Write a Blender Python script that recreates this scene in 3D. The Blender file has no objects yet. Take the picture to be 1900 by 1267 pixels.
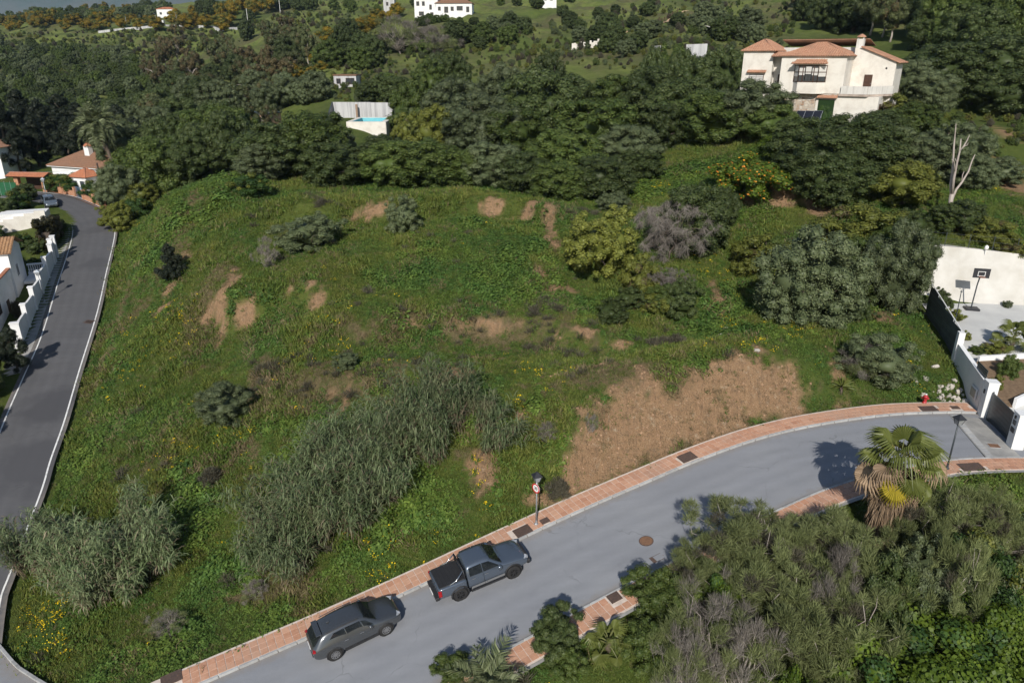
import bpy, bmesh, math, random
import numpy as np
from mathutils import Vector, Matrix
scene = bpy.context.scene
COL = scene.collection
R = math.radians

# ------------------------------------------------------------------ camera
FPX, PITCH, CZ = 1340.0, 21.5, 30.0          # focal length in photo pixels, downward tilt, height of the drone
cam_d = bpy.data.cameras.new('camera'); cam = bpy.data.objects.new('camera', cam_d); COL.objects.link(cam)
cam.location = (0, 0, CZ); cam.rotation_euler = (R(90 - PITCH), 0, 0)
cam_d.sensor_fit = 'HORIZONTAL'; cam_d.sensor_width = 36; cam_d.lens = 36 * FPX / 1900
cam_d.clip_start = 0.5; cam_d.clip_end = 30000
scene.camera = cam

# ------------------------------------------------------------------ sky, sun, exposure
SUN_EL, SUN_AZ = 34.0, 7.0                   # behind the camera, shadows run away and a little to the right
world = bpy.data.worlds.new('World'); scene.world = world; world.use_nodes = True
wn = world.node_tree.nodes; wl = world.node_tree.links
bg = wn['Background']; bg.inputs['Strength'].default_value = 0.085
sky = wn.new('ShaderNodeTexSky'); sky.sky_type = 'NISHITA'; sky.sun_disc = False
sky.sun_elevation = R(SUN_EL); sky.sun_rotation = R(180 + SUN_AZ); sky.air_density = 1.0; sky.dust_density = 0.6
wl.new(sky.outputs['Color'], bg.inputs['Color'])
sun_d = bpy.data.lights.new('sun', 'SUN'); sun_d.energy = 4.4; sun_d.angle = R(0.53); sun_d.color = (1.0, 0.95, 0.87)
sun = bpy.data.objects.new('sun', sun_d); COL.objects.link(sun)
_d = Vector((math.sin(R(SUN_AZ)) * math.cos(R(SUN_EL)), math.cos(R(SUN_AZ)) * math.cos(R(SUN_EL)), -math.sin(R(SUN_EL))))
sun.rotation_euler = _d.to_track_quat('-Z', 'Y').to_euler(); sun.location = (0, -20, 80)
vs = scene.view_settings; vs.view_transform = 'Standard'; vs.look = 'None'; vs.exposure = 0.12; vs.gamma = 1.0
scene.display_settings.display_device = 'sRGB'
scene.cycles.use_adaptive_sampling = True; scene.cycles.adaptive_threshold = .025
scene.cycles.max_bounces = 4; scene.cycles.diffuse_bounces = 2; scene.cycles.glossy_bounces = 2
scene.cycles.transmission_bounces = 2; scene.cycles.transparent_max_bounces = 6; scene.cycles.volume_bounces = 0

# ------------------------------------------------------------------ photo pixel <-> place
_c, _s = math.cos(R(PITCH)), math.sin(R(PITCH))
def ray(px, py):
    x = (px - 950) / FPX; y = (py - 633.5) / FPX
    return np.array([x, _c - y * _s, -(_s + y * _c)])
def at_h(px, py, h):
    r = ray(px, py); t = (h - CZ) / r[2]
    return r * t + np.array([0, 0, CZ])
def at_f(px, py, f):
    r = ray(px, py); return r * (f / r[1]) + np.array([0, 0, CZ])
def project(P):
    P = np.asarray(P, float); x, y, z = P[..., 0], P[..., 1], P[..., 2] - CZ
    d = y * _c - z * _s; v = -z * _c - y * _s
    return 950 + FPX * x / d, 633.5 + FPX * v / d, d

# ------------------------------------------------------------------ noise
def vnoise(x, y, seed=0):
    x = np.asarray(x, float); y = np.asarray(y, float)
    g = np.random.RandomState(seed).rand(256, 256)
    xi = np.floor(x).astype(int); yi = np.floor(y).astype(int); fx = x - xi; fy = y - yi
    fx = fx * fx * (3 - 2 * fx); fy = fy * fy * (3 - 2 * fy)
    a = g[xi % 256, yi % 256]; b = g[(xi + 1) % 256, yi % 256]; c2 = g[xi % 256, (yi + 1) % 256]; d = g[(xi + 1) % 256, (yi + 1) % 256]
    return (a * (1 - fx) + b * fx) * (1 - fy) + (c2 * (1 - fx) + d * fx) * fy
def fbm(x, y, sc, oct=4, seed=0):
    s = 0; a = 1; t = 0
    for i in range(oct):
        s = s + a * vnoise(x / sc * 2 ** i + 17.3 * i, y / sc * 2 ** i + 9.1 * i, seed + i); t += a; a *= .5
    return s / t
def sstep(a, b, x):
    t = np.clip((np.asarray(x, float) - a) / (b - a), 0, 1); return t * t * (3 - 2 * t)

# ------------------------------------------------------------------ roads as plan curves (x, y, height)
def catmull(P, n=12):
    P = np.asarray(P, float); Q = np.vstack([2 * P[0] - P[1], P, 2 * P[-1] - P[-2]]); out = []
    for i in range(1, len(Q) - 2):
        p0, p1, p2, p3 = Q[i - 1], Q[i], Q[i + 1], Q[i + 2]
        for t in np.linspace(0, 1, n, endpoint=False):
            out.append(.5 * ((2 * p1) + (-p0 + p2) * t + (2 * p0 - 5 * p1 + 4 * p2 - p3) * t * t + (-p0 + 3 * p1 - 3 * p2 + p3) * t ** 3))
    out.append(P[-1]); return np.array(out)
def resample(P, step):
    d = np.r_[0, np.cumsum(np.linalg.norm(np.diff(P[:, :2], axis=0), axis=1))]
    s = np.linspace(0, d[-1], max(2, int(round(d[-1] / step)) + 1))
    return np.stack([np.interp(s, d, P[:, k]) for k in range(P.shape[1])], 1)
def normals(P):
    t = np.gradient(P[:, :2], axis=0); t /= np.linalg.norm(t, axis=1)[:, None]
    return np.stack([t[:, 1], -t[:, 0]], 1)       # to the right hand side when walking along P
# right road: far kerb line, walked from lower left to the gate; width is measured towards the camera
RF = catmull([(-17.6, 25.2, 1.25), (-14.9, 26.65, 1.6), (-9.8, 29.35, 2.2), (-5.6, 31.5, 2.9), (-2.4, 33.2, 3.45), (.3, 34.65, 3.9), (4.2, 36.55, 4.65), (8.3, 38.4, 5.4),
              (12, 40.05, 6.05), (15.9, 41.45, 6.7), (19.6, 42.4, 7.15), (23.5, 43.0, 7.5), (26.3, 43.2, 7.7), (29.3, 43.2, 7.8), (31.2, 43.15, 7.8)], 10)
RF = resample(RF, .4); RFN = normals(RF)
RW = np.interp(RF[:, 0], [-20, 10, 18, 26, 30], [6.45, 6.4, 6.15, 5.85, 5.8])
def roff(off):                                    # a line parallel to the far kerb; off = metres towards the camera
    o = off if np.ndim(off) else np.full(len(RF), float(off))
    return np.c_[RF[:, :2] + RFN * o[:, None], RF[:, 2]]
# left road: its two painted edge lines (profile: rises away from the camera)
def lh(y): return np.interp(y, [20, 30, 110, 150], [-1.6, -1, 10, 12.5])
def on_lroad(px, py):
    h = 4.
    for i in range(200): w = at_h(px, py, h); h = .7 * h + .3 * float(lh(w[1]))
    return w
LR = [on_lroad(*p) for p in [(0, 1126), (19, 1066), (77, 914), (95, 854), (121, 780), (148, 688), (181, 581), (198, 506), (213, 440), (212, 415), (203, 398), (187, 384), (161, 372), (136, 364), (102, 359), (56, 355), (20, 353)]]
LR = [np.array([-26.5, 26.5, -1.2])] + LR
LL = [np.array([-33, 27, -1.2]), np.array([-36.2, 38.5, .2])] + [on_lroad(*p) for p in [(0, 797), (41, 702), (75, 625), (105, 530), (122, 479), (134, 434), (130, 415), (112, 396), (84, 382), (40, 371), (0, 366)]]
LRc = resample(catmull(LR, 8), .6); LLc = resample(catmull(LL, 8), .6)
def _pair(A, B):                                  # both edges with the same number of stations
    n = max(len(A), len(B)); f = lambda P: np.stack([np.interp(np.linspace(0, 1, n), np.linspace(0, 1, len(P)), P[:, k]) for k in range(3)], 1)
    return f(A), f(B)
LRc, LLc = _pair(LRc, LLc)
for P in (LRc, LLc): P[:, 2] = lh(P[:, 1])

# ------------------------------------------------------------------ terrain: one smooth height field through known points
CP = []
def cf(px, py, f): CP.append(at_f(px, py, f))     # a point seen at this pixel, f metres ahead
def cw(x, y, h): CP.append(np.array([x, y, h], float))
for i in range(0, len(RF), 9): CP.append(RF[i]); CP.append(np.r_[RF[i, :2] + RFN[i] * RW[i], RF[i, 2]])
for i in range(0, len(LRc), 9): CP.append(LRc[i]); CP.append(LLc[i])
for a in [(1300, 705, 44.9), (1450, 690, 46.1), (1130, 760, 42.4), (1200, 735, 43.4), (1050, 800, 41), (850, 690, 48.8), (620, 690, 49.6), (1100, 690, 47.6), (800, 640, 53.5), (1000, 600, 58), (700, 640, 53.6), (700, 560, 60), (300, 700, 56), (200, 900, 44), (100, 1150, 33), (400, 1130, 32.5),
          (700, 1000, 35), (550, 850, 43), (500, 350, 89), (400, 340, 90), (300, 380, 87), (300, 480, 73), (450, 560, 62), (440, 480, 70), (500, 420, 76), (700, 480, 67), (1000, 480, 66.5), (1000, 400, 75), (1000, 372, 83),
          (750, 370, 85), (750, 395, 77), (750, 420, 73), (1300, 300, 91), (1300, 350, 84), (1450, 400, 74), (1400, 550, 62), (1250, 650, 52), (1600, 640, 50), (1700, 700, 47), (1540, 215, 98),
          (850, 130, 190), (640, 160, 175), (680, 222, 136), (680, 236, 126), (950, 100, 220), (1000, 60, 260), (840, 30, 320), (1200, 50, 262), (1100, 8, 360), (1340, 60, 205), (1400, 20, 270),
          (150, 150, 340), (60, 110, 380), (300, 130, 340), (290, 52, 450), (100, 68, 430), (520, 30, 430), (600, 90, 275), (480, 55, 440), (700, 40, 330), (520, 100, 300),
          (1850, 330, 80), (1850, 230, 100), (1850, 150, 130), (1700, 122, 130), (1830, 400, 68), (1757, 412, 68), (150, 24, 900), (260, 18, 1000), (400, 10, 800), (600, -10, 700), (950, -25, 600), (1300, -30, 500), (0, 40, 800)]: cf(*a)
for a in [(-130, 200, 13), (-60, 150, 13), (-95, 140, 11), (-120, 250, 12), (-90, 118, 9.5), (-140, 110, 6), (-70, 80, 4), (-60, 60, 1.0), (-55, 40, -1), (-20, 128, 16), (0, 110, 17), (20, 108, 18.5), (45, 112, 22.5), (30, 130, 22), (60, 92, 22), (70, 110, 25),
          (-40, 110, 14), (-60, 130, 13.2), (-100, 60, 0), (80, 60, 12), (70, 45, 9), (60, 30, 7), (33, 46, 8.6), (37, 52, 9.8), (45, 52, 9.8), (38, 58, 10.2), (48, 57, 10.2), (40, 63.5, 14.3), (50, 62, 14.2), (60, 62, 14.5), (38, 40, 7.9), (34, 37.5, 7.8),
          (6, 26, 3.0), (12, 27, 3.2), (20, 30, 4.4), (26, 30, 4.5), (34, 32, 6), (10, 20, 0), (20, 22, 1.2), (30, 22, 1.5), (-2, 22, 1.2), (0, 10, -2), (30, 10, -1), (-20, 18, .4), (-40, 15, -2.5), (120, 100, 26), (120, 200, 38), (160, 400, 60), (-250, 300, 25), (-300, 500, 45), (-200, 150, 6), (60, 170, 31), (100, 150, 33),
          (-400, 800, 60), (300, 700, 75), (600, 1000, 90), (-700, 1200, 75), (0, 1200, 90)]: cw(*a)
CP = np.array(CP)
def _phi(r): return np.sqrt(r * r + 36.0)
def _fit(P):
    X = P[:, :2]; n = len(X); A = np.zeros((n + 3, n + 3)); D = np.linalg.norm(X[:, None] - X[None], axis=2)
    A[:n, :n] = _phi(D) - np.eye(n) * .35; A[:n, n] = 1; A[:n, n + 1:] = X; A[n, :n] = 1; A[n + 1:, :n] = X.T
    return np.linalg.solve(A, np.r_[P[:, 2], 0, 0, 0])
_W = _fit(CP)
def _near(P, X, Y):                               # distance to a polyline and its height there
    best = np.full(X.shape, 1e9); hh = np.zeros(X.shape)
    for i in range(len(P)):
        d = (X - P[i, 0]) ** 2 + (Y - P[i, 1]) ** 2; m = d < best; best[m] = d[m]; hh[m] = P[i, 2]
    return np.sqrt(best), hh
_RC = resample(roff(RW * .5), .8); _LC = resample((LRc + LLc) / 2, .8)
_gn = (LRc - LLc); _gn[:, 2] = 0; _gn /= np.linalg.norm(_gn, axis=1)[:, None]; _GC = (LLc - _gn * 1.4)[(LLc[:, 1] > 46) & (LLc[:, 1] < 99)]
def hj(x): return np.interp(x, [-33, -28, -24, -19, -14], [-1.25, -.75, -.25, .75, 1.6])   # paved mouth of the pale road
def yj(x): return np.interp(x, [-32, -30.3, -28.2, -26.7, -24.7, -22.4, -19.4, -17.4], [36, 32.6, 30.9, 29.7, 28.5, 27.2, 25.3, 25.4])
LEDGE = []                                        # natural banks and old terrace edges: polyline (x, y), half height, sharpness
def _ledges(x, y):
    h = np.zeros(len(x))
    for L, a, w in LEDGE:
        yl = np.interp(x, L[:, 0], L[:, 1]); d = y - yl; xr = sstep(L[0, 0] - 3, L[0, 0] + 2, x) * (1 - sstep(L[-1, 0] - 2, L[-1, 0] + 3, x))
        d = d + (fbm(x, y, 3.5, 3, 211) - .5) * 3.0; h = h + a * np.tanh(d / w) * np.exp(-(d / 6.5) ** 2) * xr
    return h
def HT(x, y, fine=True):
    x = np.asarray(x, float); y = np.asarray(y, float); sh = x.shape; x = x.ravel(); y = y.ravel(); out = np.zeros(len(x))
    n = len(CP)
    for a in range(0, len(x), 20000):
        X = x[a:a + 20000]; Y = y[a:a + 20000]
        D = np.sqrt((X[:, None] - CP[None, :, 0]) ** 2 + (Y[:, None] - CP[None, :, 1]) ** 2)
        h = _phi(D) @ _W[:n] + _W[n] + _W[n + 1] * X + _W[n + 2] * Y
        out[a:a + 20000] = h
    # rough ground
    amp = sstep(30, 60, y) * .35 + .25 + sstep(120, 300, y) * 2.2
    und = (fbm(x, y, 9, 3, 5) - .5) * amp * 2 + (fbm(x, y, 60, 2, 9) - .5) * sstep(200, 500, y) * 14
    if LEDGE: und = und + _ledges(x, y)
    near = (x > -95) & (x < 60) & (y > 10) & (y < 135)
    X, Y = x[near], y[near]
    dr, hr = _near(_RC, X, Y); dl, hl = _near(_LC, X, Y)
    k = np.ones(len(x)); u = und.copy()
    b = out + und
    kr = sstep(4.9, 6.7, dr); kl = np.minimum(sstep(3.2, 6.0, dl), sstep(1.9, 4.0, _near(_GC, X, Y)[0])); kk = b[near]
    kk = kk * kr + (hr - .16) * (1 - kr); kk = kk * kl + (hl - .16) * (1 - kl)
    b[near] = kk
    jm = (x > -33) & (x < -15) & (y > 14) & (y < 34); jk = (1 - sstep(yj(x) + .1, yj(x) + 1.2, y)) * jm * (1 - sstep(-18, -16.5, x))
    b = b * (1 - jk) + (hj(x) - .18) * jk
    # level yard and court behind the gate
    cx = sstep(31.0, 33.5, x) * (1 - sstep(52, 58, x)) * sstep(36.5, 39, y) * (1 - sstep(59.3, 61.2, y))
    yard = np.interp(y, [36, 42, 52, 60], [7.75, 7.85, 9.7, 10.1]) - .12
    b = b * (1 - cx) + yard * cx
    return b.reshape(sh)
def H(x, y): return float(HT(np.array([x]), np.array([y]))[0])
def G(px, py, f0=20., f1=900.):                   # where the sight line of a pixel meets the ground
    r = ray(px, py); r = r / r[1]; f = np.concatenate([np.arange(f0, 140, .25), np.geomspace(140, f1, 900)])
    h = HT(r[0] * f, f); z = CZ + r[2] * f
    i = np.nonzero(z < h)[0]
    i = i[0] if len(i) else len(f) - 1
    if i > 0:
        a0 = z[i - 1] - h[i - 1]; a1 = h[i] - z[i]; t = a0 / max(1e-6, a0 + a1); ff = f[i - 1] + t * (f[i] - f[i - 1])
    else: ff = f[0]
    return np.array([r[0] * ff, ff, H(r[0] * ff, ff)])

def _ledge(pts, a, w):
    P = np.array([G(*p)[:2] for p in pts]); P = P[np.argsort(P[:, 0])]; return (P, a, w)
_L = [_ledge([(520, 392), (680, 396), (860, 384), (960, 388), (1040, 410)], 1.15, .8), _ledge([(1040, 430), (1030, 470), (990, 515), (1060, 545)][:1] + [(1100, 520), (1200, 560), (1330, 570)], .7, .9), _ledge([(520, 655), (700, 622), (860, 606), (1000, 612), (1150, 640)], .95, .8),
      _ledge([(385, 560), (430, 585), (500, 578), (600, 560)], 1.35, .8), _ledge([(1060, 830), (1130, 770), (1300, 715), (1450, 690), (1520, 710)], .9, 1.0), _ledge([(430, 700), (560, 690), (700, 700), (800, 690)], .6, .7), _ledge([(1290, 372), (1400, 368), (1520, 370)], .75, .7), _ledge([(270, 420), (330, 400), (430, 380)], .8, 1.2)]
LEDGE = _L
# ------------------------------------------------------------------ mesh and material helpers
def link(o, parent=None):
    COL.objects.link(o)
    if parent is not None: o.parent = parent
    return o
def tag(o, label=None, cat=None, group=None, kind=None):
    if label: o['label'] = label
    if cat: o['category'] = cat
    if group: o['group'] = group
    if kind: o['kind'] = kind
    return o
def thing(name, label, cat, loc=(0, 0, 0), rz=0, group=None):
    o = bpy.data.objects.new(name, None); o.empty_display_size = .3; link(o)
    o.location = loc; o.rotation_euler = (0, 0, rz); return tag(o, label, cat, group)
def np_mesh(name, V, F, mats=(), smooth=False, tint=None, mi=None):
    """V (n,3); F list of arrays (m,k) with the same k inside each array"""
    me = bpy.data.meshes.new(name); V = np.asarray(V, np.float32)
    Fs = F if isinstance(F, list) else [F]
    Fs = [np.asarray(f, np.int32) for f in Fs if len(f)]
    nl = sum(f.size for f in Fs); nf = sum(len(f) for f in Fs)
    me.vertices.add(len(V)); me.vertices.foreach_set('co', V.ravel())
    me.loops.add(nl); me.polygons.add(nf)
    me.loops.foreach_set('vertex_index', np.concatenate([f.ravel() for f in Fs]))
    tot = np.concatenate([np.full(len(f), f.shape[1]) for f in Fs]); st = np.r_[0, np.cumsum(tot)[:-1]]
    me.polygons.foreach_set('loop_start', st.astype(np.int32)); me.polygons.foreach_set('loop_total', tot.astype(np.int32))
    if smooth: me.polygons.foreach_set('use_smooth', np.ones(nf, bool))
    if mi is not None: me.polygons.foreach_set('material_index', np.asarray(mi, np.int32))
    if tint is not None:
        a = me.attributes.new('tint', 'FLOAT', 'POINT'); a.data.foreach_set('value', np.asarray(tint, np.float32))
    for m in (mats if isinstance(mats, (list, tuple)) else [mats]): me.materials.append(m)
    me.update(calc_edges=True); me.validate(); return me
class MB:
    """collects boxes, prisms, tubes ... into one mesh"""
    def __init__(s): s.v = []; s.f = []; s.sm = False
    def add(s, V, F):
        n = len(s.v); s.v += [tuple(map(float, p)) for p in V]; s.f += [tuple(n + i for i in f) for f in F]; return s
    def box(s, c, d, rz=0, M=None):
        x, y, z = [k / 2 for k in d]; P = [(-x, -y, -z), (x, -y, -z), (x, y, -z), (-x, y, -z), (-x, -y, z), (x, -y, z), (x, y, z), (-x, y, z)]
        m = Matrix.Rotation(rz, 3, 'Z') if M is None else M
        return s.add([Vector(c) + m @ Vector(p) for p in P], [(0, 3, 2, 1), (4, 5, 6, 7), (0, 1, 5, 4), (1, 2, 6, 5), (2, 3, 7, 6), (3, 0, 4, 7)])
    def b(s, x0, x1, y0, y1, z0, z1): return s.box(((x0 + x1) / 2, (y0 + y1) / 2, (z0 + z1) / 2), (x1 - x0, y1 - y0, z1 - z0))
    def prism(s, P, z0, z1):                       # plan polygon, counter-clockwise; z0/z1 number or list
        n = len(P); a = z0 if np.ndim(z0) else [z0] * n; c = z1 if np.ndim(z1) else [z1] * n
        V = [(p[0], p[1], a[i]) for i, p in enumerate(P)] + [(p[0], p[1], c[i]) for i, p in enumerate(P)]
        return s.add(V, [tuple(range(n - 1, -1, -1)), tuple(range(n, 2 * n))] + [(i, (i + 1) % n, n + (i + 1) % n, n + i) for i in range(n)])
    def extrude(s, P, ax, a, b2):                  # outline in the plane across axis ax ('x': (y,z), 'y': (x,z)), from a to b2
        n = len(P); f = (lambda p, t: (t, p[0], p[1])) if ax == 'x' else (lambda p, t: (p[0], t, p[1]))
        V = [f(p, a) for p in P] + [f(p, b2) for p in P]
        return s.add(V, [tuple(range(n - 1, -1, -1)), tuple(range(n, 2 * n))] + [(i, (i + 1) % n, n + (i + 1) % n, n + i) for i in range(n)])
    def tube(s, P, r, n=6, cap=True):
        P = [Vector(p) for p in P]; r = r if np.ndim(r) else [r] * len(P); V = []; prev = None
        for i, p in enumerate(P):
            t = (P[min(i + 1, len(P) - 1)] - P[max(i - 1, 0)]).normalized()
            u = t.orthogonal().normalized() if prev is None else (prev - t * prev.dot(t)).normalized()
            prev = u; w = t.cross(u)
            V += [p + (u * math.cos(2 * math.pi * k / n) + w * math.sin(2 * math.pi * k / n)) * r[i] for k in range(n)]
        F = [(i * n + k, i * n + (k + 1) % n, (i + 1) * n + (k + 1) % n, (i + 1) * n + k) for i in range(len(P) - 1) for k in range(n)]
        if cap: F += [tuple(range(n - 1, -1, -1)), tuple((len(P) - 1) * n + k for k in range(n))]
        return s.add(V, F)
    def lathe(s, prof, c=(0, 0, 0), n=16, axis='z', cap=True):
        V = []
        for r, h in prof:
            for k in range(n):
                a = 2 * math.pi * k / n; p = (r * math.cos(a), r * math.sin(a), h)
                if axis == 'y': p = (p[0], h, p[1])
                V.append((c[0] + p[0], c[1] + p[1], c[2] + p[2]))
        F = [(i * n + k, i * n + (k + 1) % n, (i + 1) * n + (k + 1) % n, (i + 1) * n + k) for i in range(len(prof) - 1) for k in range(n)]
        if cap: F += [tuple(range(n - 1, -1, -1)), tuple((len(prof) - 1) * n + k for k in range(n))]
        return s.add(V, F)
    def mesh(s, name, m, smooth=False, bevel=0):
        me = bpy.data.meshes.new(name); me.from_pydata(s.v, [], s.f)
        bm = bmesh.new(); bm.from_mesh(me); bmesh.ops.recalc_face_normals(bm, faces=bm.faces)
        if bevel: bmesh.ops.bevel(bm, geom=bm.edges[:], offset=bevel, segments=1, affect='EDGES', clamp_overlap=True)
        bm.to_mesh(me); bm.free()
        if smooth: me.polygons.foreach_set('use_smooth', np.ones(len(me.polygons), bool))
        if m is not None: me.materials.append(m)
        return me
    def build(s, name, m, parent=None, smooth=False, bevel=0, loc=None, rz=None):
        o = bpy.data.objects.new(name, s.mesh(name, m, smooth, bevel)); link(o, parent)
        if loc is not None: o.location = loc
        if rz is not None: o.rotation_euler = (0, 0, rz)
        return o
def obj(name, me, parent=None, loc=None, rot=None, scale=None):
    o = bpy.data.objects.new(name, me); link(o, parent)
    if loc is not None: o.location = loc
    if rot is not None: o.rotation_euler = rot
    if scale is not None: o.scale = scale
    return o

class NT:
    def __init__(s, name):
        s.m = bpy.data.materials.new(name); s.m.use_nodes = True; s.t = s.m.node_tree; s.n = s.t.nodes; s.l = s.t.links
        s.p = s.n['Principled BSDF']; s.out = s.n['Material Output']
    def new(s, t, **k):
        n = s.n.new(t)
        for a, v in k.items(): setattr(n, a, v)
        return n
    def noise(s, vec, scale, detail=4, rough=.6, dist=0):
        n = s.new('ShaderNodeTexNoise'); n.inputs['Scale'].default_value = scale; n.inputs['Detail'].default_value = detail
        n.inputs['Roughness'].default_value = rough; n.inputs['Distortion'].default_value = dist; s.l.new(vec, n.inputs['Vector']); return n.outputs['Fac']
    def ramp(s, fac, stops):
        n = s.new('ShaderNodeValToRGB'); e = n.color_ramp.elements
        while len(e) < len(stops): e.new(.5)
        for i, (p, c) in enumerate(stops):
            e[i].position = p; e[i].color = (*(c if np.ndim(c) else (c, c, c)), 1)
        s.l.new(fac, n.inputs['Fac']); return n.outputs['Color']
    def mix(s, fac, a, b, mode='MIX'):
        n = s.new('ShaderNodeMix', data_type='RGBA', blend_type=mode)
        for sock, v in ((n.inputs['Factor'], fac), (n.inputs[6], a), (n.inputs[7], b)):
            if hasattr(v, 'is_output') or isinstance(v, bpy.types.NodeSocket): s.l.new(v, sock)
            else: sock.default_value = v if not np.ndim(v) else (*v, 1)
        return n.outputs[2]
    def math(s, op, a, b=None, clamp=False):
        n = s.new('ShaderNodeMath', operation=op, use_clamp=clamp)
        for i, v in enumerate((a, b)):
            if v is None: continue
            if isinstance(v, bpy.types.NodeSocket): s.l.new(v, n.inputs[i])
            else: n.inputs[i].default_value = v
        return n.outputs[0]
    def attr(s, name): n = s.new('ShaderNodeAttribute', attribute_name=name); return n.outputs['Fac']
    def pos(s): return s.new('ShaderNodeNewGeometry').outputs['Position']
    def objc(s): return s.new('ShaderNodeTexCoord').outputs['Object']
    def rnd(s): return s.new('ShaderNodeObjectInfo').outputs['Random']
    def bump(s, h, strength=.4, dist=.02):
        n = s.new('ShaderNodeBump'); n.inputs['Strength'].default_value = strength; n.inputs['Distance'].default_value = dist
        s.l.new(h, n.inputs['Height']); s.l.new(n.outputs['Normal'], s.p.inputs['Normal'])
    def col(s, c): s.l.new(c, s.p.inputs['Base Color'])
    def set(s, rough=.8, spec=.3, metal=0, coat=0):
        s.p.inputs['Roughness'].default_value = rough; s.p.inputs['Specular IOR Level'].default_value = spec; s.p.inputs['Metallic'].default_value = metal
        s.p.inputs['Coat Weight'].default_value = coat; s.p.inputs['Coat Roughness'].default_value = .05; return s.m
def surf(name, c, c2=None, scale=3., rough=.8, spec=.3, metal=0, coat=0, bump=0, bscale=40., rand=0., world=False, lo=.35, hi=.65, det=5, stretch=None):
    """plain procedural surface: colour c drifting to c2 by noise, optional relief, optional change from piece to piece"""
    t = NT(name); v = t.pos() if world else t.objc()
    if stretch:
        mp = t.new('ShaderNodeMapping'); mp.inputs['Scale'].default_value = stretch; t.l.new(v, mp.inputs['Vector']); v = mp.outputs['Vector']
    c2 = c2 if c2 is not None else tuple(k * .82 for k in c)
    k = t.ramp(t.noise(v, scale, det), [(lo, c), (hi, c2)])
    if rand:
        r = t.ramp(t.rnd(), [(0, (1 - rand,) * 3), (1, (1 + rand,) * 3)]); k = t.mix(1.0, k, r, 'MULTIPLY')
    t.col(k)
    if bump: t.bump(t.noise(v, bscale, 4), bump, .02)
    return t.set(rough, spec, metal, coat)

# ------------------------------------------------------------------ ground sheet
def grid_axis(spans):
    o = []
    for a, b2, st in spans: o.append(np.arange(a, b2, st))
    return np.concatenate(o + [[spans[-1][1]]])
gx = grid_axis([(-1600, -400, 80), (-400, -120, 10), (-120, -64, 2), (-64, 52, .36), (52, 110, 2), (110, 300, 10), (300, 1600, 80)])
gy = grid_axis([(-60, 18, 6), (18, 106, .36), (106, 200, 2), (200, 480, 4), (480, 1000, 20), (1000, 2600, 100)])
GX, GY = np.meshgrid(gx, gy, indexing='ij'); GZ = HT(GX, GY)
def _bil(x, y):                                   # quick height look-up on the finished sheet
    x = np.asarray(x, float); y = np.asarray(y, float)
    i = np.clip(np.searchsorted(gx, x) - 1, 0, len(gx) - 2); j = np.clip(np.searchsorted(gy, y) - 1, 0, len(gy) - 2)
    u = np.clip((x - gx[i]) / (gx[i + 1] - gx[i]), 0, 1); v = np.clip((y - gy[j]) / (gy[j + 1] - gy[j]), 0, 1)
    return (GZ[i, j] * (1 - u) + GZ[i + 1, j] * u) * (1 - v) + (GZ[i, j + 1] * (1 - u) + GZ[i + 1, j + 1] * u) * v
_HT_full = HT
HT = lambda x, y, fine=True: _bil(x, y)
_n, _m = GX.shape; _i = np.arange(_n * _m).reshape(_n, _m)
# ------------------------------------------------------------------ colour patches of the hillside (bare earth, dry growth), given as world ellipses
def patch(px, py, rx, ry, s=1.):
    g = G(px, py); d = g[1] * _c - (g[2] - CZ) * _s; a = math.atan2(CZ - g[2], g[1])
    return (g[0], g[1], rx * d / FPX, ry * d / FPX / max(.22, math.sin(a)), s)
DIRT = [patch(*a) for a in [(1425, 735, 80, 34, .98), (1465, 715, 40, 22, .9), (1310, 775, 105, 36, .96), (1245, 795, 75, 36, .94), (1370, 760, 70, 36, .97), (1160, 828, 70, 30, .93), (1090, 858, 50, 26, .9), (1180, 815, 110, 50, .85), (1100, 845, 60, 40, .8), (1050, 880, 40, 30, .7), (1230, 800, 60, 40, .8), (985, 388, 60, 4, .95), (920, 384, 30, 4, .9), (690, 392, 50, 3, .7), (1020, 425, 20, 18, .9), (1000, 505, 24, 11, .9), (985, 525, 16, 7, .8),
        (1045, 535, 45, 6, .8), (415, 548, 20, 30, .9), (442, 520, 14, 10, .8), (385, 590, 30, 10, .6), (455, 575, 38, 7, .95), (590, 556, 18, 6, .9), (575, 525, 12, 5, .85), (540, 540, 12, 4, .7), (685, 400, 16, 7, .85), (880, 603, 100, 3, .8), (760, 597, 30, 2.5, .7), (620, 350, 12, 30, .7), (1330, 550, 22, 26, .9),
        (1510, 365, 28, 18, 1), (1400, 365, 70, 6, .8), (1455, 372, 40, 5, .8), (900, 665, 70, 6, .75), (1080, 685, 80, 7, .85), (1210, 650, 80, 8, .85), (1150, 640, 40, 5, .7), (1410, 652, 26, 6, .9), (640, 745, 9, 22, .75), (1555, 690, 30, 32, .7), (1850, 330, 45, 28, .9), (1880, 250, 30, 12, .6),
        (960, 770, 30, 10, .5), (890, 870, 50, 40, .45), (840, 690, 60, 14, .5), (620, 735, 25, 10, .5), (330, 500, 20, 40, .5), (1640, 590, 30, 30, .6), (1080, 615, 60, 5, .5), (560, 1140, 60, 12, .45), (1000, 930, 60, 10, .3)]]
DRY = [patch(*a) for a in [(500, 715, 70, 35, 1), (440, 850, 70, 25, .8), (310, 860, 60, 60, .5), (600, 700, 250, 45, .7), (900, 630, 250, 30, .6), (215, 640, 25, 80, .6), (230, 560, 30, 120, .35), (1100, 690, 130, 30, .6), (380, 560, 60, 50, .6), (330, 450, 30, 60, .5), (900, 860, 60, 60, .5),
        (500, 1100, 120, 40, .5), (1300, 780, 260, 80, .5), (700, 620, 300, 20, .4)]]
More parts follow.
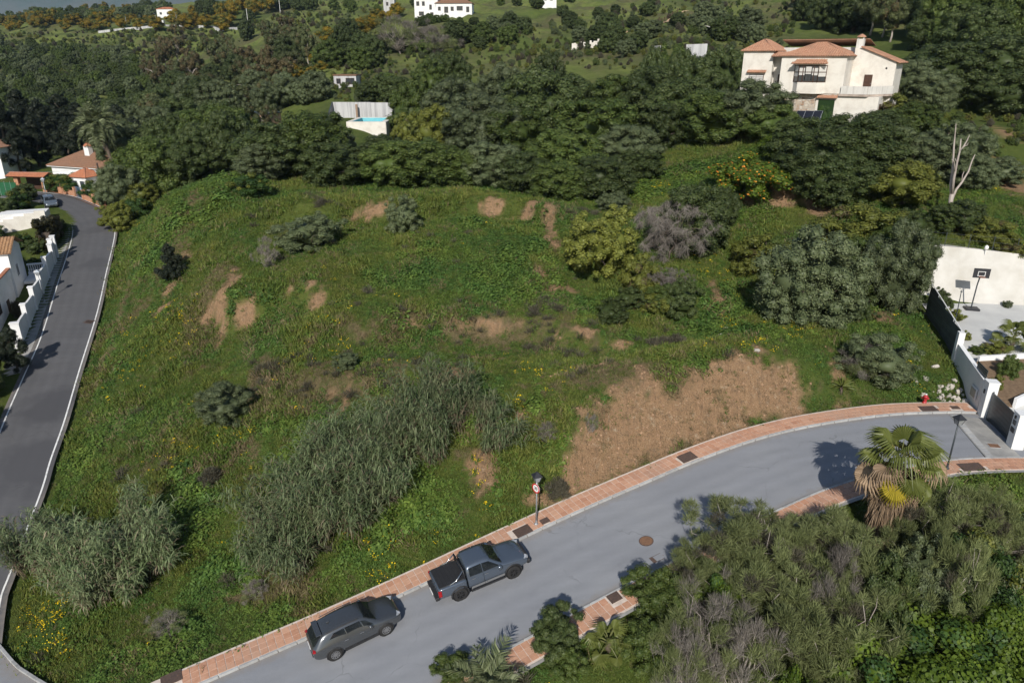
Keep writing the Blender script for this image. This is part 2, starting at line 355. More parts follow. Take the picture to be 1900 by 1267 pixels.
HEATH = [patch(*a) for a in [(650, 690, 200, 30, .9), (500, 680, 120, 25, .7), (900, 620, 150, 18, .8), (760, 595, 90, 14, .8), (760, 690, 80, 30, .8), (1000, 560, 50, 35, .9), (1050, 640, 120, 15, .8), (1080, 690, 80, 15, .6), (620, 410, 60, 20, .5), (230, 880, 60, 25, .8), (280, 900, 30, 40, .8), (480, 400, 30, 40, .4),
        (1090, 400, 60, 18, .8), (640, 560, 50, 25, .6), (330, 960, 20, 40, .7), (990, 580, 30, 40, .7), (900, 600, 80, 12, .8), (330, 1010, 25, 20, .6), (1240, 640, 60, 20, .5)]]
LUSH = [patch(*a) for a in [(800, 940, 130, 60, 1), (700, 1090, 120, 60, 1), (330, 960, 80, 80, .8), (900, 480, 180, 60, .6), (1330, 600, 90, 60, .9), (1100, 345, 200, 10, 1), (350, 395, 90, 70, .95), (1180, 350, 60, 16, .9), (1280, 330, 140, 14, .9), (1640, 640, 60, 30, .9), (400, 1100, 160, 80, .6), (130, 900, 30, 100, .5), (900, 740, 60, 60, .5), (1000, 730, 40, 30, .5), (1700, 720, 60, 30, .8)]]
FLOW = [patch(*a) for a in [(80, 1150, 60, 40, 1), (110, 1195, 60, 25, 1), (310, 1200, 70, 15, 1), (400, 920, 25, 20, .9), (280, 590, 60, 25, .8), (1010, 700, 60, 40, .7), (960, 740, 40, 40, .8), (1330, 510, 30, 40, 1), (1340, 590, 30, 40, .9), (1460, 610, 60, 25, .9), (1380, 640, 70, 25, .9), (720, 1030, 40, 60, .8), (800, 1000, 40, 40, .8),
        (750, 690, 80, 20, .4), (1640, 570, 30, 20, .8), (1690, 700, 40, 30, .6), (880, 905, 50, 30, .6), (1150, 1130, 60, 60, .4), (1200, 350, 60, 15, .5), (1320, 330, 20, 8, .9), (300, 640, 80, 60, .4), (620, 600, 80, 40, .3), (370, 830, 120, 40, .35), (1500, 680, 40, 20, .4)]]
def pmask(L, x, y, seed, rag=1.15, sc=2.2):
    m = np.zeros(np.shape(x)); n = (fbm(x, y, sc, 4, seed) - .5) * 2 * rag
    n2 = (fbm(x, y, .75, 3, seed + 7) - .5) * 2
    for (cx, cy, rx, ry, s) in L:
        d = np.sqrt(((x - cx) / rx) ** 2 + ((y - cy) / ry) ** 2); m = np.maximum(m, sstep(1.12, .70, d * 1.2 + n * (.55 if rx > 2.2 and ry > 2.2 else .4) * 1.4 + n2 * (.9 if s < .95 else .75) + (1 - s) * .55))
    return m

gfaces = np.stack([_i[:-1, :-1], _i[1:, :-1], _i[1:, 1:], _i[:-1, 1:]], -1).reshape(-1, 4)
def m_ground():
    t = NT('hillside soil and turf'); p = t.pos()
    n1 = t.noise(p, .16, 5); n2 = t.noise(p, 1.3, 6, .65); n3 = t.noise(p, 9, 5, .7); n4 = t.noise(p, .02, 4)
    green = t.ramp(n2, [(.3, (.038, .062, .014)), (.52, (.070, .104, .022)), (.75, (.127, .142, .044))])
    green = t.mix(t.ramp(n1, [(.38, 0), (.62, 1)]), green, t.ramp(n3, [(.3, (.065, .095, .02)), (.7, (.125, .145, .036))]))
    soil = t.ramp(n3, [(.25, (.20, .125, .070)), (.5, (.345, .220, .125)), (.8, (.43, .30, .185))])
    soil = t.mix(t.ramp(n2, [(.4, 0), (.65, .6)]), soil, (.31, .19, .11)); soil = t.mix(t.ramp(t.noise(p, 3.2, 6, .75), [(.50, 0), (.66, .75)]), soil, (.17, .12, .077)); soil = t.mix(t.ramp(t.noise(p, 2.1, 5, .7), [(.58, 0), (.70, .7)]), soil, (.48, .375, .26))
    dry = t.ramp(n3, [(.3, (.10, .075, .045)), (.7, (.22, .165, .095))])
    n5 = t.noise(p, .5, 6, .75); n6 = t.noise(p, .045, 5, .65)
    far = t.ramp(n5, [(.30, (.080, .10, .028)), (.48, (.150, .185, .048)), (.62, (.19, .21, .066)), (.78, (.23, .215, .095))])
    far = t.mix(t.ramp(n6, [(.42, 0), (.60, .85)]), far, t.ramp(n5, [(.3, (.060, .065, .030)), (.7, (.15, .125, .070))]))
    far = t.mix(t.ramp(n4, [(.45, 0), (.62, .6)]), far, (.060, .095, .022))
    k = t.mix(t.attr('far'), green, far)
    k = t.mix(t.math('MULTIPLY', t.attr('dry'), t.ramp(n2, [(.3, .3), (.6, 1)])), k, dry)
    spot = t.ramp(n2, [(.60, 0), (.70, .55)]); k = t.mix(spot, k, dry)
    k = t.mix(t.attr('dirt'), k, soil); t.col(k)
    mp = t.new('ShaderNodeMapping'); mp.inputs['Rotation'].default_value = (0, 0, R(-24)); mp.inputs['Scale'].default_value = (2.6, .42, .42); t.l.new(p, mp.inputs['Vector']); rill = t.noise(mp.outputs['Vector'], 1.0, 5, .65, .6)
    k = t.mix(t.math('MULTIPLY', t.attr('dirt'), t.ramp(rill, [(.34, .4), (.44, 0)])), k, (.16, .115, .075)); t.col(k)      # rain-washed channels
    t.bump(t.math('ADD', t.math('ADD', n3, t.math('MULTIPLY', n2, .6)), t.math('MULTIPLY', rill, t.math('MULTIPLY', t.attr('dirt'), .9))), 1.0, .22)
    return t.set(.95, .1)
gme = np_mesh('ground', np.stack([GX, GY, GZ], -1).reshape(-1, 3), gfaces, m_ground(), smooth=True)
X_, Y_ = GX.ravel(), GY.ravel()
for nm, val in (('dirt', pmask(DIRT, X_, Y_, 31)), ('dry', pmask(DRY, X_, Y_, 47)), ('far', sstep(110, 200, Y_))):
    a = gme.attributes.new(nm, 'FLOAT', 'POINT'); a.data.foreach_set('value', np.asarray(val, np.float32))
ground = tag(obj('ground', gme), 'steep green hillside plot with bare earth patches', None, None, 'structure')

# ------------------------------------------------------------------ roads
def ribbon(name, A, B, m, dz=0., kind='structure', parent=None, cross=6, zf=None):
    """sheet between two lines with the same stations"""
    n = len(A); ts = np.linspace(0, 1, cross + 1)
    V = np.concatenate([A * (1 - t) + B * t for t in ts])
    if zf is not None: V[:, 2] = zf(V[:, 1])
    V[:, 2] += dz
    i = np.arange((cross + 1) * n).reshape(cross + 1, n)
    F = np.stack([i[:-1, :-1], i[1:, :-1], i[1:, 1:], i[:-1, 1:]], -1).reshape(-1, 4)
    o = obj(name, np_mesh(name, V, F, m, smooth=True), parent)
    at = o.data.attributes.new('across', 'FLOAT', 'POINT'); at.data.foreach_set('value', np.repeat(ts, n).astype(np.float32))
    bm = bmesh.new(); bm.from_mesh(o.data); bmesh.ops.recalc_face_normals(bm, faces=bm.faces)
    if bm.faces[0].normal.z < 0: bmesh.ops.reverse_faces(bm, faces=bm.faces)
    bm.to_mesh(o.data); bm.free()
    if kind: o['kind'] = kind
    return o
def m_asphalt(name, a, b2, grain, patches=None):
    t = NT(name); p = t.pos(); n1 = t.noise(p, .35, 4); n2 = t.noise(p, 60, 3, .8); n3 = t.noise(p, 3, 4)
    k = t.ramp(n1, [(.3, a), (.7, b2)]); k = t.mix(1.0, k, t.ramp(n2, [(.25, 1 - grain), (.75, 1 + grain)]), 'MULTIPLY')
    mp = t.new('ShaderNodeMapping'); mp.inputs['Rotation'].default_value = (0, 0, R(-26)); mp.inputs['Scale'].default_value = (.12, 1.6, 1); t.l.new(p, mp.inputs['Vector'])
    k = t.mix(1.0, k, t.ramp(t.noise(mp.outputs['Vector'], 1, 4), [(.3, .95), (.7, 1.04)]), 'MULTIPLY')
    k = t.mix(t.ramp(t.noise(p, .9, 5, .7), [(.56, 0), (.75, .28)]), k, tuple(v * .72 for v in a)); k = t.mix(t.ramp(n3, [(.62, 0), (.8, .2)]), k, tuple(min(.5, v * 1.35) for v in b2))
    vo = t.new('ShaderNodeTexVoronoi', feature='DISTANCE_TO_EDGE'); vo.inputs['Scale'].default_value = .21; wv = t.new('ShaderNodeVectorMath', operation='ADD'); nz = t.new('ShaderNodeTexNoise'); nz.inputs['Scale'].default_value = 1.1; t.l.new(p, nz.inputs['Vector']); t.l.new(p, wv.inputs[0]); t.l.new(nz.outputs['Color'], wv.inputs[1]); t.l.new(wv.outputs[0], vo.inputs['Vector'])
    k = t.mix(t.math('MULTIPLY', t.ramp(vo.outputs['Distance'], [(.002, 1), (.006, 0)]), t.ramp(n1, [(.5, 0), (.58, .45)])), k, tuple(v * .45 for v in a))
    ac = t.math('ADD', t.attr('across'), t.math('MULTIPLY', t.math('SUBTRACT', t.noise(p, .8, 3), .5), .05))
    k = t.mix(1.0, k, t.ramp(ac, [(0, 1.0), (.17, 1.0), (.25, .93), (.33, 1.02), (.42, .94), (.5, 1.03), (.60, .94), (.68, 1.02), (.77, .93), (.86, 1.0)]), 'MULTIPLY')   # wheel tracks
    ed = t.ramp(t.math('ADD', t.math('ABSOLUTE', t.math('SUBTRACT', ac, .5)), t.math('MULTIPLY', t.math('SUBTRACT', t.noise(p, 2.5, 5, .7), .5), .16)), [(.42, 0), (.52, .75)])
    k = t.mix(ed, k, (.235, .205, .175))                                       # grit washed along the kerbs
    if patches:
        for (x, y, r, c, st) in patches:                      # mended or oil-darkened places
            vm = t.new('ShaderNodeVectorMath', operation='DISTANCE'); t.l.new(p, vm.inputs[0]); vm.inputs[1].default_value = (x, y, float(lh(y)))
            d = t.math('ADD', t.math('DIVIDE', vm.outputs['Value'], r), t.math('MULTIPLY', t.math('SUBTRACT', n1, .5), 1.4))
            k = t.mix(t.math('MULTIPLY', t.ramp(d, [(.55, 1), (1, 0)]), st), k, c)
    t.col(k); t.bump(n2, .25, .01); return t.set(.9, .25)
M = {}
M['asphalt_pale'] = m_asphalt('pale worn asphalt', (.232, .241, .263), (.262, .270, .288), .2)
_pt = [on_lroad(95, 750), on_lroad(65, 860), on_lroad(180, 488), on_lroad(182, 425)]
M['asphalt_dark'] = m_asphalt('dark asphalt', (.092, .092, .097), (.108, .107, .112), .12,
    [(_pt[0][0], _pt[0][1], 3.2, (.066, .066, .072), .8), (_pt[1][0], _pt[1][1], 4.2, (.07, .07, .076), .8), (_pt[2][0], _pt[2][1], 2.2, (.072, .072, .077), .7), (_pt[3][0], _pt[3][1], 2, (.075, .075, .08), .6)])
M['concrete'] = surf('grey concrete', (.36, .35, .33), (.25, .245, .235), 1.2, .9, .2, bump=.2, world=True)
M['kerb'] = surf('kerb concrete', (.42, .42, .41), (.33, .33, .33), 3, .9, .2, bump=.15, rand=.12, world=True)
M['mortar'] = surf('pale mortar', (.66, .57, .50), (.52, .44, .38), 4, .95, .1, world=True)
M['paint'] = surf('worn white road paint', (.72, .72, .70), (.40, .40, .40), 2.2, .7, .3, world=True, lo=.5, hi=.75)
M['iron'] = surf('rusty cast iron', (.115, .075, .058), (.075, .052, .044), 8, .75, .4, bump=.3, rand=.1)
M['rust'] = surf('orange rusted iron', (.24, .13, .075), (.15, .085, .055), 8, .8, .3, bump=.3)
def m_tile():
    t = NT('terracotta paving tile'); v = t.pos(); n = t.noise(v, 5, 5, .7)
    k = t.ramp(n, [(.3, (.42, .215, .13)), (.55, (.50, .27, .175)), (.8, (.56, .345, .24))])
    r = t.rnd(); k = t.mix(t.ramp(r, [(.5, 0), (1, .55)]), k, (.58, .36, .25)); k = t.mix(t.ramp(r, [(0, .4), (.22, 0)]), k, (.36, .18, .115))
    k = t.mix(t.ramp(t.noise(v, .5, 4), [(.45, 0), (.75, .45)]), k, (.36, .27, .21)); t.col(k); t.bump(t.noise(v, 40, 3), .15, .01); return t.set(.8, .3)
M['tile'] = m_tile()

road_pale = ribbon('road', roff(0.0), roff(RW), M['asphalt_pale'], 0.0, cross=10)
# tie the road mouth at the lower left into the dark road
LRe = LRc.copy(); LLe = LLc.copy()
nrm = (LRc - LLc); nrm[:, 2] = 0; nrm /= np.linalg.norm(nrm, axis=1)[:, None]
verge = np.interp(LRc[:, 1], [30, 40, 60, 90, 110], [.45, .3, .3, .3, .3])
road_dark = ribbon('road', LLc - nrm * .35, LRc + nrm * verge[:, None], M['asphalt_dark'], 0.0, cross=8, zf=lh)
for A, s_, nm in ((LRc, -1, 'edge_line'), (LLc, 1, 'edge_line')):
    w = nrm * .12; k0 = 3
    ln = ribbon('edge_line', A[k0:], (A + s_ * w)[k0:], M['paint'], .008, kind='structure', cross=1, zf=lh)
# paved mouth of the pale road (its kerb bends round the grass corner)
_x = np.linspace(-17.4, -29.4, 40); corner = np.stack([_x, yj(_x), hj(_x)], 1)
outer = np.stack([_x, np.full(40, 15.), hj(_x)], 1)
ribbon('road', corner, outer, M['asphalt_pale'], -.006, cross=6)
# ------------------------------------------------------------------ pavements: kerb stones, tiles, covers
def frame_on(off, s0):
    """position and axes on a line parallel to the far kerb, s0 metres along it"""
    P = roff(off); d = np.r_[0, np.cumsum(np.linalg.norm(np.diff(P[:, :2], axis=0), axis=1))]
    p = np.array([np.interp(s0, d, P[:, k]) for k in range(3)]); q = np.array([np.interp(s0 + .3, d, P[:, k]) for k in range(3)]); o = np.array([np.interp(s0 - .3, d, P[:, k]) for k in range(3)])
    t = Vector(q - o).normalized(); n = Vector((t.y, -t.x, 0)).normalized(); u = n.cross(t).normalized()
    if u.z < 0: u = -u
    return p, t, n, u
def length_of(off):
    P = roff(off); return float(np.sum(np.linalg.norm(np.diff(P[:, :2], axis=0), axis=1)))
def mat4(p, t, n, u): return Matrix(((t.x, n.x, u.x, p[0]), (t.y, n.y, u.y, p[1]), (t.z, n.z, u.z, p[2]), (0, 0, 0, 1)))
def near_road(px, py, side):                        # pixel on the pavement -> (offset, station)
    p = None; h = 4.
    for i in range(80):
        p = at_h(px, py, h); j = int(np.argmin((RF[:, 0] - p[0]) ** 2 + (RF[:, 1] - p[1]) ** 2)); h = .5 * h + .5 * (RF[j, 2] + (.13 if side else 0))
    return p, j
UNIT = MB().box((0, 0, 0), (1, 1, 1)).mesh('paving_piece', None, bevel=.0)
tile_me = MB().box((0, 0, 0), (1, 1, 1)).mesh('tile', M['tile']); stone_me = MB().box((0, 0, 0), (1, 1, 1)).mesh('kerb_stone', M['kerb'], bevel=.06)
iron_me = MB().box((0, 0, 0), (1, 1, 1)).mesh('cover', M['iron'])
COVERS = []                                          # (x, y, half size) where no tile lies
def cover(px, py, a, b2, label, side=1, m='iron', rz=None):
    p, j = near_road(px, py, side); t = Vector(RF[min(j + 1, len(RF) - 1)] - RF[max(j - 1, 0)]).normalized(); n = Vector((t.y, -t.x, 0)).normalized(); u = n.cross(t)
    if u.z < 0: u = -u
    c = thing('utility_cover', label, 'cover'); z = p + np.array([0, 0, 0]); c.matrix_world = mat4(p + np.array(u) * (.012 if side else 0), t, n, u)
    MB().box((0, 0, .0), (a - .04, b2 - .04, .03)).build('lid', M[m], c)
    f = MB()
    for sx in (-1, 1): f.box((sx * (a / 2), 0, 0), (.03, b2 + .03, .036)); f.box((0, sx * (b2 / 2), 0), (a - .03, .03, .036))
    f.build('frame', M['iron'], c)
    for sx in (-1, 1): MB().box((sx * a * .33, 0, .016), (.05, .03, .006)).build('lifting_hole', M['rust'], c)
    if side: COVERS.append((p[0], p[1], t, n, a / 2 + .10, b2 / 2 + .10))
    return c
cover(970, 985, 1.0, .75, 'large rusty cover in the tiled pavement just ahead of the pickup', m='iron')
cover(1011, 966, .5, .42, 'small rusty cover in the pavement beside the speed sign lamp post')
cover(1275, 848, 1.05, .8, 'large dark cover in the pavement below the bare earth bank')
cover(1722, 758, 1.05, .7, 'rusty cover in the pavement next to the red hydrant')
cover(1772, 756, .5, .4, 'small rusty cover in the pavement near the rubble heap')
cover(318, 1258, .95, .7, 'large rusty cover in the pavement at the bottom edge, left of the grey SUV')
cover(1140, 1108, .62, .55, 'square rusty cover in the near pavement above the fan palm')
cover(1802, 866, 1.25, .75, 'wide rusty cover in the pavement in front of the driveway')
cover(1744, 868, .55, .45, 'small rusty cover half hidden behind the palm fronds')
_dr = near_road(1228, 1033, 0)
cover(1222, 1034, .9, .45, 'dark drain grate in the road along the near kerb', side=0)
def round_cover(px, py, r, label):
    p, j = near_road(px, py, 0); t = Vector(RF[j + 1] - RF[j - 1]).normalized(); n = Vector((t.y, -t.x, 0)).normalized(); u = n.cross(t); u = u if u.z > 0 else -u
    c = thing('manhole_cover', label, 'manhole'); c.matrix_world = mat4(p, t, n, u)
    MB().lathe([(r, -.02), (r, .008), (r * .96, .012)], n=28).build('lid', M['rust'], c)
    MB().lathe([(r + .045, -.02), (r + .045, .006), (r + .005, .009)], n=28).build('rim', M['iron'], c)
round_cover(1199, 1003, .36, 'round rusty manhole cover in the middle of the pale road')

def pavement(side):
    """side -1: along the hillside, +1: along the lower verge"""
    base = (lambda o: -o) if side < 0 else (lambda o: RW + o)
    ext = 1.52 if side < 0 else 1.5
    slab = ribbon('pavement', roff(base(0.02)), roff(base(ext)), M['mortar'], .112, cross=3)
    slab['label'] = 'terracotta tiled pavement ' + ('at the foot of the hillside' if side < 0 else 'on the lower side of the road')
    # kerb: a body with one stone after the other
    kb = tag(ribbon('kerb', roff(base(0)), roff(base(.015)), M['mortar'], .05, cross=1), None, None, None, 'structure')
    L = length_of(base(.07)); s0 = .3
    while s0 < L - .3:
        p, t, n, u = frame_on(base(.07), s0); o = obj('kerb_stone', stone_me, kb)
        o.matrix_world = mat4(p + np.array(u) * .055, t, n, u) @ Matrix.Diagonal((.93, .14, .15 + random.uniform(-.004, .004), 1)); s0 += .96
    # tiles
    rows = 3; spots = []
    for r in range(rows):
        off = base(.16 + .2 + r * .41); L = length_of(off); s0 = .2
        while s0 < L - .15:
            p, t, n, u = frame_on(off, s0); s0 += .41
            if any(abs((p[0] - c[0]) * c[2].x + (p[1] - c[1]) * c[2].y) < c[4] and abs((p[0] - c[0]) * c[3].x + (p[1] - c[1]) * c[3].y) < c[5] for c in COVERS): continue
            if p[0] > (31.0 if side < 0 else 31.4): continue
            x, y, d = project(p); spots.append((-1 if (-30 < x < 1930 and -30 < y < 1290) else 1, d, p, t, n, u))
    spots.sort(key=lambda q: (q[0], q[1])); mb = MB()
    for i, (vis, d, p, t, n, u) in enumerate(spots):
        q = p + np.array(u) * (.118 + random.uniform(-.004, .004)); a = random.gauss(0, .012); t2 = t * math.cos(a) + n * math.sin(a); n2 = n * math.cos(a) - t * math.sin(a)
        m4 = mat4(q, t2, n2, u) @ Matrix.Diagonal((.378, .378, .03, 1))
        if i < 300: o = obj('tile', tile_me, slab); o.matrix_world = m4
        else: mb.add([m4 @ v.co for v in tile_me.vertices], [tuple(f.vertices) for f in tile_me.polygons])
    if mb.v: tag(mb.build('tile', M['tile'], slab), kind='stuff')
    return slab
random.seed(4)
pave_far = pavement(-1); pave_near = pavement(1)
# pale concrete edging along the verge side of the near pavement
ed = ribbon('pavement_edging', roff(RW + 1.5), roff(RW + 1.68), M['concrete'], .10, cross=1)
# corner kerb of the road mouth
ck = tag(ribbon('kerb', corner, corner + np.array([0.03, .0, 0]), M['mortar'], .02, cross=1), None, None, None, 'structure')
cr = resample(corner, .95)
for i in range(len(cr) - 1):
    p = (cr[i] + cr[i + 1]) / 2; t = Vector(cr[i + 1] - cr[i]).normalized(); n = Vector((t.y, -t.x, 0)).normalized(); u = n.cross(t); u = u if u.z > 0 else -u
    o = obj('kerb_stone', stone_me, ck); o.matrix_world = mat4(p + np.array(u) * .05 + np.array(n) * .08, t, n, u) @ Matrix.Diagonal((.9, .16, .15, 1))

# concrete apron of the driveway
def on7(px, py, h=7.8): return at_h(px, py, h)
AP = [on7(1761, 770), on7(1822, 777, 7.83), on7(1884, 838, 7.83), on7(1898, 852, 7.8), on7(1832, 853)]
ap = MB().prism([(p[0], p[1]) for p in AP][::-1], [7.6] * 5, [7.845, 7.822, 7.845, 7.845, 7.822])
apron = tag(ap.build('driveway', M['concrete']), 'grey concrete driveway apron before the slatted gate', None, None, 'structure')
dr = MB()
a0, a1 = AP[0], AP[4]
for i in range(9):
    t0 = (i + .06) / 9; t1 = (i + .94) / 9; q = [a0 + (a1 - a0) * t0, a0 + (a1 - a0) * t1]; dv = np.array([.42, .02, 0])
    MB().prism([(q[0][0] + .06, q[0][1]), (q[1][0] + .06, q[1][1]), (q[1][0] + .48, q[1][1] + .02), (q[0][0] + .48, q[0][1] + .02)], 7.7, 7.853).build('drain_slab', M['kerb'], apron)
c_ = thing('utility_cover', 'rust orange square cover in the concrete driveway', 'cover', tuple(on7(1844, 828) + np.array([0, 0, .045])), R(-8))
MB().box((0, 0, .005), (.62, .46, .02)).build('lid', M['rust'], c_)
MB().box((0, 0, .0), (.7, .54, .018)).build('frame', M['kerb'], c_)
# drain grate in the dark road
g = on_lroad(165, 597); c_ = thing('drain_grate', 'dark iron drain grate in the dark road by its white edge line', 'grate', (g[0], g[1], g[2] + .012), R(72))
sl = math.atan(11 / 80); c_.rotation_euler = (sl, 0, R(-14))
MB().box((0, 0, -.006), (.9, .6, .012)).build('pit', surf('black', (.01, .01, .01)), c_)
for i in range(9): MB().box((-.4 + i * .1, 0, .004), (.045, .6, .014)).build('bar', M['iron'], c_)
f_ = MB(); f_.box((0, .32, .002), (1.0, .05, .02)); f_.box((0, -.32, .002), (1.0, .05, .02)); f_.box((.475, 0, .002), (.05, .59, .02)); f_.box((-.475, 0, .002), (.05, .59, .02)); f_.build('frame', M['iron'], c_)
# ------------------------------------------------------------------ plants: foliage materials and shapes
def m_leaf(name, a, b2, gloss=.5, rnd=.22, trans=.18, warm=None):
    """leaf colour a..b2 by leaf, brightness by plant"""
    t = NT(name); ti = t.attr('tint'); r = t.rnd()
    k = t.ramp(ti, [(.15, a), (.85, b2)])
    k = t.mix(1.0, k, t.ramp(r, [(0, 1 - rnd), (1, 1 + rnd)]), 'MULTIPLY')
    if warm is not None:
        k = t.mix(t.ramp(t.noise(t.pos(), .5, 3), [(.56, 0), (.75, .6)]), k, warm)
    t.col(k); t.set(gloss, .25)
    tr = t.new('ShaderNodeBsdfTranslucent'); t.l.new(k, tr.inputs['Color']); mx = t.new('ShaderNodeMixShader'); mx.inputs[0].default_value = trans
    t.l.new(t.p.outputs[0], mx.inputs[1]); t.l.new(tr.outputs[0], mx.inputs[2]); t.l.new(mx.outputs[0], t.out.inputs[0]); return t.m
LM = {
 'carob': m_leaf('dark carob leaf', (.030, .050, .014), (.098, .122, .042)),
 'olive': m_leaf('grey green olive leaf', (0.063, 0.086, 0.039), (0.160, 0.187, 0.090)),
 'mid': m_leaf('mid green leaf', (.042, .072, .016), (.118, .150, .038)),
 'gold': m_leaf('yellow green leaf', (0.076, 0.096, 0.018), (0.212, 0.220, 0.046)),
 'pine': m_leaf('blackish conifer needle', (0.010, 0.017, 0.010), (0.034, 0.042, 0.023)),
 'euca': m_leaf('brown green eucalyptus leaf', (0.053, 0.067, 0.026), (0.126, 0.144, 0.058)),
 'rust': m_leaf('rusty dry foliage', (0.076, 0.062, 0.030), (0.155, 0.122, 0.057)),
 'mimosa': m_leaf('yellow blossom foliage', (0.098, 0.081, 0.011), (0.345, 0.230, 0.021)),
 'bright': m_leaf('bright bramble leaf', (0.042, 0.075, 0.008), (0.115, 0.165, 0.020)),
 'ivy': m_leaf('ivy leaf', (0.020, 0.048, 0.013), (0.064, 0.113, 0.025)),
 'broom': m_leaf('olive green broom twig', (0.094, 0.115, 0.041), (0.228, 0.258, 0.108), .7),
 'heath': m_leaf('grey brown heath twig', (.055, .053, .036), (.125, .112, .078), .8),
 'twig': m_leaf('dry grey twig', (.10, .088, .075), (.235, .21, .185), .8, trans=0),
 'reed': m_leaf('reed blade', (.068, .104, .040), (.205, .248, .122), .5, warm=(.24, .215, .13)),
 'dryreed': m_leaf('dead reed blade', (.13, .10, .065), (.27, .22, .15), .7),
 'hedge': m_leaf('hedge leaf', (0.039, 0.037, 0.013), (0.094, 0.083, 0.031)),
 'flower': m_leaf('hot orange flower', (.40, .10, .02), (.62, .30, .03), trans=.1),
}
M['bark'] = surf('grey brown bark', (.13, .105, .085), (.075, .06, .05), 6, .95, .1, bump=.5, bscale=30, stretch=(1, 1, .25))
M['palebark'] = surf('bleached dead wood', (.42, .37, .33), (.27, .235, .21), 3, .9, .15, bump=.4, bscale=20, stretch=(1, 1, .15))
rng = np.random.RandomState(7)
def unit(v): return v / np.maximum(1e-9, np.linalg.norm(v, axis=-1, keepdims=True))
def rand_dir(r, n): return unit(r.normal(size=(n, 3)))
def leaf_quads(r, P, N, L, asp):
    n = len(P); u = unit(np.cross(N, rand_dir(r, n))); v = np.cross(N, u); L = np.broadcast_to(L, (n,))[:, None]
    V = np.stack([P - u * L * .5, P + v * L * asp * .5 + N * L * .06, P + u * L * .5, P - v * L * asp * .5 + N * L * .06], 1).reshape(-1, 3)
    return V, np.arange(4 * n).reshape(n, 4)
def strands(r, P, D, L, w, droop=0.):
    """thin tapering blades: start P, direction D, length L"""
    n = len(P); L = np.broadcast_to(L, (n,))[:, None]; s = unit(np.cross(D, rand_dir(r, n))) * w
    m = P + D * L * .55; e = P + D * L - np.array([0, 0, 1]) * L * droop
    V = np.stack([P - s * .5, P + s * .5, m + s * .5, m - s * .5, e], 1).reshape(-1, 3); b = np.arange(n)[:, None] * 5
    return V, [b + np.array([[0, 1, 2, 3]]), b + np.array([[3, 2, 4]])]
ICO = None
def ico():
    global ICO
    if ICO is None:
        bm = bmesh.new(); bmesh.ops.create_icosphere(bm, subdivisions=1, radius=1); ICO = (np.array([v.co[:] for v in bm.verts]), np.array([[v.index for v in f.verts] for f in bm.faces])); bm.free()
    return ICO
def clumps(r, K, zc, rz, low, cr, prof=None, irr=.28, shell=.36):
    out = []
    ph = r.rand(6) * 6.28
    while len(out) < K:
        d = rand_dir(r, 1)[0]; c = r.uniform(*cr); a = math.atan2(d[1], d[0])
        bulge = 1 + irr * (math.sin(2 * a + ph[0]) * .5 + math.sin(3 * a + ph[1]) * .3 + math.sin(4 * d[2] + ph[2]) * .5)
        q = r.rand() ** shell
        p = np.array([d[0] * (.5 - c) * bulge * q, d[1] * (.5 - c) * bulge * q, zc + d[2] * (rz - c) * q])
        if prof is not None:
            z = r.uniform(low, 1); k = prof(z); p = np.array([math.cos(a) * k * q, math.sin(a) * k * q, z]); c *= .6 + .8 * k
        if p[2] - c * .6 < low: continue
        out.append((p, c))
    return out
def crown_mesh(name, m, seed, K=46, n=9000, leaf=.04, asp=.5, zc=.54, rz=.46, low=.04, cr=(.10, .17), prof=None, wisp=0, core=True, up=.25, m2=None, f2=0., irr=.28, jit=.6, fall=0., shell=.36):
    r = np.random.RandomState(seed); C = clumps(r, K, zc, rz, low, cr, prof, irr, shell); w = np.array([c * c for _, c in C]); w /= w.sum()
    ix = r.choice(K, n, p=w); cc = np.array([p for p, _ in C])[ix]; rr = np.array([c for _, c in C])[ix]
    d = rand_dir(r, n); d[:, 2] += up; d = unit(d); P = cc + d * (rr * (.68 + .40 * r.rand(n)))[:, None]
    N = unit(d + rand_dir(r, n) * jit + np.array([0, 0, .3])); tc = r.rand(K)[ix]
    tint = np.clip(.30 * tc + .70 * r.rand(n), 0, 1)
    if wisp:
        D = unit(d * .7 + np.array([0, 0, .75 - fall]) + rand_dir(r, n) * .5); V, F = strands(r, P - D * leaf * .4, D, leaf * (.6 + .8 * r.rand(n)), wisp, .08); tv = np.repeat(tint, 5); nfl = [n, n]
    else:
        V, F = leaf_quads(r, P, N, leaf * (.7 + .6 * r.rand(n)), asp); F = [F]; tv = np.repeat(tint, 4); nfl = [n]
    mi = []
    sel = (r.rand(n) < f2) if f2 else np.zeros(n, bool)
    if f2 < 0: sel = r.rand(n) < -f2
    if f2 > 0: sel = r.rand(K)[ix] < f2
    for _ in nfl: mi.append(sel.astype(int))
    if core:
        iv, fi = ico(); nv = len(V); CV = []; CF = []
        if shell < .3: C = C + [(np.array([0, 0, zc - .02]), (.37, .37, rz * .78))] + [(np.array([.17 * math.cos(a), .17 * math.sin(a), zc + .03]), (.21, .21, .24)) for a in r.rand(5) * 6.28]
        for k, (p, c) in enumerate(C):
            CV.append(iv * np.array(c) * (.74 if not wisp else .5) * (1 + .25 * (r.rand(len(iv), 1) - .5)) + p); CF.append(fi + nv + k * len(iv))
        V = np.vstack([V] + CV); F = F + [np.vstack(CF)]; tv = np.r_[tv, np.full(len(iv) * len(C), .35)]; mi.append(np.zeros(len(fi) * len(C), int)); C = [q for q in C if np.ndim(q[1]) == 0]
    return np_mesh(name, V, F, [m] + ([m2] if m2 else []), tint=tv, mi=np.concatenate(mi)), C
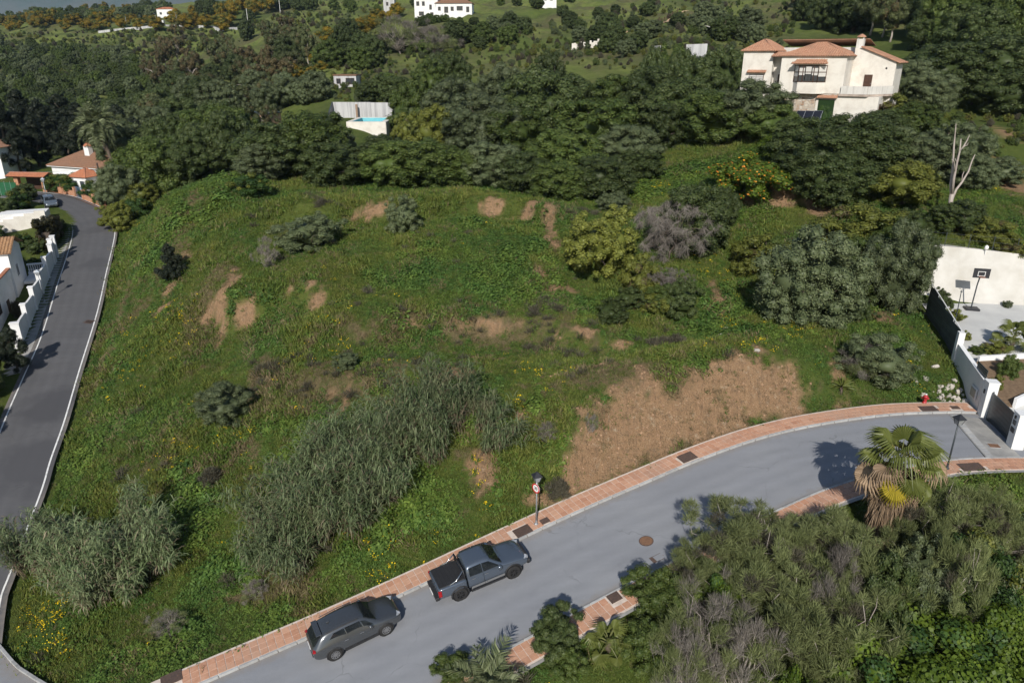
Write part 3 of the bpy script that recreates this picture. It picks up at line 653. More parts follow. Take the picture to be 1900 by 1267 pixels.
def limb_path(r, a, b2, n=5, wob=.05):
    a = np.array(a, float); b2 = np.array(b2, float); t = np.linspace(0, 1, n)[:, None]
    P = a + (b2 - a) * t + r.normal(size=(n, 3)) * wob * np.linalg.norm(b2 - a) * np.sin(t * math.pi); P[:, 2] += .08 * np.sin(t[:, 0] * math.pi) * np.linalg.norm(b2 - a); return P
def trunk_mesh(name, m, seed, C, r0=.035, fork=.22, limbs=7):
    r = np.random.RandomState(seed); mb = MB(); top = np.array([r.normal() * .03, r.normal() * .03, fork])
    mb.tube(limb_path(r, (0, 0, -.06), top, 4, .04), [r0 * 1.25, r0, r0 * .9, r0 * .8], 7)
    for k in r.permutation(len(C))[:limbs]:
        P = limb_path(r, top - np.array([0, 0, .02]), C[k][0], 5, .08); mb.tube(P, np.linspace(r0 * .6, r0 * .12, 5), 5)
    return mb.mesh(name, m, True)
PROTO = {}
def proto(kind, m, tree_name, seeds, **k):
    r0 = k.pop('r0', .035); fork = k.pop('fork', .22); limbs = k.pop('limbs', 7); bark = k.pop('bark', 'bark')
    L = []
    for s in seeds:
        cm, C = crown_mesh('crown', m, s, **k); L.append((cm, trunk_mesh('trunk', M[bark], s + 500, C, r0, fork, limbs)))
    PROTO[kind] = (tree_name, L)
proto('carob', LM['carob'], 'carob_tree', (1, 2, 3, 4), K=130, n=24000, leaf=.028, cr=(.055, .11), zc=.44, rz=.56, shell=.17, irr=.2, low=.0)
proto('olive', LM['olive'], 'olive_tree', (11, 12, 13, 14), K=130, n=24000, leaf=.026, asp=.4, cr=(.055, .11), zc=.44, rz=.56, shell=.17, irr=.2, low=.0)
proto('mid', LM['mid'], 'broadleaf_tree', (21, 22, 23), K=130, n=24000, leaf=.029, cr=(.055, .11), zc=.44, rz=.56, shell=.17, irr=.2, low=.0)
proto('gold', LM['gold'], 'broadleaf_tree', (31, 32, 33), K=100, n=18000, leaf=.030, cr=(.045, .10), zc=.46, rz=.54, shell=.2, low=.0)
proto('pine', LM['pine'], 'conifer_tree', (41, 42, 43), K=70, n=16000, leaf=.036, asp=.35, cr=(.07, .12), low=.08, prof=lambda z: .42 * min(1, (1.03 - z) * 1.7) * (.75 + .25 * math.sin(z * 23)), r0=.02, fork=.6, limbs=10)
proto('euca', LM['euca'], 'eucalyptus_tree', (51, 52, 53), K=60, n=12000, leaf=.032, asp=.4, cr=(.05, .11), zc=.60, rz=.40, low=.16, m2=LM['rust'], f2=.18, r0=.022, fork=.45, limbs=12, bark='palebark', irr=.4)
proto('rust', LM['rust'], 'eucalyptus_tree', (55, 56), K=56, n=11000, leaf=.032, asp=.4, cr=(.05, .11), zc=.60, rz=.40, low=.16, m2=LM['euca'], f2=.3, r0=.022, fork=.45, limbs=12, bark='palebark', irr=.4)
proto('mimosa', LM['mimosa'], 'mimosa_tree', (61, 62, 63), K=34, n=10000, leaf=.034, cr=(.10, .17), zc=.52, rz=.48, m2=LM['mid'], f2=.35)
proto('shrub', LM['mid'], 'shrub', (71, 72, 73), K=60, n=12000, leaf=.034, asp=.5, cr=(.06, .14), zc=.42, rz=.55, low=-.02, r0=.02, fork=.1)
proto('greyshrub', LM['olive'], 'shrub', (75, 76, 77), K=90, n=16000, leaf=.029, asp=.4, cr=(.045, .10), zc=.42, rz=.55, low=-.02, r0=.02, fork=.1, shell=.22)
proto('darkshrub', LM['carob'], 'shrub', (78, 79, 80), K=90, n=16000, leaf=.031, cr=(.045, .10), zc=.42, rz=.55, low=-.02, r0=.02, fork=.1, shell=.22)
proto('goldshrub', LM['gold'], 'shrub', (81, 82), K=54, n=11000, leaf=.034, cr=(.06, .14), zc=.42, rz=.55, low=-.02, m2=LM['rust'], f2=.12, r0=.02, fork=.1)
proto('bramble', LM['bright'], 'bramble_bush', (85, 86, 87), K=50, n=13000, leaf=.030, asp=.75, cr=(.07, .14), zc=.30, rz=.60, low=-.06, m2=LM['ivy'], f2=.3, r0=.012, fork=.1)
proto('ivy', LM['ivy'], 'climber_thicket', (88, 89), K=50, n=14000, leaf=.030, asp=.75, cr=(.08, .15), zc=.42, rz=.55, low=-.05, m2=LM['gold'], f2=.2, r0=.012, fork=.1)
proto('flowerbush', LM['bright'], 'flowering_shrub', (90, 91), K=50, n=13000, leaf=.030, asp=.75, cr=(.07, .14), zc=.30, rz=.60, low=-.05, m2=LM['flower'], f2=-.07, r0=.012, fork=.1)
proto('heath', LM['heath'], 'heath_shrub', (92, 93, 94), K=26, n=5000, leaf=.17, wisp=.010, cr=(.10, .2), zc=.30, rz=.55, low=-.06, core=True, r0=.012, fork=.1)
proto('broom', LM['broom'], 'broom_bush', (95, 96, 97), K=110, n=24000, leaf=.075, wisp=.0034, cr=(.035, .085), zc=.46, rz=.52, low=.0, core=False, r0=.014, fork=.10, limbs=40, bark='palebark', irr=.55, m2=LM['heath'], f2=.14)
proto('drybroom', LM['twig'], 'dry_bush', (98, 99), K=90, n=9000, leaf=.095, wisp=.0026, cr=(.035, .085), zc=.46, rz=.52, low=.0, core=False, r0=.012, fork=.10, limbs=46, bark='palebark', irr=.55, m2=LM['broom'], f2=.35)
proto('weeping', LM['twig'], 'leafless_bush', (105,), K=190, n=9000, leaf=.12, wisp=.0024, cr=(.015, .045), zc=.50, rz=.48, low=.0, core=False, r0=.013, fork=.45, limbs=44, bark='bark', irr=.5, fall=1.5)
_cnt = {}
def plant_at(kind, x, y, h, w, label, group=None, cat=None, sink=.0, name=None, rz=None, parts=True, wy=None):
    nm, L = PROTO[kind]; i = _cnt.get(kind, 0); _cnt[kind] = i + 1; cm, tm = L[i % len(L)]
    cat = cat or ('tree' if 'tree' in nm else 'bush'); nm = name or nm
    o = thing(nm, label, cat, (x, y, H(x, y) - sink), rng.rand() * 6.28 if rz is None else rz, group)
    o.scale = (w, wy or w, h)
    obj('crown', cm, o)
    if parts: obj('trunk', tm, o)
    return o
def plant(kind, px, ptop, f, wpx, label, group=None, **k):
    """crown seen at column px with its top at row ptop, standing f metres ahead, wpx pixels wide"""
    for _ in range(60):
        p = at_f(px, ptop, f); d = f * _c - (p[2] - CZ) * _s; w = wpx * d / FPX; h = p[2] - H(p[0], f)
        if h >= .72 * w: break
        f -= .35                                       # a flat crown means it stands nearer
    return plant_at(kind, p[0], f, max(.8, h * 1.08), w * 1.30, label, group, **k)
def plantb(kind, px, pbase, ptop, wpx, label, group=None, **k):
    """plant whose foliage meets the ground at pixel (px, pbase)"""
    g = G(px, pbase); d = g[1] * _c - (g[2] - CZ) * _s; w = wpx * d / FPX; f = g[1] + .30 * w
    hp = pbase - ptop; return plant(kind, px, ptop - .07 * hp, f, wpx * .88, label, group, sink=.06 * hp * d / FPX, **k)

# ------------------------------------------------------------------ countless small growth: points carrying instances
def scatter(name, P, meshes, idx, scl, label, tilt=.15, seed=0):
    r = np.random.RandomState(seed); n = len(P)
    me = bpy.data.meshes.new(name); me.vertices.add(n); me.vertices.foreach_set('co', np.asarray(P, np.float32).ravel())
    for nm, ty, v in (('idx', 'INT', np.asarray(idx, np.int32)), ('scl', 'FLOAT', np.asarray(scl, np.float32))):
        a = me.attributes.new(nm, ty, 'POINT'); a.data.foreach_set('value', v)
    rot = np.stack([r.normal(0, tilt, n), r.normal(0, tilt, n), r.rand(n) * 6.283], 1).astype(np.float32)
    a = me.attributes.new('rot', 'FLOAT_VECTOR', 'POINT'); a.data.foreach_set('vector', rot.ravel())
    o = obj(name, me); tag(o, label, None, None, 'stuff')
    c = bpy.data.collections.new(name + '_source')
    for i, m in enumerate(meshes): c.objects.link(bpy.data.objects.new('%s_%02d' % (name, i), m))
    ng = bpy.data.node_groups.new(name + '_scatter', 'GeometryNodeTree')
    ng.interface.new_socket('Geometry', in_out='INPUT', socket_type='NodeSocketGeometry'); ng.interface.new_socket('Geometry', in_out='OUTPUT', socket_type='NodeSocketGeometry')
    N = ng.nodes; gi = N.new('NodeGroupInput'); go = N.new('NodeGroupOutput'); ip = N.new('GeometryNodeInstanceOnPoints'); ci = N.new('GeometryNodeCollectionInfo')
    ci.inputs['Collection'].default_value = c; ci.inputs['Separate Children'].default_value = True; ci.inputs['Reset Children'].default_value = True
    def na(nm, ty): a = N.new('GeometryNodeInputNamedAttribute'); a.data_type = ty; a.inputs['Name'].default_value = nm; return a.outputs['Attribute']
    l = ng.links; l.new(gi.outputs[0], ip.inputs['Points']); l.new(ci.outputs[0], ip.inputs['Instance']); ip.inputs['Pick Instance'].default_value = True
    l.new(na('idx', 'INT'), ip.inputs['Instance Index']); l.new(na('scl', 'FLOAT'), ip.inputs['Scale'])
    er = N.new('FunctionNodeEulerToRotation'); l.new(na('rot', 'FLOAT_VECTOR'), er.inputs[0]); l.new(er.outputs[0], ip.inputs['Rotation'])
    l.new(ip.outputs[0], go.inputs[0])
    md = o.modifiers.new('scatter', 'NODES'); md.node_group = ng
    return o
def m_turf(name, cols, ycols):
    """blade colours that drift over the hillside"""
    t = NT(name); p = t.pos(); ti = t.attr('tint')
    k = t.mix(t.ramp(t.noise(p, .22, 5, .65), [(.40, 0), (.60, 1)]), t.ramp(ti, [(.1, cols[0]), (.9, cols[1])]), t.ramp(ti, [(.1, ycols[0]), (.9, ycols[1])]))
    k = t.mix(1.0, k, t.ramp(t.noise(p, 1.1, 3), [(.3, .72), (.7, 1.25)]), 'MULTIPLY')
    t.col(k); t.set(.6, .2)
    tr = t.new('ShaderNodeBsdfTranslucent'); t.l.new(k, tr.inputs['Color']); mx = t.new('ShaderNodeMixShader'); mx.inputs[0].default_value = .2
    t.l.new(t.p.outputs[0], mx.inputs[1]); t.l.new(tr.outputs[0], mx.inputs[2]); t.l.new(mx.outputs[0], t.out.inputs[0]); return t.m
GRASS_M = m_turf('spring grass', ((.056, .098, .016), (.136, .190, .040)), ((.094, .119, .021), (.202, .215, .054)))
WEED_M = m_turf('broad weeds', ((.038, .090, .017), (.106, .182, .042)), ((.063, .113, .017), (.155, .218, .043)))
DRYG_M = m_turf('dry grass', ((.115, .088, .048), (.27, .21, .12)), ((.10, .088, .040), (.22, .185, .09)))
def tuft(seed, m, nb, hgt, spread, w, lean=.5):
    r = np.random.RandomState(seed); P = np.c_[r.normal(0, spread, (nb, 2)), np.full(nb, -.03)]; D = unit(np.c_[r.normal(0, lean, (nb, 2)), np.ones(nb)])
    V, F = strands(r, P, D, hgt * (.5 + .8 * r.rand(nb)), w, .12); return np_mesh('tuft', V, F, m, tint=np.repeat(r.rand(nb), 5))
def rosette(seed, m, n, rad, leaf, hz=.6, asp=.7, m2=None, f2=0):
    r = np.random.RandomState(seed); d = rand_dir(r, n); d[:, 2] = np.abs(d[:, 2]); P = d * rad * (.5 + .5 * r.rand(n))[:, None]; P[:, 2] *= hz
    N = unit(d + rand_dir(r, n) * .6 + np.array([0, 0, .8])); V, F = leaf_quads(r, P, N, leaf * (.7 + .6 * r.rand(n)), asp)
    mi = (r.rand(n) < f2).astype(int) if f2 else None
    return np_mesh('rosette', V, F, [m] + ([m2] if m2 else []), tint=np.repeat(r.rand(n), 4), mi=mi)
M['yellow'] = surf('yellow petals', (.85, .62, .02), (.70, .45, .01), 5, .6, .2)
def flower(seed):
    r = np.random.RandomState(seed); n = 9; d = rand_dir(r, n); d[:, 2] = .75 + .25 * np.abs(d[:, 2]); P = d * np.array([.30, .30, .32]); N = unit(rand_dir(r, n) * .5 + np.array([0, -.2, 1]))
    V, F = leaf_quads(r, P, N, .050 + .03 * r.rand(n), 1.0); n2 = 12
    V2, F2 = strands(r, np.c_[r.normal(0, .08, (n2, 2)), np.zeros(n2)], unit(np.c_[r.normal(0, .5, (n2, 2)), np.ones(n2)]), .36, .03)
    return np_mesh('flower', np.vstack([V, V2]), [F] + [f + len(V) for f in F2], [M['yellow'], WEED_M], tint=np.r_[np.full(len(V), .5), np.repeat(r.rand(n2), 5)], mi=np.r_[np.zeros(n, int), np.ones(2 * n2, int)])
def heathlet(seed):
    r = np.random.RandomState(seed); n = 150; d = rand_dir(r, n); d[:, 2] = np.abs(d[:, 2]) * .8; P = d * .36 * r.rand(n)[:, None]; D = unit(d + np.array([0, 0, .7]) + rand_dir(r, n) * .5)
    V, F = strands(r, P, D, .13 + .10 * r.rand(n), .016); return np_mesh('heathlet', V, F, LM['heath'], tint=np.repeat(r.rand(n), 5))
def free_ground(n, box, seed):
    r = np.random.RandomState(seed); x = r.uniform(box[0], box[1], n); y = r.uniform(box[2], box[3], n)
    dr, _ = _near(_RC, x, y); dl, _ = _near(_LC, x, y)
    hw = np.interp(x, [10, 18, 26], [3.2, 3.08, 2.92]) + 1.45
    ok = (dr > hw + (r.rand(n) - .5) * .45) & (dl > 2.75 + r.rand(n) * .35)
    ok &= ~((x > 28.4) & (x < 58) & (y > 36.0) & (y < 63)) | ((x < 34) & (y > 44.0) & (x < 29.4 + (y - 36) * .22))
    ok &= ~((y < yj(x) + .35) & (x < -16)); ok &= ~((x < -36 - (y - 40) * .36) & (y < 112))
    x, y = x[ok], y[ok]; z = HT(x, y); px, py, d = project(np.stack([x, y, z], 1)); k = (px > -60) & (px < 1960) & (py > -60) & (py < 1330)
    return x[k], y[k], z[k], d[k], r
# ------------------------------------------------------------------ grass, weeds, dry growth, flowers on the hillside
GB = (-62, 52, 18, 110)
x, y, z, d, r = free_ground(330000, GB, 1)
dirt = pmask(DIRT, x, y, 31); dry = pmask(DRY, x, y, 47); lush = pmask(LUSH, x, y, 53); hth = pmask(HEATH, x, y, 59, .8); pn = fbm(x, y, 5, 3, 77)
u = r.rand(len(x)); keep = u < np.clip(1.05 - 1.05 * dirt - .25 * dry + .85 * sstep(.555, .63, fbm(x, y, 1.3, 3, 133)), .04, 1)
pw = np.clip(.18 + .9 * sstep(.45, .62, pn) + lush - .5 * dry, .05, .95); pd = np.clip(.03 + .50 * dry + .20 * sstep(.6, .7, fbm(x, y, 2.2, 3, 91)), 0, .85)
v = r.rand(len(x)); kind = np.where(v < pd, 2, np.where(r.rand(len(x)) < pw, 1, 0))
idx = np.where(kind == 0, r.randint(0, 3, len(x)), np.where(kind == 1, 3 + r.randint(0, 4, len(x)), 7 + r.randint(0, 2, len(x))))
S = (.75 + .75 * r.rand(len(x))) * np.interp(d, [30, 90], [.85, 1.35]) * np.where(kind == 1, 1 + .5 * lush, 1) * (.7 + .8 * sstep(.4, .65, fbm(x, y, 3, 2, 15)))
S *= np.where(dirt > .4, .7, 1)
far_thin = r.rand(len(x)) < np.interp(d, [35, 60, 100], [1, .8, .5])
keep |= (dirt > .3) & (r.rand(len(x)) < .09); idx = np.where((dirt > .3) & (r.rand(len(x)) < .75), 7 + r.randint(0, 2, len(x)), idx)
k = keep & far_thin
tufts = [tuft(s, GRASS_M, 20, .22, .15, .024) for s in (1, 2, 3)] + [rosette(s, WEED_M, 20, .20, .10, .8) for s in (4, 5)] + [rosette(s, WEED_M, 24, .24, .085, 1.1, .5) for s in (6, 7)] + [tuft(s, DRYG_M, 18, .27, .12, .020, .6) for s in (8, 9)]
scatter('grass', np.stack([x, y, z], 1)[k], tufts, idx[k], S[k], 'rough spring grass and weeds over the hillside', seed=3)
print('grass', k.sum())
x, y, z, d, r = free_ground(60000, GB, 2); hth = pmask(HEATH, x, y, 59, .8); hn = sstep(.56, .68, fbm(x, y, 3.2, 3, 101)); k = r.rand(len(x)) < np.clip(hth * .75 * (.15 + hn) + .03 * hn, 0, 1)
scatter('low_heath', np.stack([x, y, z], 1)[k], [heathlet(s) for s in (1, 2, 3)], r.randint(0, 3, k.sum()), .8 + 1.0 * r.rand(k.sum()), 'dark grey brown heath tufts in drifts across the slope', seed=4)
x, y, z, d, r = free_ground(60000, GB, 5); fl = pmask(FLOW, x, y, 61, .8); k = r.rand(len(x)) < np.clip(fl * .62 * (.15 + sstep(.45, .7, fbm(x, y, 1.5, 3, 8)) * 1.4) + .006, 0, 1)
scatter('yellow_wildflowers', np.stack([x, y, z], 1)[k], [flower(s) for s in (1, 2, 3)], r.randint(0, 3, k.sum()), .7 + .6 * r.rand(k.sum()), 'yellow wildflowers dotted through the grass', seed=5)

# ------------------------------------------------------------------ the wood along the crest, tree by tree
W = 'trees of the wood along the crest'
for a in [
 ('carob', 500, 232, 97, 130, 'dark round tree at the left end of the crest wood'), ('mid', 575, 205, 99, 130, 'yellow flecked green tree topping the left end of the crest wood'), ('carob', 610, 262, 95, 110, 'dark low tree at the foot of the left end of the crest wood'), ('olive', 480, 260, 93.5, 95, 'grey green bush tree where the wood meets the left grass slope'),
 ('olive', 612, 226, 106, 66, 'grey green tree just below the pool wall'), ('carob', 708, 250, 98, 90, 'dark tree directly below the turquoise pool'), ('mid', 725, 262, 95, 110, 'green bushy tree in the front row below the pool'), ('gold', 795, 195, 108, 90, 'yellow green tree right of the pool wall'),
 ('mid', 790, 258, 96, 120, 'leafy fresh green tree at the front edge of the wood'), ('olive', 845, 150, 122, 120, 'pale grey green tree rising right of the white pool wall'), ('olive', 895, 178, 106, 130, 'tall grey green tree in the middle of the wood'), ('mid', 860, 275, 95, 90, 'fresh green low tree in the front row left of the wood centre'),
 ('olive', 915, 262, 97, 110, 'grey green tree in the front row at the wood centre'), ('carob', 1000, 130, 114, 140, 'broad blackish green tree at the heart of the wood'), ('carob', 975, 285, 94, 95, 'dark tree at the foot of the wood above the earth scar'), ('mid', 1050, 242, 98, 130, 'dense green tree in the right front of the wood'),
 ('mid', 1040, 300, 93, 100, 'small fresh green tree in front of the dense green tree'), ('mid', 1110, 182, 104, 140, 'tall green tree right of the wood centre'), ('carob', 1115, 285, 94, 110, 'dark tree at the right foot of the wood'), ('olive', 1170, 232, 97, 110, 'grey green tree at the right end of the wood front'), ('carob', 1185, 275, 92, 80, 'small dark tree at the right tip of the wood front'),
 ('carob', 1060, 140, 124, 110, 'dark tree behind the heart of the wood'), ('mid', 1143, 140, 120, 110, 'green tree at the back of the wood with dry twigs'), ('carob', 1210, 128, 116, 110, 'dark tree behind the right end of the wood'), ('carob', 1020, 90, 140, 62, 'round dark tree standing alone behind the wood'), ('olive', 930, 122, 134, 90, 'grey green tree behind the wood near the ruin'),
 ('mid', 1250, 84, 132, 80, 'green tree between the two white garden walls'), ('carob', 1270, 148, 106, 120, 'dark tree left of the hillside villa, lower row'), ('mid', 1330, 165, 101, 130, 'green tree below the villa left corner'), ('olive', 1395, 150, 97, 135, 'grey green tree hiding the lower left corner of the villa'), ('carob', 1345, 88, 118, 80, 'dark tree just left of the villa roof'),
 ('carob', 1300, 110, 116, 90, 'dark tree behind the white garden wall left of the villa'), ('carob', 1240, 190, 101, 75, 'dark tree at the right foot of the wood above the flower bank'), ('carob', 1310, 185, 101, 90, 'low dark tree left of the flower bank'), ('mid', 760, 150, 128, 80, 'green tree at the back left of the wood'), ('mid', 800, 110, 150, 70, 'round green tree near the ruined wall behind the wood'),
 ('carob', 830, 100, 152, 70, 'dark green tree right of the ruined wall'), ('gold', 752, 212, 118, 42, 'small golden tree under the right end of the pool wall'), ('mid', 960, 200, 104, 110, 'fresh green tree filling the middle of the wood'), ('carob', 650, 275, 94.5, 72, 'dark low tree left of the bare earth gully')]:
    plant(*a[:5], a[5], W)
plant('euca', 452, 192, 130.5, 44, 'sparse brown tree in front of the peach ruin, left'); plant('euca', 492, 196, 130, 40, 'sparse brown tree in front of the peach ruin, right')
VW = 'trees around the hillside villa'
for a in [
 ('carob', 1500, 215, 93, 110, 'dark tree hiding the villa stone base'), ('carob', 1640, 205, 92, 90, 'dark tree below the villa terrace'), ('mid', 1440, 195, 94, 90, 'green tree at the villa lower left corner'), ('carob', 1270, 95, 118, 60, 'dark tree in front of the longer garden wall'), ('carob', 1215, 92, 124, 50, 'dark tree in front of the short garden wall'), ('carob', 1530, 235, 88, 140, 'big dark tree below the villa, left half'), ('carob', 1595, 212, 90, 150, 'biggest dark tree below the villa bay window'), ('carob', 1555, 285, 84, 130, 'dark tree low in front of the villa, above the orange bank'), ('olive', 1640, 225, 88, 110, 'grey green tree below the villa balcony'),
 ('goldshrub', 1665, 168, 97, 80, 'bright yellow green bush right of the villa terrace'), ('mid', 1700, 190, 95, 90, 'green bush beside the path right of the villa'), ('olive', 1700, 110, 104, 90, 'grey green tree right of the villa gable'), ('carob', 1760, 82, 112, 130, 'tall dark tree right of the villa'), ('olive', 1735, 135, 100, 90, 'grey tree right of the villa, lower'),
 ('carob', 1860, 62, 112, 140, 'tall dark tree at the right picture edge, upper'), ('carob', 1885, 130, 104, 110, 'dark tree at the right picture edge, lower'), ('mid', 1815, 100, 118, 80, 'green tree between the two dark trees at right'), ('olive', 1790, 228, 80, 110, 'grey green tree behind the bleached dead tree'), ('olive', 1730, 245, 82, 100, 'grey green tree left of the bleached dead tree'),
 ('gold', 1690, 300, 74, 110, 'yellow green tree left of the bleached dead tree'), ('goldshrub', 1600, 372, 70, 150, 'broad yellow green thicket above the big olive'), ('goldshrub', 1560, 405, 66, 110, 'climber covered thicket left of the court'), ('mid', 1650, 400, 67, 110, 'green thicket between olive and court'), ('olive', 1820, 290, 76, 70, 'small grey tree right of the dead tree'), ('darkshrub', 1790, 370, 70, 80, 'dark shrub right of the dead tree base'),
 ('greyshrub', 1870, 290, 80, 70, 'grey shrub on the terrace at the right picture edge'), ('goldshrub', 1850, 402, 65.5, 70, 'yellow green shrubs above the court wall'), ('goldshrub', 1890, 435, 63.6, 55, 'shrub hanging over the court wall at the picture edge'), ('mid', 1760, 380, 69, 60, 'green shrub around the dead tree base'), ('darkshrub', 1700, 385, 68, 70, 'dark shrub left of the dead tree base')]:
    plant(*a[:5], a[5], VW)
for a in [
 ('ivy', 1470, 560, 455, 90, 'leafy thicket left of the big olive tree'), ('mid', 1620, 560, 440, 110, 'green bushy tree right of the big olive tree'), ('goldshrub', 1390, 520, 450, 70, 'yellow green shrub left of the low green tree'), ('carob', 1722, 530, 430, 60, 'dark tree in the corner of the court fence'), ('darkshrub', 1590, 600, 530, 90, 'dark shrub at the foot of the big olive tree'), ('gold', 1090, 520, 420, 80, 'paler yellow green tree at the left of the clump'), ('carob', 1345, 430, 350, 70, 'dark shrub right of the dark evergreen'), ('mid', 1230, 590, 530, 70, 'green shrub in front of the leafless bush'),
 ('olive', 1520, 612, 432, 190, 'big olive tree standing alone left of the court wall'), ('olive', 1680, 590, 415, 130, 'olive tree against the slatted fence of the court'), ('gold', 1120, 545, 385, 140, 'yellow green tree in the middle of the slope'), ('carob', 1300, 480, 338, 140, 'dark evergreen tree behind the grey leafless bush'),
 ('goldshrub', 1420, 520, 428, 125, 'low green tree right of the grey leafless bush'), ('darkshrub', 1268, 600, 520, 80, 'dark shrub under the grey leafless bush'), ('goldshrub', 1190, 560, 470, 70, 'golden shrub between the yellow green tree and the leafless bush'), ('darkshrub', 1135, 592, 555, 70, 'low dark shrub below the yellow green tree'), ('goldshrub', 1215, 585, 540, 70, 'olive yellow shrub left of the dark shrub'),
 ('greyshrub', 570, 468, 388, 125, 'grey green shrub alone on the upper left slope'), ('greyshrub', 745, 436, 362, 70, 'upright shrub with a dry top in the upper middle slope'), ('pine', 310, 538, 460, 60, 'blackish shrub alone on the left slope'), ('greyshrub', 405, 802, 715, 110, 'grey green shrub alone on the lower left slope'), ('greyshrub', 1140, 400, 350, 60, 'grey green shrub behind the yellow green tree'),
 ('greyshrub', 1640, 735, 622, 140, 'twiggy leafy bush beside the pavement near the yucca'), ('drybroom', 1615, 728, 640, 90, 'bare grey twigs in front of the leafy bush near the yucca'), ('flowerbush', 1395, 300, 272, 140, 'flowering bank of orange nasturtiums below the villa'), ('bramble', 1455, 290, 235, 90, 'bright creeper right of the orange flower bank'), ('bramble', 1340, 255, 225, 60, 'bright green creeper left of the flower bank'), ('ivy', 460, 360, 320, 70, 'low thicket at the left foot of the crest wood'),
 ('heath', 385, 905, 865, 50, 'brown dry tussock on the lower left slope'), ('heath', 1035, 925, 885, 50, 'brown dry tussock near the speed sign lamp'), ('greyshrub', 640, 690, 655, 50, 'grey shrublet on the heathy terrace'), ('mid', 1435, 505, 440, 60, 'small green bush with bare twigs on the right slope'), ('darkshrub', 1170, 570, 530, 60, 'small dark bush at the foot of the golden shrub')]:
    plantb(*a[:5], a[5])
# ------------------------------------------------------------------ trees and woods farther off
def inside(poly, x, y):
    c = False; n = len(poly)
    for i in range(n):
        x0, y0 = poly[i]; x1, y1 = poly[(i + 1) % n]
        if (y0 > y) != (y1 > y) and x < (x1 - x0) * (y - y0) / (y1 - y0) + x0: c = not c
    return c
def spots_in(poly, n, seed, mind=0.):
    r = np.random.RandomState(seed); xs = [p[0] for p in poly]; ys = [p[1] for p in poly]; out = []; tries = 0
    while len(out) < n and tries < n * 40:
        tries += 1; a = r.uniform(min(xs), max(xs)); b2 = r.uniform(min(ys), max(ys))
        if inside(poly, a, b2) and all((a - q[0]) ** 2 + (b2 - q[1]) ** 2 * 4 > mind * mind for q in out): out.append((a, b2))
    out.sort(key=lambda q: q[1]); return out, r
ORD = 'first second third fourth fifth sixth seventh eighth ninth tenth eleventh twelfth thirteenth fourteenth fifteenth sixteenth'.split()
def ordinals(lists):                                # short rows can be told apart by their order
    for L in lists:
        L.sort(key=lambda q: q[0])
        if 1 < len(L) <= 16:
            for i, (_, o) in enumerate(L): o['label'] = o['label'] + ', ' + ('leftmost' if i == 0 else 'rightmost' if i == len(L) - 1 else ORD[i] + ' from the left')
def far_trees(kinds, poly, n, hr, wr, label, group, seed, mind=8., f0=105.):
    S, r = spots_in(poly, n, seed, mind); made = {}
    for (px, py) in S:
        k = kinds[r.randint(len(kinds))]; g = G(px, py, f0); h = r.uniform(*hr) * 1.12
        made.setdefault(k, []).append((px, plant_at(k, g[0], g[1], h, h * r.uniform(*wr) * 1.12, label.get(k) if isinstance(label, dict) else label, group, parts=g[1] < 380)))
    ordinals([v for v in made.values()])
far_trees(['carob', 'olive', 'mid'], [(215, 410), (225, 330), (330, 300), (440, 240), (440, 320), (300, 370)], 22, (6, 9), (.8, 1.1), {'carob': 'dark tree in the grove between road and crest', 'olive': 'grey green tree in the grove between road and crest', 'mid': 'fresh green tree in the grove between road and crest'}, 'grove above the dark road', 3, 16, 85)
far_trees(['carob', 'olive', 'euca'], [(215, 300), (240, 200), (420, 170), (450, 230), (330, 290)], 20, (6, 9), (.8, 1.1), {'carob': 'dark tree behind the grove right of the tall palm', 'olive': 'grey green tree behind the grove right of the tall palm', 'euca': 'brownish tree behind the grove right of the tall palm'}, 'trees right of the tall palm', 4, 16, 105)
far_trees(['gold', 'ivy'], [(212, 430), (220, 370), (270, 360), (275, 400), (240, 440)], 9, (2.2, 3.6), (.9, 1.3), {'gold': 'yellowing bush crowding the bend of the dark road', 'ivy': 'ivy clad bush crowding the bend of the dark road'}, 'bushes at the road bend', 5, 10, 85)
_pl = []
for px, pt, f, w in [(-10, 190, 150, 90), (30, 178, 160, 90), (70, 195, 150, 80), (105, 185, 165, 90), (140, 200, 158, 80), (170, 215, 150, 70), (215, 205, 150, 70), (55, 225, 138, 80), (120, 225, 140, 70), (245, 225, 146, 60), (20, 240, 132, 70), (195, 240, 142, 50)]:
    _pl.append((px, plant('pine', px, pt, f, w, 'blackish conifer in the row behind the white bungalow', 'conifers behind the bungalow')))
ordinals([_pl])
far_trees(['euca', 'euca', 'rust', 'carob'], [(240, 130), (330, 70), (450, 75), (570, 75), (600, 130), (500, 190), (400, 200), (310, 185)], 36, (7, 11), (.7, 1.0), {'euca': 'brown green eucalyptus in the wood below the far road', 'rust': 'rusty brown eucalyptus in the wood below the far road', 'carob': 'dark tree in the eucalyptus wood below the far road'}, 'eucalyptus wood in the valley', 6, 17)
far_trees(['mimosa'], [(0, 45), (180, 35), (420, 42), (430, 62), (330, 58), (180, 62), (20, 62)], 40, (5, 8), (1.1, 1.5), 'mimosa tree in yellow bloom along the far road', 'mimosa trees by the far road', 7, 9)
far_trees(['mimosa'], [(600, 85), (740, 20), (760, 30), (640, 85)], 14, (4, 6), (1.1, 1.5), 'mimosa tree in yellow bloom on the green spur', 'mimosa trees on the spur', 8, 8)
far_trees(['mimosa'], [(520, 145), (600, 110), (640, 130), (560, 160)], 7, (3, 4.5), (1, 1.4), 'small yellow mimosa on the slope behind the hut', 'mimosa trees behind the hut', 18, 9)
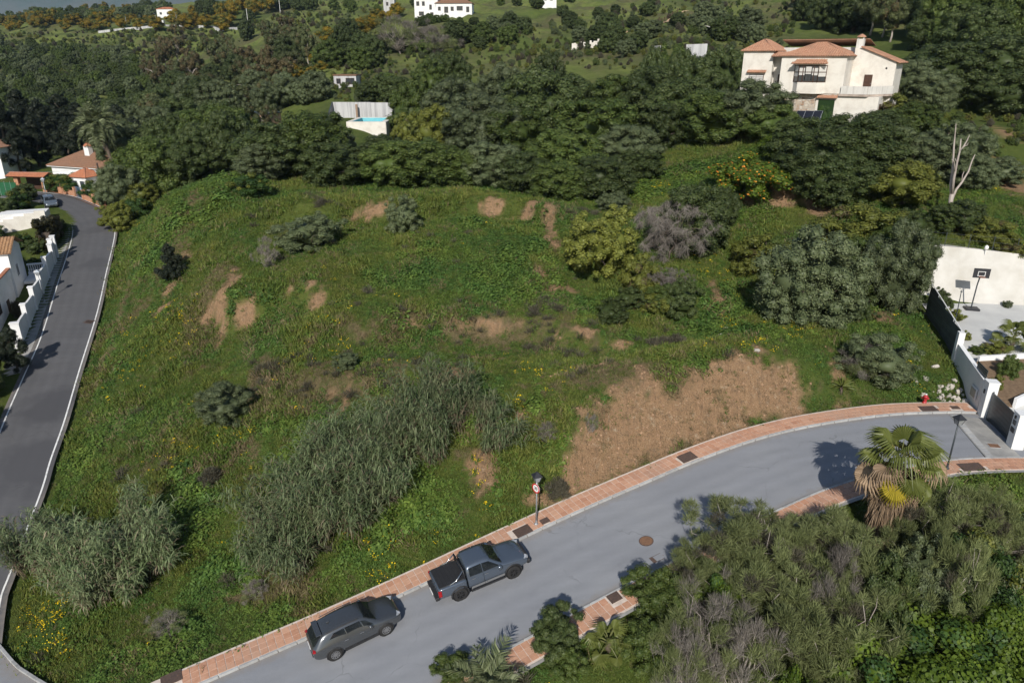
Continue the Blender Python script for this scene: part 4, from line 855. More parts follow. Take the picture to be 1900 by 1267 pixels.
far_trees(['carob', 'mid', 'carob'], [(570, 120), (620, 60), (760, 90), (700, 130), (640, 135)], 12, (5, 8), (.9, 1.2), {'carob': 'dark tree on the slope below the white hill houses', 'mid': 'green tree on the slope below the white hill houses'}, 'trees below the hill houses', 9, 12)
far_trees(['carob', 'mid', 'olive'], [(700, 110), (740, 66), (880, 66), (900, 45), (1000, 40), (960, 85), (880, 95), (800, 105)], 18, (3.5, 6), (.9, 1.2), {'carob': 'dark tree around the white hill houses', 'mid': 'green tree around the white hill houses', 'olive': 'grey tree around the white hill houses'}, 'garden trees of the hill houses', 10, 12)
far_trees(['carob', 'olive', 'carob'], [(1040, 30), (1250, 20), (1260, 60), (1210, 90), (1160, 110), (1060, 80)], 20, (3.2, 5), (1., 1.3), {'carob': 'round dark tree dotted on the grassy far hill', 'olive': 'round grey tree dotted on the grassy far hill'}, 'trees dotted on the far hill', 11, 13)
far_trees(['carob', 'mid'], [(600, 20), (700, 5), (900, 8), (1250, -10), (1250, 14), (900, 22), (620, 34)], 20, (3.5, 6), (.9, 1.2), {'carob': 'dark tree along the far skyline', 'mid': 'green tree along the far skyline'}, 'skyline trees', 12, 12)
far_trees(['carob', 'mimosa', 'carob'], [(330, 30), (560, 0), (600, 20), (480, 30), (440, 60), (420, 40)], 30, (6, 10), (.8, 1.1), {'carob': 'dark tree on the knoll beyond the far road', 'mimosa': 'yellow tree on the knoll beyond the far road'}, 'trees on the knoll', 13, 11)
far_trees(['euca', 'rust', 'carob', 'carob'], [(1440, 40), (1500, 10), (1700, 20), (1720, 100), (1640, 80), (1560, 60)], 22, (8, 13), (.7, 1.0), {'euca': 'brown green tree behind the villa roof', 'rust': 'rusty brown tree behind the villa roof', 'carob': 'dark tree behind the villa roof'}, 'trees behind the villa', 14, 18)
far_trees(['carob', 'mid', 'carob'], [(1700, 100), (1720, 20), (1900, 10), (1910, 120), (1820, 130)], 24, (7, 11), (.8, 1.1), {'carob': 'dark tree on the upper right slope', 'mid': 'green tree on the upper right slope'}, 'trees on the upper right slope', 15, 18)
far_trees(['carob', 'olive'], [(1270, 30), (1300, 20), (1440, 60), (1430, 100), (1300, 80)], 9, (3.5, 5.5), (1, 1.3), {'carob': 'dark tree near the shade sail', 'olive': 'grey tree near the shade sail'}, 'trees near the shade sail', 16, 24)
far_trees(['olive', 'carob', 'mid'], [(680, 192), (700, 176), (770, 182), (750, 196)], 6, (3, 5), (.9, 1.3), {'olive': 'grey tree between the hut and the pool wall', 'carob': 'dark tree between the hut and the pool wall', 'mid': 'green bush between the hut and the pool wall'}, 'trees behind the pool wall', 17, 14, 140)
far_trees(['euca', 'olive'], [(440, 200), (480, 160), (600, 160), (590, 190), (500, 215)], 16, (4, 7), (.8, 1.1), {'euca': 'sparse brownish tree around the peach ruin', 'olive': 'grey tree around the peach ruin'}, 'trees around the peach ruin', 19, 13, 135)
# the wooded valley side at upper left reads as one mass
S, r = spots_in([(-300, 70), (60, 84), (130, 92), (235, 100), (300, 165), (430, 215), (420, 235), (250, 250), (0, 260), (-300, 240)], 800, 21, 7)
P = np.array([G(px, py, 150) for px, py in S]); h = 2.8 + 4 * r.rand(len(P)) ** 1.5; P[:, 2] -= .3
scatter('valley_woodland', P, [PROTO[k][1][i][0] for k, i in (('carob', 0), ('carob', 1), ('mid', 0), ('olive', 1), ('olive', 2), ('mid', 2))], r.randint(0, 6, len(P)), h, 'evergreen scrub wood covering the far valley side', tilt=.05, seed=8)
S, r = spots_in([(-260, 26), (150, 16), (300, 18), (330, 36), (200, 42), (-260, 60)], 260, 22, 4)
P = np.array([G(px, py, 300, 2400) for px, py in S]); h = 5 + 5 * r.rand(len(P))
scatter('plateau_woodland', P, [PROTO[k][1][i][0] for k, i in (('carob', 0), ('mimosa', 1), ('mid', 0), ('olive', 1))], r.randint(0, 4, len(P)), h, 'scattered trees on the distant plateau', tilt=.05, seed=9)
# low scrub over the far hills
r = np.random.RandomState(31); S = []
for poly, n in (([(520, 170), (620, 60), (900, 60), (1260, 0), (1480, 10), (1470, 90), (1000, 110), (700, 200)], 1500), ([(430, 60), (600, 0), (720, 0), (620, 60)], 300), ([(0, 58), (440, 58), (420, 90), (250, 115), (200, 160), (0, 120)], 900), ([(960, 88), (1330, 70), (1330, 130), (960, 130)], 260), ([(1700, 130), (1900, 120), (1900, 330), (1820, 340)], 160)):
    S += spots_in(poly, n, 33 + n, 0)[0]
P = np.array([G(px, py, 70, 1200) for px, py in S]); d_ = P[:, 1]
scatter('hill_scrub', P, [PROTO[k][1][0][0] for k in ('heath', 'shrub', 'greyshrub', 'goldshrub')], r.choice(4, len(P), p=(.22, .33, .25, .20)), (.5 + 1.3 * r.rand(len(P)) ** 2.5) * np.interp(d_, [120, 400], [1, 1.7]), 'low scrub dotted over the far hills', tilt=.05, seed=10)
far_trees(['mid', 'carob'], [(765, 50), (775, 40), (885, 42), (890, 54)], 9, (2.2, 3.4), (1.1, 1.5), {'carob': 'low dark garden tree right below the white hill houses', 'mid': 'low green garden tree right below the white hill houses'}, 'garden shrubs of the hill houses', 41, 9)
# distant mountains
def mountains():
    n = 90; xs = np.linspace(-5200, 1200, n); prof = 560 + 170 * (fbm(xs, xs * 0, 1500, 5, 3) - .5) * 2; V = []; F = []
    for j, (dy, k) in enumerate(((0, 0), (500, .35), (1100, .7), (1900, 1.), (3000, .6))):
        for i in range(n): V.append((xs[i] * (1 + dy / 9000), 5200 + dy + 350 * math.sin(xs[i] / 700 + j), 20 + prof[i] * k * (1 + .25 * (fbm(np.array([xs[i]]), np.array([dy * 1.0]), 420, 3, 5)[0] - .5))))
    for j in range(4):
        for i in range(n - 1): F.append((j * n + i, j * n + i + 1, (j + 1) * n + i + 1, (j + 1) * n + i))
    me = np_mesh('mountains', np.array(V), np.array(F), surf('far forest slope', (.05, .07, .04), (.09, .09, .07), .004, .95, .1, world=True), smooth=True)
    return tag(obj('mountains', me), 'distant mountain range at the upper left', None, None, 'structure')
mountains()
# ------------------------------------------------------------------ giant reed, palms, dead wood, verge bushes
def reed_thicket(label, base, rx, ry, rz, hgt, nc, seed):
    r = np.random.RandomState(seed); cx, cy = base; o = thing('reed_thicket', label, 'reeds', (cx, cy, H(cx, cy)))
    ncl = max(6, nc // 17); ca = r.rand(ncl) * 6.28; cq = np.sqrt(r.rand(ncl)); ck = r.randint(0, ncl, nc); ch = .48 + .62 * r.rand(ncl)
    ox = np.cos(ca[ck]) * cq[ck] + r.normal(0, .08, nc); oy = np.sin(ca[ck]) * cq[ck] + r.normal(0, .08, nc); q = np.clip(np.hypot(ox, oy), 0, 1.25); lx = ox * rx; ly = oy * ry; c_, s_ = math.cos(rz), math.sin(rz)
    bx, by = lx * c_ - ly * s_, lx * s_ + ly * c_; bz = HT(bx + cx, by + cy) - H(cx, cy) - .1
    B = np.stack([bx, by, bz], 1); out = unit(np.stack([bx, by, np.zeros(nc)], 1)) * (q ** 1.5)[:, None]
    lean = out * .36 + r.normal(size=(nc, 3)) * np.array([.12, .12, 0]) + (r.normal(size=(ncl, 3)) * np.array([.14, .14, 0]))[ck]; Hh = hgt * (.62 + .40 * r.rand(nc) ** .7) * ch[ck] * (1 - .15 * q ** 3)
    top = B + np.stack([lean[:, 0] * Hh, lean[:, 1] * Hh, Hh * np.sqrt(np.clip(1 - (lean[:, :2] ** 2).sum(1), .3, 1))], 1)
    def along(t): tt = t[..., None]; sag = lean * (tt ** 2 - tt) * .8; return lambda i: B[i] + (top[i] - B[i]) * tt + sag[i] * Hh[i][..., None] * .3
    # stems
    V = []; F = []
    ts = np.array([0, .35, .7, 1.]); ns = 3
    P = np.stack([B + (top - B) * t + lean * (t * t - t) * .3 * Hh[:, None] for t in ts], 1); rad = np.array([.014, .013, .010, .004])
    ang = np.arange(ns) * 2.094; ring = np.stack([np.cos(ang), np.sin(ang), np.zeros(ns)], 1)
    V = (P[:, :, None, :] + ring[None, None] * rad[None, :, None, None]).reshape(-1, 3)
    id_ = np.arange(nc * 4 * ns).reshape(nc, 4, ns); F = np.stack([id_[:, :-1, :], np.roll(id_, -1, 2)[:, :-1, :], np.roll(id_, -1, 2)[:, 1:, :], id_[:, 1:, :]], -1).reshape(-1, 4)
    tag(obj('stems', np_mesh('stems', V, F, LM['dryreed'], tint=np.repeat(r.rand(nc), 4 * ns)), o), kind='stuff')
    # blades
    nb = 27; i = np.repeat(np.arange(nc), nb); n = len(i); t = .22 + .78 * r.rand(n) ** .8
    S0 = B[i] + (top - B)[i] * t[:, None] + lean[i] * ((t * t - t) * .3 * Hh[i])[:, None]
    az = r.rand(n) * 6.28; d0 = unit(np.stack([np.cos(az) * .8, np.sin(az) * .8, np.full(n, .75)], 1) + lean[i] * .6); L = (.40 + .45 * r.rand(n)) * (hgt / 4.2); w = .019 + .017 * r.rand(n)
    side = unit(np.cross(d0, np.array([0, 0, 1.]))) * w[:, None]; dr = 0.35 + .8 * r.rand(n)
    m1 = S0 + d0 * (L * .45)[:, None]; m2 = S0 + d0 * (L * .8)[:, None] - np.stack([np.zeros(n), np.zeros(n), L * .30 * dr], 1); e = S0 + d0 * L[:, None] - np.stack([np.zeros(n), np.zeros(n), L * .75 * dr], 1)
    V = np.stack([S0 - side * .5, S0 + side * .5, m1 - side, m1 + side, m2 - side * .7, m2 + side * .7, e], 1).reshape(-1, 3); b0 = np.arange(n)[:, None] * 7
    F4 = np.vstack([b0 + np.array([[0, 1, 3, 2]]), b0 + np.array([[2, 3, 5, 4]])]); F3 = b0 + np.array([[4, 5, 6]])
    dead = (r.rand(n) < np.where(t < .45, .45, .06)).astype(int)
    tag(obj('blades', np_mesh('blades', V, [F4, F3], [LM['reed'], LM['dryreed']], tint=np.repeat(r.rand(n), 7), mi=np.r_[dead, dead, dead]), o), kind='stuff')
    return o
def reed(label, px, pbase, rx, ry, rz, hgt, nc, seed):
    g = G(px, pbase); reed_thicket(label, (g[0], g[1]), rx, ry, rz, hgt, nc, seed)
reed('tall reed thicket in the middle of the slope above the grey SUV', 590, 990, 3.3, 3.2, .4, 5.0, 640, 1)
reed('upper part of the tall reed thicket, left of the upright reeds', 670, 905, 3.2, 2.5, .5, 4.9, 430, 2)
reed('tall upright reed thicket on the slope above the pickup', 830, 818, 3.0, 2.1, .1, 5.0, 430, 3)
reed('brownish reed thicket beside the dark road at lower left', 205, 1075, 2.9, 2.7, .2, 4.7, 440, 4)
reed('ragged reed clump leaning over the dark road edge line', 85, 1050, 1.7, 1.8, .2, 4.2, 200, 5)
reed('sparse reed clump at the bottom right behind the palm', 1880, 1075, 1.0, .9, 0, 4.2, 90, 6)

def fan_mesh(name, m, seed, droop=.25, nseg=26, span=2.05, split=.62):
    r = np.random.RandomState(seed); V = [(0, 0, 0)]; F = []; ka = np.linspace(-span, span, nseg * 2 + 1)
    for k, a in enumerate(ka):
        rr = .80 + .2 * math.cos(a / 1.3); pl = .035 if k % 2 else -.01
        V.append((rr * split * math.cos(a), rr * split * math.sin(a), pl + .10 * math.cos(a) - droop * split ** 2 * .5 * abs(math.sin(a / 2))))
    n = len(ka)
    for k in range(n - 1): F.append((0, 1 + k, 2 + k))
    for k in range(1, n, 2):
        a = ka[k]; rr = .82 + .2 * math.cos(a / 1.3) + r.uniform(-.06, .06); dd = droop * (.6 + r.rand() * .9); b0 = len(V)
        V.append((rr * math.cos(a) * (1 - .1 * dd), rr * math.sin(a) * (1 - .1 * dd), .05 * math.cos(a) - dd * .9)); F += [(k, 1 + k, b0), (1 + k, min(2 + k, n), b0)]
    me = bpy.data.meshes.new(name); me.from_pydata(V, [], F); me.materials.append(m); a = me.attributes.new('tint', 'FLOAT', 'POINT'); a.data.foreach_set('value', r.rand(len(V)).astype(np.float32)); return me
LM['fan'] = m_leaf('fan palm leaf', (.085, .105, .022), (.155, .175, .048), .4, .15, .25); LM['fanyellow'] = m_leaf('yellowing palm leaf', (.24, .20, .022), (.40, .32, .04), .45, .15, .25); LM['fandead'] = m_leaf('dead palm leaf', (.17, .115, .070), (.33, .24, .16), .8, .2, .1)
LM['petiole'] = m_leaf('palm stalk', (.15, .16, .06), (.22, .22, .10), .5, .1, 0)
M['palmtrunk'] = surf('fibrous palm trunk', (.16, .125, .095), (.085, .066, .052), 9, .95, .1, bump=.7, bscale=18, stretch=(1, 1, 4))
FAN = {k: [fan_mesh('frond', LM[k], s, dr) for s, dr in ((1, .3), (2, .6), (3, .9), (4, .45))] for k in ('fan', 'fanyellow', 'fandead')}
def aim(dirv, roll=0.): 
    x = Vector(dirv).normalized(); y = Vector((0, 0, 1)).cross(x); y = y.normalized() if y.length > 1e-3 else Vector((0, 1, 0)); z = x.cross(y)
    m = Matrix((x, y, z)).transposed(); return m @ Matrix.Rotation(roll, 3, 'X')
def fan_frond(parent, c, az, el, lp, rad, kind, seed, bend=.5):
    r = random.Random(seed); d = Vector((math.cos(az) * math.cos(el), math.sin(az) * math.cos(el), math.sin(el))); hub = Vector(c) + d * lp - Vector((0, 0, .12 * lp))
    mb = MB(); mb.tube([c, Vector(c) + d * lp * .5 + Vector((0, 0, .02)), hub], [.035, .026, .018], 5); f = mb.build('frond', LM['petiole'], parent)
    el2 = el - bend; d2 = Vector((math.cos(az) * math.cos(el2), math.sin(az) * math.cos(el2), math.sin(el2)))
    b2 = obj('blade', r.choice(FAN[kind]), f); b2.matrix_world = parent.matrix_world @ Matrix.Translation(hub) @ aim(d2, r.uniform(-.25, .25)).to_4x4() @ Matrix.Diagonal((rad, rad * r.uniform(.85, 1.05), rad, 1)) if False else Matrix.Translation(hub) @ aim(d2, r.uniform(-.25, .25)).to_4x4() @ Matrix.Diagonal((rad, rad * r.uniform(.85, 1.05), rad, 1))
    return f
def fan_palm(label, x, y, trunk_h, crown, nf, seed, skirt=0, tr=.2, ground=None):
    z = H(x, y) if ground is None else ground; o = thing('fan_palm', label, 'palm tree', (x, y, z)); r = random.Random(seed)
    mb = MB(); zs = np.linspace(-.2, trunk_h, 9); mb.tube([(0.03 * math.sin(k), .03 * math.cos(2 * k), zz) for k, zz in enumerate(zs)], [tr * 1.2] + [tr] * 7 + [tr * .8], 10); mb.build('trunk', M['palmtrunk'], o, True)
    for k in range(nf):
        az = k * 2.39996 + r.uniform(-.2, .2); q = (k + .5) / nf; el = 1.35 - 1.75 * q + r.uniform(-.12, .12)
        kind = 'fan' if q < .5 or nf < 20 else ('fanyellow' if r.random() < .5 else 'fan' if r.random() < .7 else 'fandead')
        fan_frond(o, (0, 0, trunk_h - .1 + .25 * (1 - q)), az, el, crown * (.42 + .12 * r.random()), crown * .42 * (.85 + .3 * r.random()), kind, seed * 100 + k, .35 + .5 * q)
    if skirt:
        for k in range(26):
            az = k * 2.39996; el = -.35 - .8 * r.random(); fan_frond(o, (0, 0, trunk_h - .3 - .5 * r.random()), az, el, crown * .30, crown * .42, 'fandead', seed * 200 + k, .6)
        rr = np.random.RandomState(seed); n = 3600; a = rr.rand(n) * 6.283; t = rr.rand(n); zt = trunk_h - .4 - t * (skirt - .8); rad = tr + .85 * (1 - t) ** .7 * (.45 + .55 * rr.rand(n)) + .12
        P = np.stack([np.cos(a) * rad, np.sin(a) * rad, zt], 1); D = unit(np.stack([np.cos(a) * .10, np.sin(a) * .10, -np.ones(n)], 1) + rr.normal(size=(n, 3)) * .10)
        V, F = strands(rr, P, D, .55 + .6 * rr.rand(n), .045, .05); tag(obj('dead_frond_skirt', np_mesh('dead_frond_skirt', V, F, LM['fandead'], tint=np.repeat(rr.rand(n), 5)), o), kind='stuff')
    return o
pc = at_f(1668, 862, 31.6); fan_palm('big fan palm with yellowing fronds and brown skirt below the pale road', pc[0], 31.6, pc[2] - H(pc[0], 31.6), 2.8, 22, 3, skirt=4.9, tr=.27)
g_ = G(1128, 1205); fan_palm('young fan palm on the grass verge between two bushes', g_[0], g_[1], .45, 1.55, 11, 5, tr=.13)
pc = at_f(1878, 640, 50.6); fan_palm('small fan palm behind the white bed wall of the court', pc[0], 50.6, 1.0, 1.9, 15, 6, tr=.16)

def pinnate_mesh(name, m, seed, n=46, droop=.55):
    r = np.random.RandomState(seed); t = np.linspace(.06, 1, n); spine = np.stack([t, np.zeros(n), .32 * t - droop * t ** 2.2], 1); V = []; F = []
    L = .30 * np.sin(np.clip(t * 1.02, 0, 1) * math.pi) ** .6 + .05; P = np.vstack([spine, spine]); sg = np.r_[np.ones(n), -np.ones(n)]
    D = unit(np.stack([np.full(2 * n, .75), sg, np.full(2 * n, .15)], 1) + r.normal(size=(2 * n, 3)) * .12); V, F = strands(r, P, D, np.r_[L, L], .022, .35)
    me = np_mesh(name, V, F, m, tint=np.repeat(r.rand(2 * n), 5)); return me
LM['date'] = m_leaf('date palm leaf', (.085, .11, .045), (.20, .225, .12), .5, .15, .2)
DATE = [pinnate_mesh('frond', LM['date'], s, droop=d) for s, d in ((1, .45), (2, .7), (3, .95))]
def date_palm(label, x, y, th, crown, nf, seed, lean=(0, 0), tr=.2, low=-1.0, z=None):
    o = thing('feather_palm', label, 'palm tree', (x, y, H(x, y) if z is None else z)); r = random.Random(seed)
    if th > .3:
        P = [(lean[0] * (k / 8) ** 1.5, lean[1] * (k / 8) ** 1.5, th * k / 8 - (.3 if k == 0 else 0)) for k in range(9)]; MB().tube(P, [tr * 1.3] + [tr] * 8, 10).build('trunk', M['palmtrunk'], o, True)
    for k in range(nf):
        q = (k + .5) / nf; az = k * 2.39996; el = 1.35 - (1.35 - low) * q; d = Vector((math.cos(az) * math.cos(el), math.sin(az) * math.cos(el), math.sin(el)))
        f = obj('frond', DATE[min(2, int(q * 3))], o); s_ = crown * (.85 + .3 * r.random())
        f.matrix_world = Matrix.Translation((lean[0], lean[1], max(th, .1))) @ aim(d, r.uniform(-.3, .3)).to_4x4() @ Matrix.Diagonal((s_, s_, s_, 1))
    return o
pc = at_f(176, 232, 111); gb = H(pc[0] + 2.3, 111); date_palm('tall slender palm rising beside the white bungalow', pc[0] + 2.3, 111, pc[2] - gb, 3.3, 46, 7, lean=(-2.3, 0), tr=.30)
g_ = G(905, 1290, 15); date_palm('feathery palm poking up at the bottom edge', g_[0], g_[1], .1, 2.3, 18, 8, low=.1)

def yucca(label, px, py):
    g = G(px, py); o = thing('yucca', label, 'yucca', tuple(g)); r = np.random.RandomState(4); n = 90; d = rand_dir(r, n); d[:, 2] = np.abs(d[:, 2]) * 1.2 - .1; d = unit(d)
    V, F = strands(r, d * .05 + np.array([0, 0, .45]), d, .75 + .35 * r.rand(n), .06, .12); tag(obj('sword_leaves', np_mesh('sword_leaves', V, F, LM['fan'], tint=np.repeat(r.rand(n), 5)), o), kind='stuff')
    MB().tube([(0, 0, -.2), (0, 0, .5)], [.12, .10], 8).build('trunk', M['palmtrunk'], o, True)
yucca('spiky yucca at the foot of the bank near the pavement', 1560, 728)

# bleached dead tree
b0 = G(1757, 414); F0 = b0[1]
dt = thing('dead_tree', 'bleached dead tree with three bare stems above the court', 'dead tree', tuple(b0))
def dpt(px, py, df=0.): return at_f(px, py, F0 + df) - b0
T = MB(); T.tube([dpt(1756, 425), dpt(1758, 405), dpt(1763, 380), dpt(1766, 360)], [.28, .23, .21, .19], 9); tr_ = T.build('trunk', M['palebark'], dt, True)
for P, rr in (([(1765, 365, 0), (1764, 340, .2), (1768, 310, .3), (1770, 270, .3), (1772, 250, .2), (1774, 230, .1)], (.14, .12, .10, .08, .06, .03)), ([(1766, 362, 0), (1770, 330, -.3), (1776, 300, -.4), (1781, 280, -.4), (1783, 258, -.3)], (.14, .12, .10, .08, .05)), ([(1766, 372, 0), (1774, 352, .3), (1785, 338, .5), (1797, 318, .6), (1803, 300, .7), (1809, 287, .7)], (.12, .11, .10, .08, .06, .03)),
             ([(1781, 280, -.4), (1788, 272, -.5), (1795, 260, -.5), (1799, 250, -.5)], (.08, .07, .05, .02)), ([(1772, 322, -.3), (1770, 300, -.6), (1766, 296, -.8)], (.07, .05, .03)), ([(1784, 338, .5), (1786, 325, .5), (1789, 318, .5)], (.05, .04, .02)), ([(1776, 303, -.4), (1773, 297, -.4), (1772, 294, -.4)], (.06, .04, .02)), ([(1788, 272, -.5), (1794, 270, -.4), (1797, 265, -.4)], (.05, .035, .02))):
    m_ = MB(); m_.tube([dpt(*q) for q in P], list(rr), 7); m_.build('branch', M['palebark'], dt, True)
plantb('weeping', 1250, 500, 380, 130, 'grey leafless drooping bush in front of the dark evergreen')
plantb('weeping', 1240, 560, 500, 70, 'smaller grey leafless bush under the drooping one')
plant('drybroom', 740, 30, 250, 90, 'bare grey tree below the white hill houses'); plant('drybroom', 800, 48, 235, 70, 'bare grey tree on the slope right of the other bare tree')
for px, pb, pt, w in ((1015, 830, 785, 40), (490, 500, 440, 40), (310, 1180, 1140, 70), (470, 1110, 1080, 50), (1100, 800, 770, 30)):
    plantb('drybroom', px, pb, pt, w, {1015: 'thin bare sapling left of the earth bank', 490: 'thin bare sapling on the upper left slope', 310: 'bleached dead twigs above the bottom left pavement', 470: 'bleached fallen branch below the reeds', 1100: 'dry twigs on the earth bank'}[px])
# verge below the road
V_ = 'bushes of the lower verge'
for a in [('broom', 1390, 945, 31.2, 170, 'wispy broom bush overhanging the near pavement'), ('broom', 1310, 1010, 29.4, 110, 'wispy broom bush nearest the drain grate'), ('broom', 1530, 960, 30.2, 170, 'wispy broom bush left of the big palm'), ('broom', 1450, 985, 29.2, 140, 'feathery broom bush in the lower verge, left'), ('broom', 1470, 1030, 28.0, 190, 'large wispy broom bush in the middle of the lower verge'), ('broom', 1610, 1000, 28.4, 170, 'wispy broom bush below the palm skirt'), ('drybroom', 1575, 1020, 27.6, 110, 'grey twiggy bush below the palm'),
          ('drybroom', 1330, 1100, 26.0, 170, 'grey dry bush below the leftmost broom bushes'), ('broom', 1590, 1090, 25.8, 200, 'wispy broom bush at the bottom centre right'), ('drybroom', 1400, 1165, 24.2, 170, 'grey dry bush at the bottom edge'), ('broom', 1420, 1080, 26.6, 190, 'wispy broom bush above the dry grey bush'), ('drybroom', 1290, 1170, 24.4, 130, 'grey dry bush beside the grass verge'), ('broom', 1500, 1140, 24.8, 180, 'wispy broom bush right of the dry grey bush'), ('drybroom', 1545, 1075, 26.4, 110, 'dry grey twigs among the green broom'),
          ('broom', 1790, 900, 31.2, 140, 'wispy broom bush right of the palm crown'), ('broom', 1710, 945, 30, 120, 'wispy broom bush just right of the palm skirt'), ('broom', 1870, 915, 31, 110, 'wispy broom bush at the right picture edge'), ('greyshrub', 1738, 985, 28, 130, 'dark blue green bush right of the palm skirt'), ('ivy', 1840, 985, 28.5, 130, 'dark climber thicket at the right picture edge'), ('broom', 1800, 1000, 27.2, 120, 'loose broom bush right of the blue green bush'), ('carob', 1660, 1040, 27, 110, 'dark shrub in the shade of the palm'),
          ('bramble', 1720, 1120, 25.2, 220, 'bright green bramble mass at the bottom right'), ('bramble', 1850, 1085, 25.8, 190, 'bright green bramble at the right edge'), ('bramble', 1810, 1170, 23.8, 230, 'bright green bramble in the bottom right corner'), ('bramble', 1640, 1170, 23.8, 200, 'bright green bramble right of the dry bush'), ('bramble', 1470, 1210, 23.2, 130, 'bramble patch between the dry bushes'), ('bramble', 1345, 1060, 27.6, 80, 'bramble patch below the leftmost broom'),
          ('shrub', 1212, 1055, 28.8, 95, 'green bush on the pavement edge left of the broom'), ('shrub', 1262, 1075, 28.2, 70, 'small green bush right of the pavement cover'), ('darkshrub', 1035, 1137, 26.9, 95, 'dark oleander bush left of the young fan palm'), ('shrub', 1060, 1205, 25.6, 65, 'low bush below the oleander'), ('shrub', 835, 1216, 25.9, 65, 'green bush on the pavement at the bottom edge'), ('shrub', 1205, 1150, 26.2, 85, 'leafy bush right of the young fan palm'), ('shrub', 1320, 1040, 29, 70, 'leafy green bush beneath the leftmost broom')]:
    plant(*a[:5], a[5], V_)
# ------------------------------------------------------------------ buildings: shared pieces
M['white'] = surf('weathered white render', (.70, .665, .60), (.50, .45, .39), .9, .9, .2, bump=.2, bscale=12, lo=.45, hi=.85, det=8)
M['whiteclean'] = surf('white painted wall', (.76, .76, .755), (.60, .595, .58), .7, .85, .2, lo=.45, hi=.85, det=8, bump=.1)
M['court'] = surf('pale sprayed concrete', (.56, .545, .51), (.45, .43, .385), .5, .95, .1, bump=.25, bscale=6, world=True)
M['yardfloor'] = surf('light screed', (.56, .56, .54), (.48, .48, .47), .5, .9, .2, world=True)
def m_rooftile(name, a, b2, c):
    t = NT(name); v = t.objc(); k = t.ramp(t.noise(v, 4.5, 5, .8), [(.3, a), (.5, b2), (.72, c)]); k = t.mix(t.ramp(t.noise(v, .7, 4), [(.5, 0), (.75, .5)]), k, (.18, .12, .09)); t.col(k); return t.set(.85, .2)
M['rooftile'] = m_rooftile('terracotta roof tile', (.27, .135, .085), (.39, .205, .13), (.50, .33, .23)); M['rooftile_brown'] = m_rooftile('brown roof tile', (.17, .095, .062), (.23, .13, .085), (.30, .17, .11)); M['rooftile_old'] = m_rooftile('lichened roof tile', (.17, .10, .06), (.34, .19, .10), (.50, .32, .17)); M['rooftile_red'] = m_rooftile('red roof tile', (.33, .125, .07), (.42, .165, .09), (.48, .23, .135))
M['wood'] = surf('dark brown joinery', (.085, .045, .03), (.055, .03, .02), 5, .6, .3); M['darkvoid'] = surf('dark interior', (.012, .012, .013), (.02, .02, .02), 3, .9, .1); M['glass'] = surf('window glass', (.03, .035, .04), (.05, .055, .06), 2, .08, .6); M['curtain'] = surf('pale curtain', (.62, .60, .56), (.50, .48, .45), 6, .9, .1, stretch=(6, 6, .3))
M['steel'] = surf('galvanised steel', (.42, .44, .46), (.34, .36, .38), 6, .45, .5, .6); M['black'] = surf('black painted metal', (.018, .02, .024), (.03, .03, .035), 8, .5, .4); M['anthracite'] = surf('anthracite aluminium', (.040, .050, .058), (.052, .062, .070), 4, .4, .4)
M['brick'] = None
def m_brick():
    t = NT('orange brick'); b = t.new('ShaderNodeTexBrick'); b.inputs['Scale'].default_value = 4.; b.inputs['Color1'].default_value = (.46, .22, .12, 1); b.inputs['Color2'].default_value = (.36, .165, .09, 1); b.inputs['Mortar'].default_value = (.45, .36, .28, 1); b.inputs['Mortar Size'].default_value = .015
    mp = t.new('ShaderNodeMapping'); mp.inputs['Rotation'].default_value = (R(90), 0, 0); t.l.new(t.objc(), mp.inputs['Vector']); t.l.new(mp.outputs['Vector'], b.inputs['Vector']); t.col(b.outputs['Color']); return t.set(.9, .2)
M['brick'] = m_brick()
def m_stone():
    t = NT('rubble stone facing'); v = t.new('ShaderNodeTexVoronoi', feature='DISTANCE_TO_EDGE'); v.inputs['Scale'].default_value = 3.2; o = t.objc(); t.l.new(o, v.inputs['Vector'])
    v2 = t.new('ShaderNodeTexVoronoi'); v2.inputs['Scale'].default_value = 3.2; t.l.new(o, v2.inputs['Vector']); sep = t.new('ShaderNodeSeparateColor'); t.l.new(v2.outputs['Color'], sep.inputs[0])
    st = t.ramp(sep.outputs[0], [(0, (.34, .22, .15)), (.4, (.48, .38, .29)), (1, (.60, .54, .46))]); k = t.mix(t.ramp(v.outputs['Distance'], [(.03, 1), (.09, 0)]), st, (.50, .47, .42)); t.col(k); t.bump(t.ramp(v.outputs['Distance'], [(0, 0), (.15, 1)]), .8, .06); return t.set(.9, .2)
M['stone'] = m_stone()
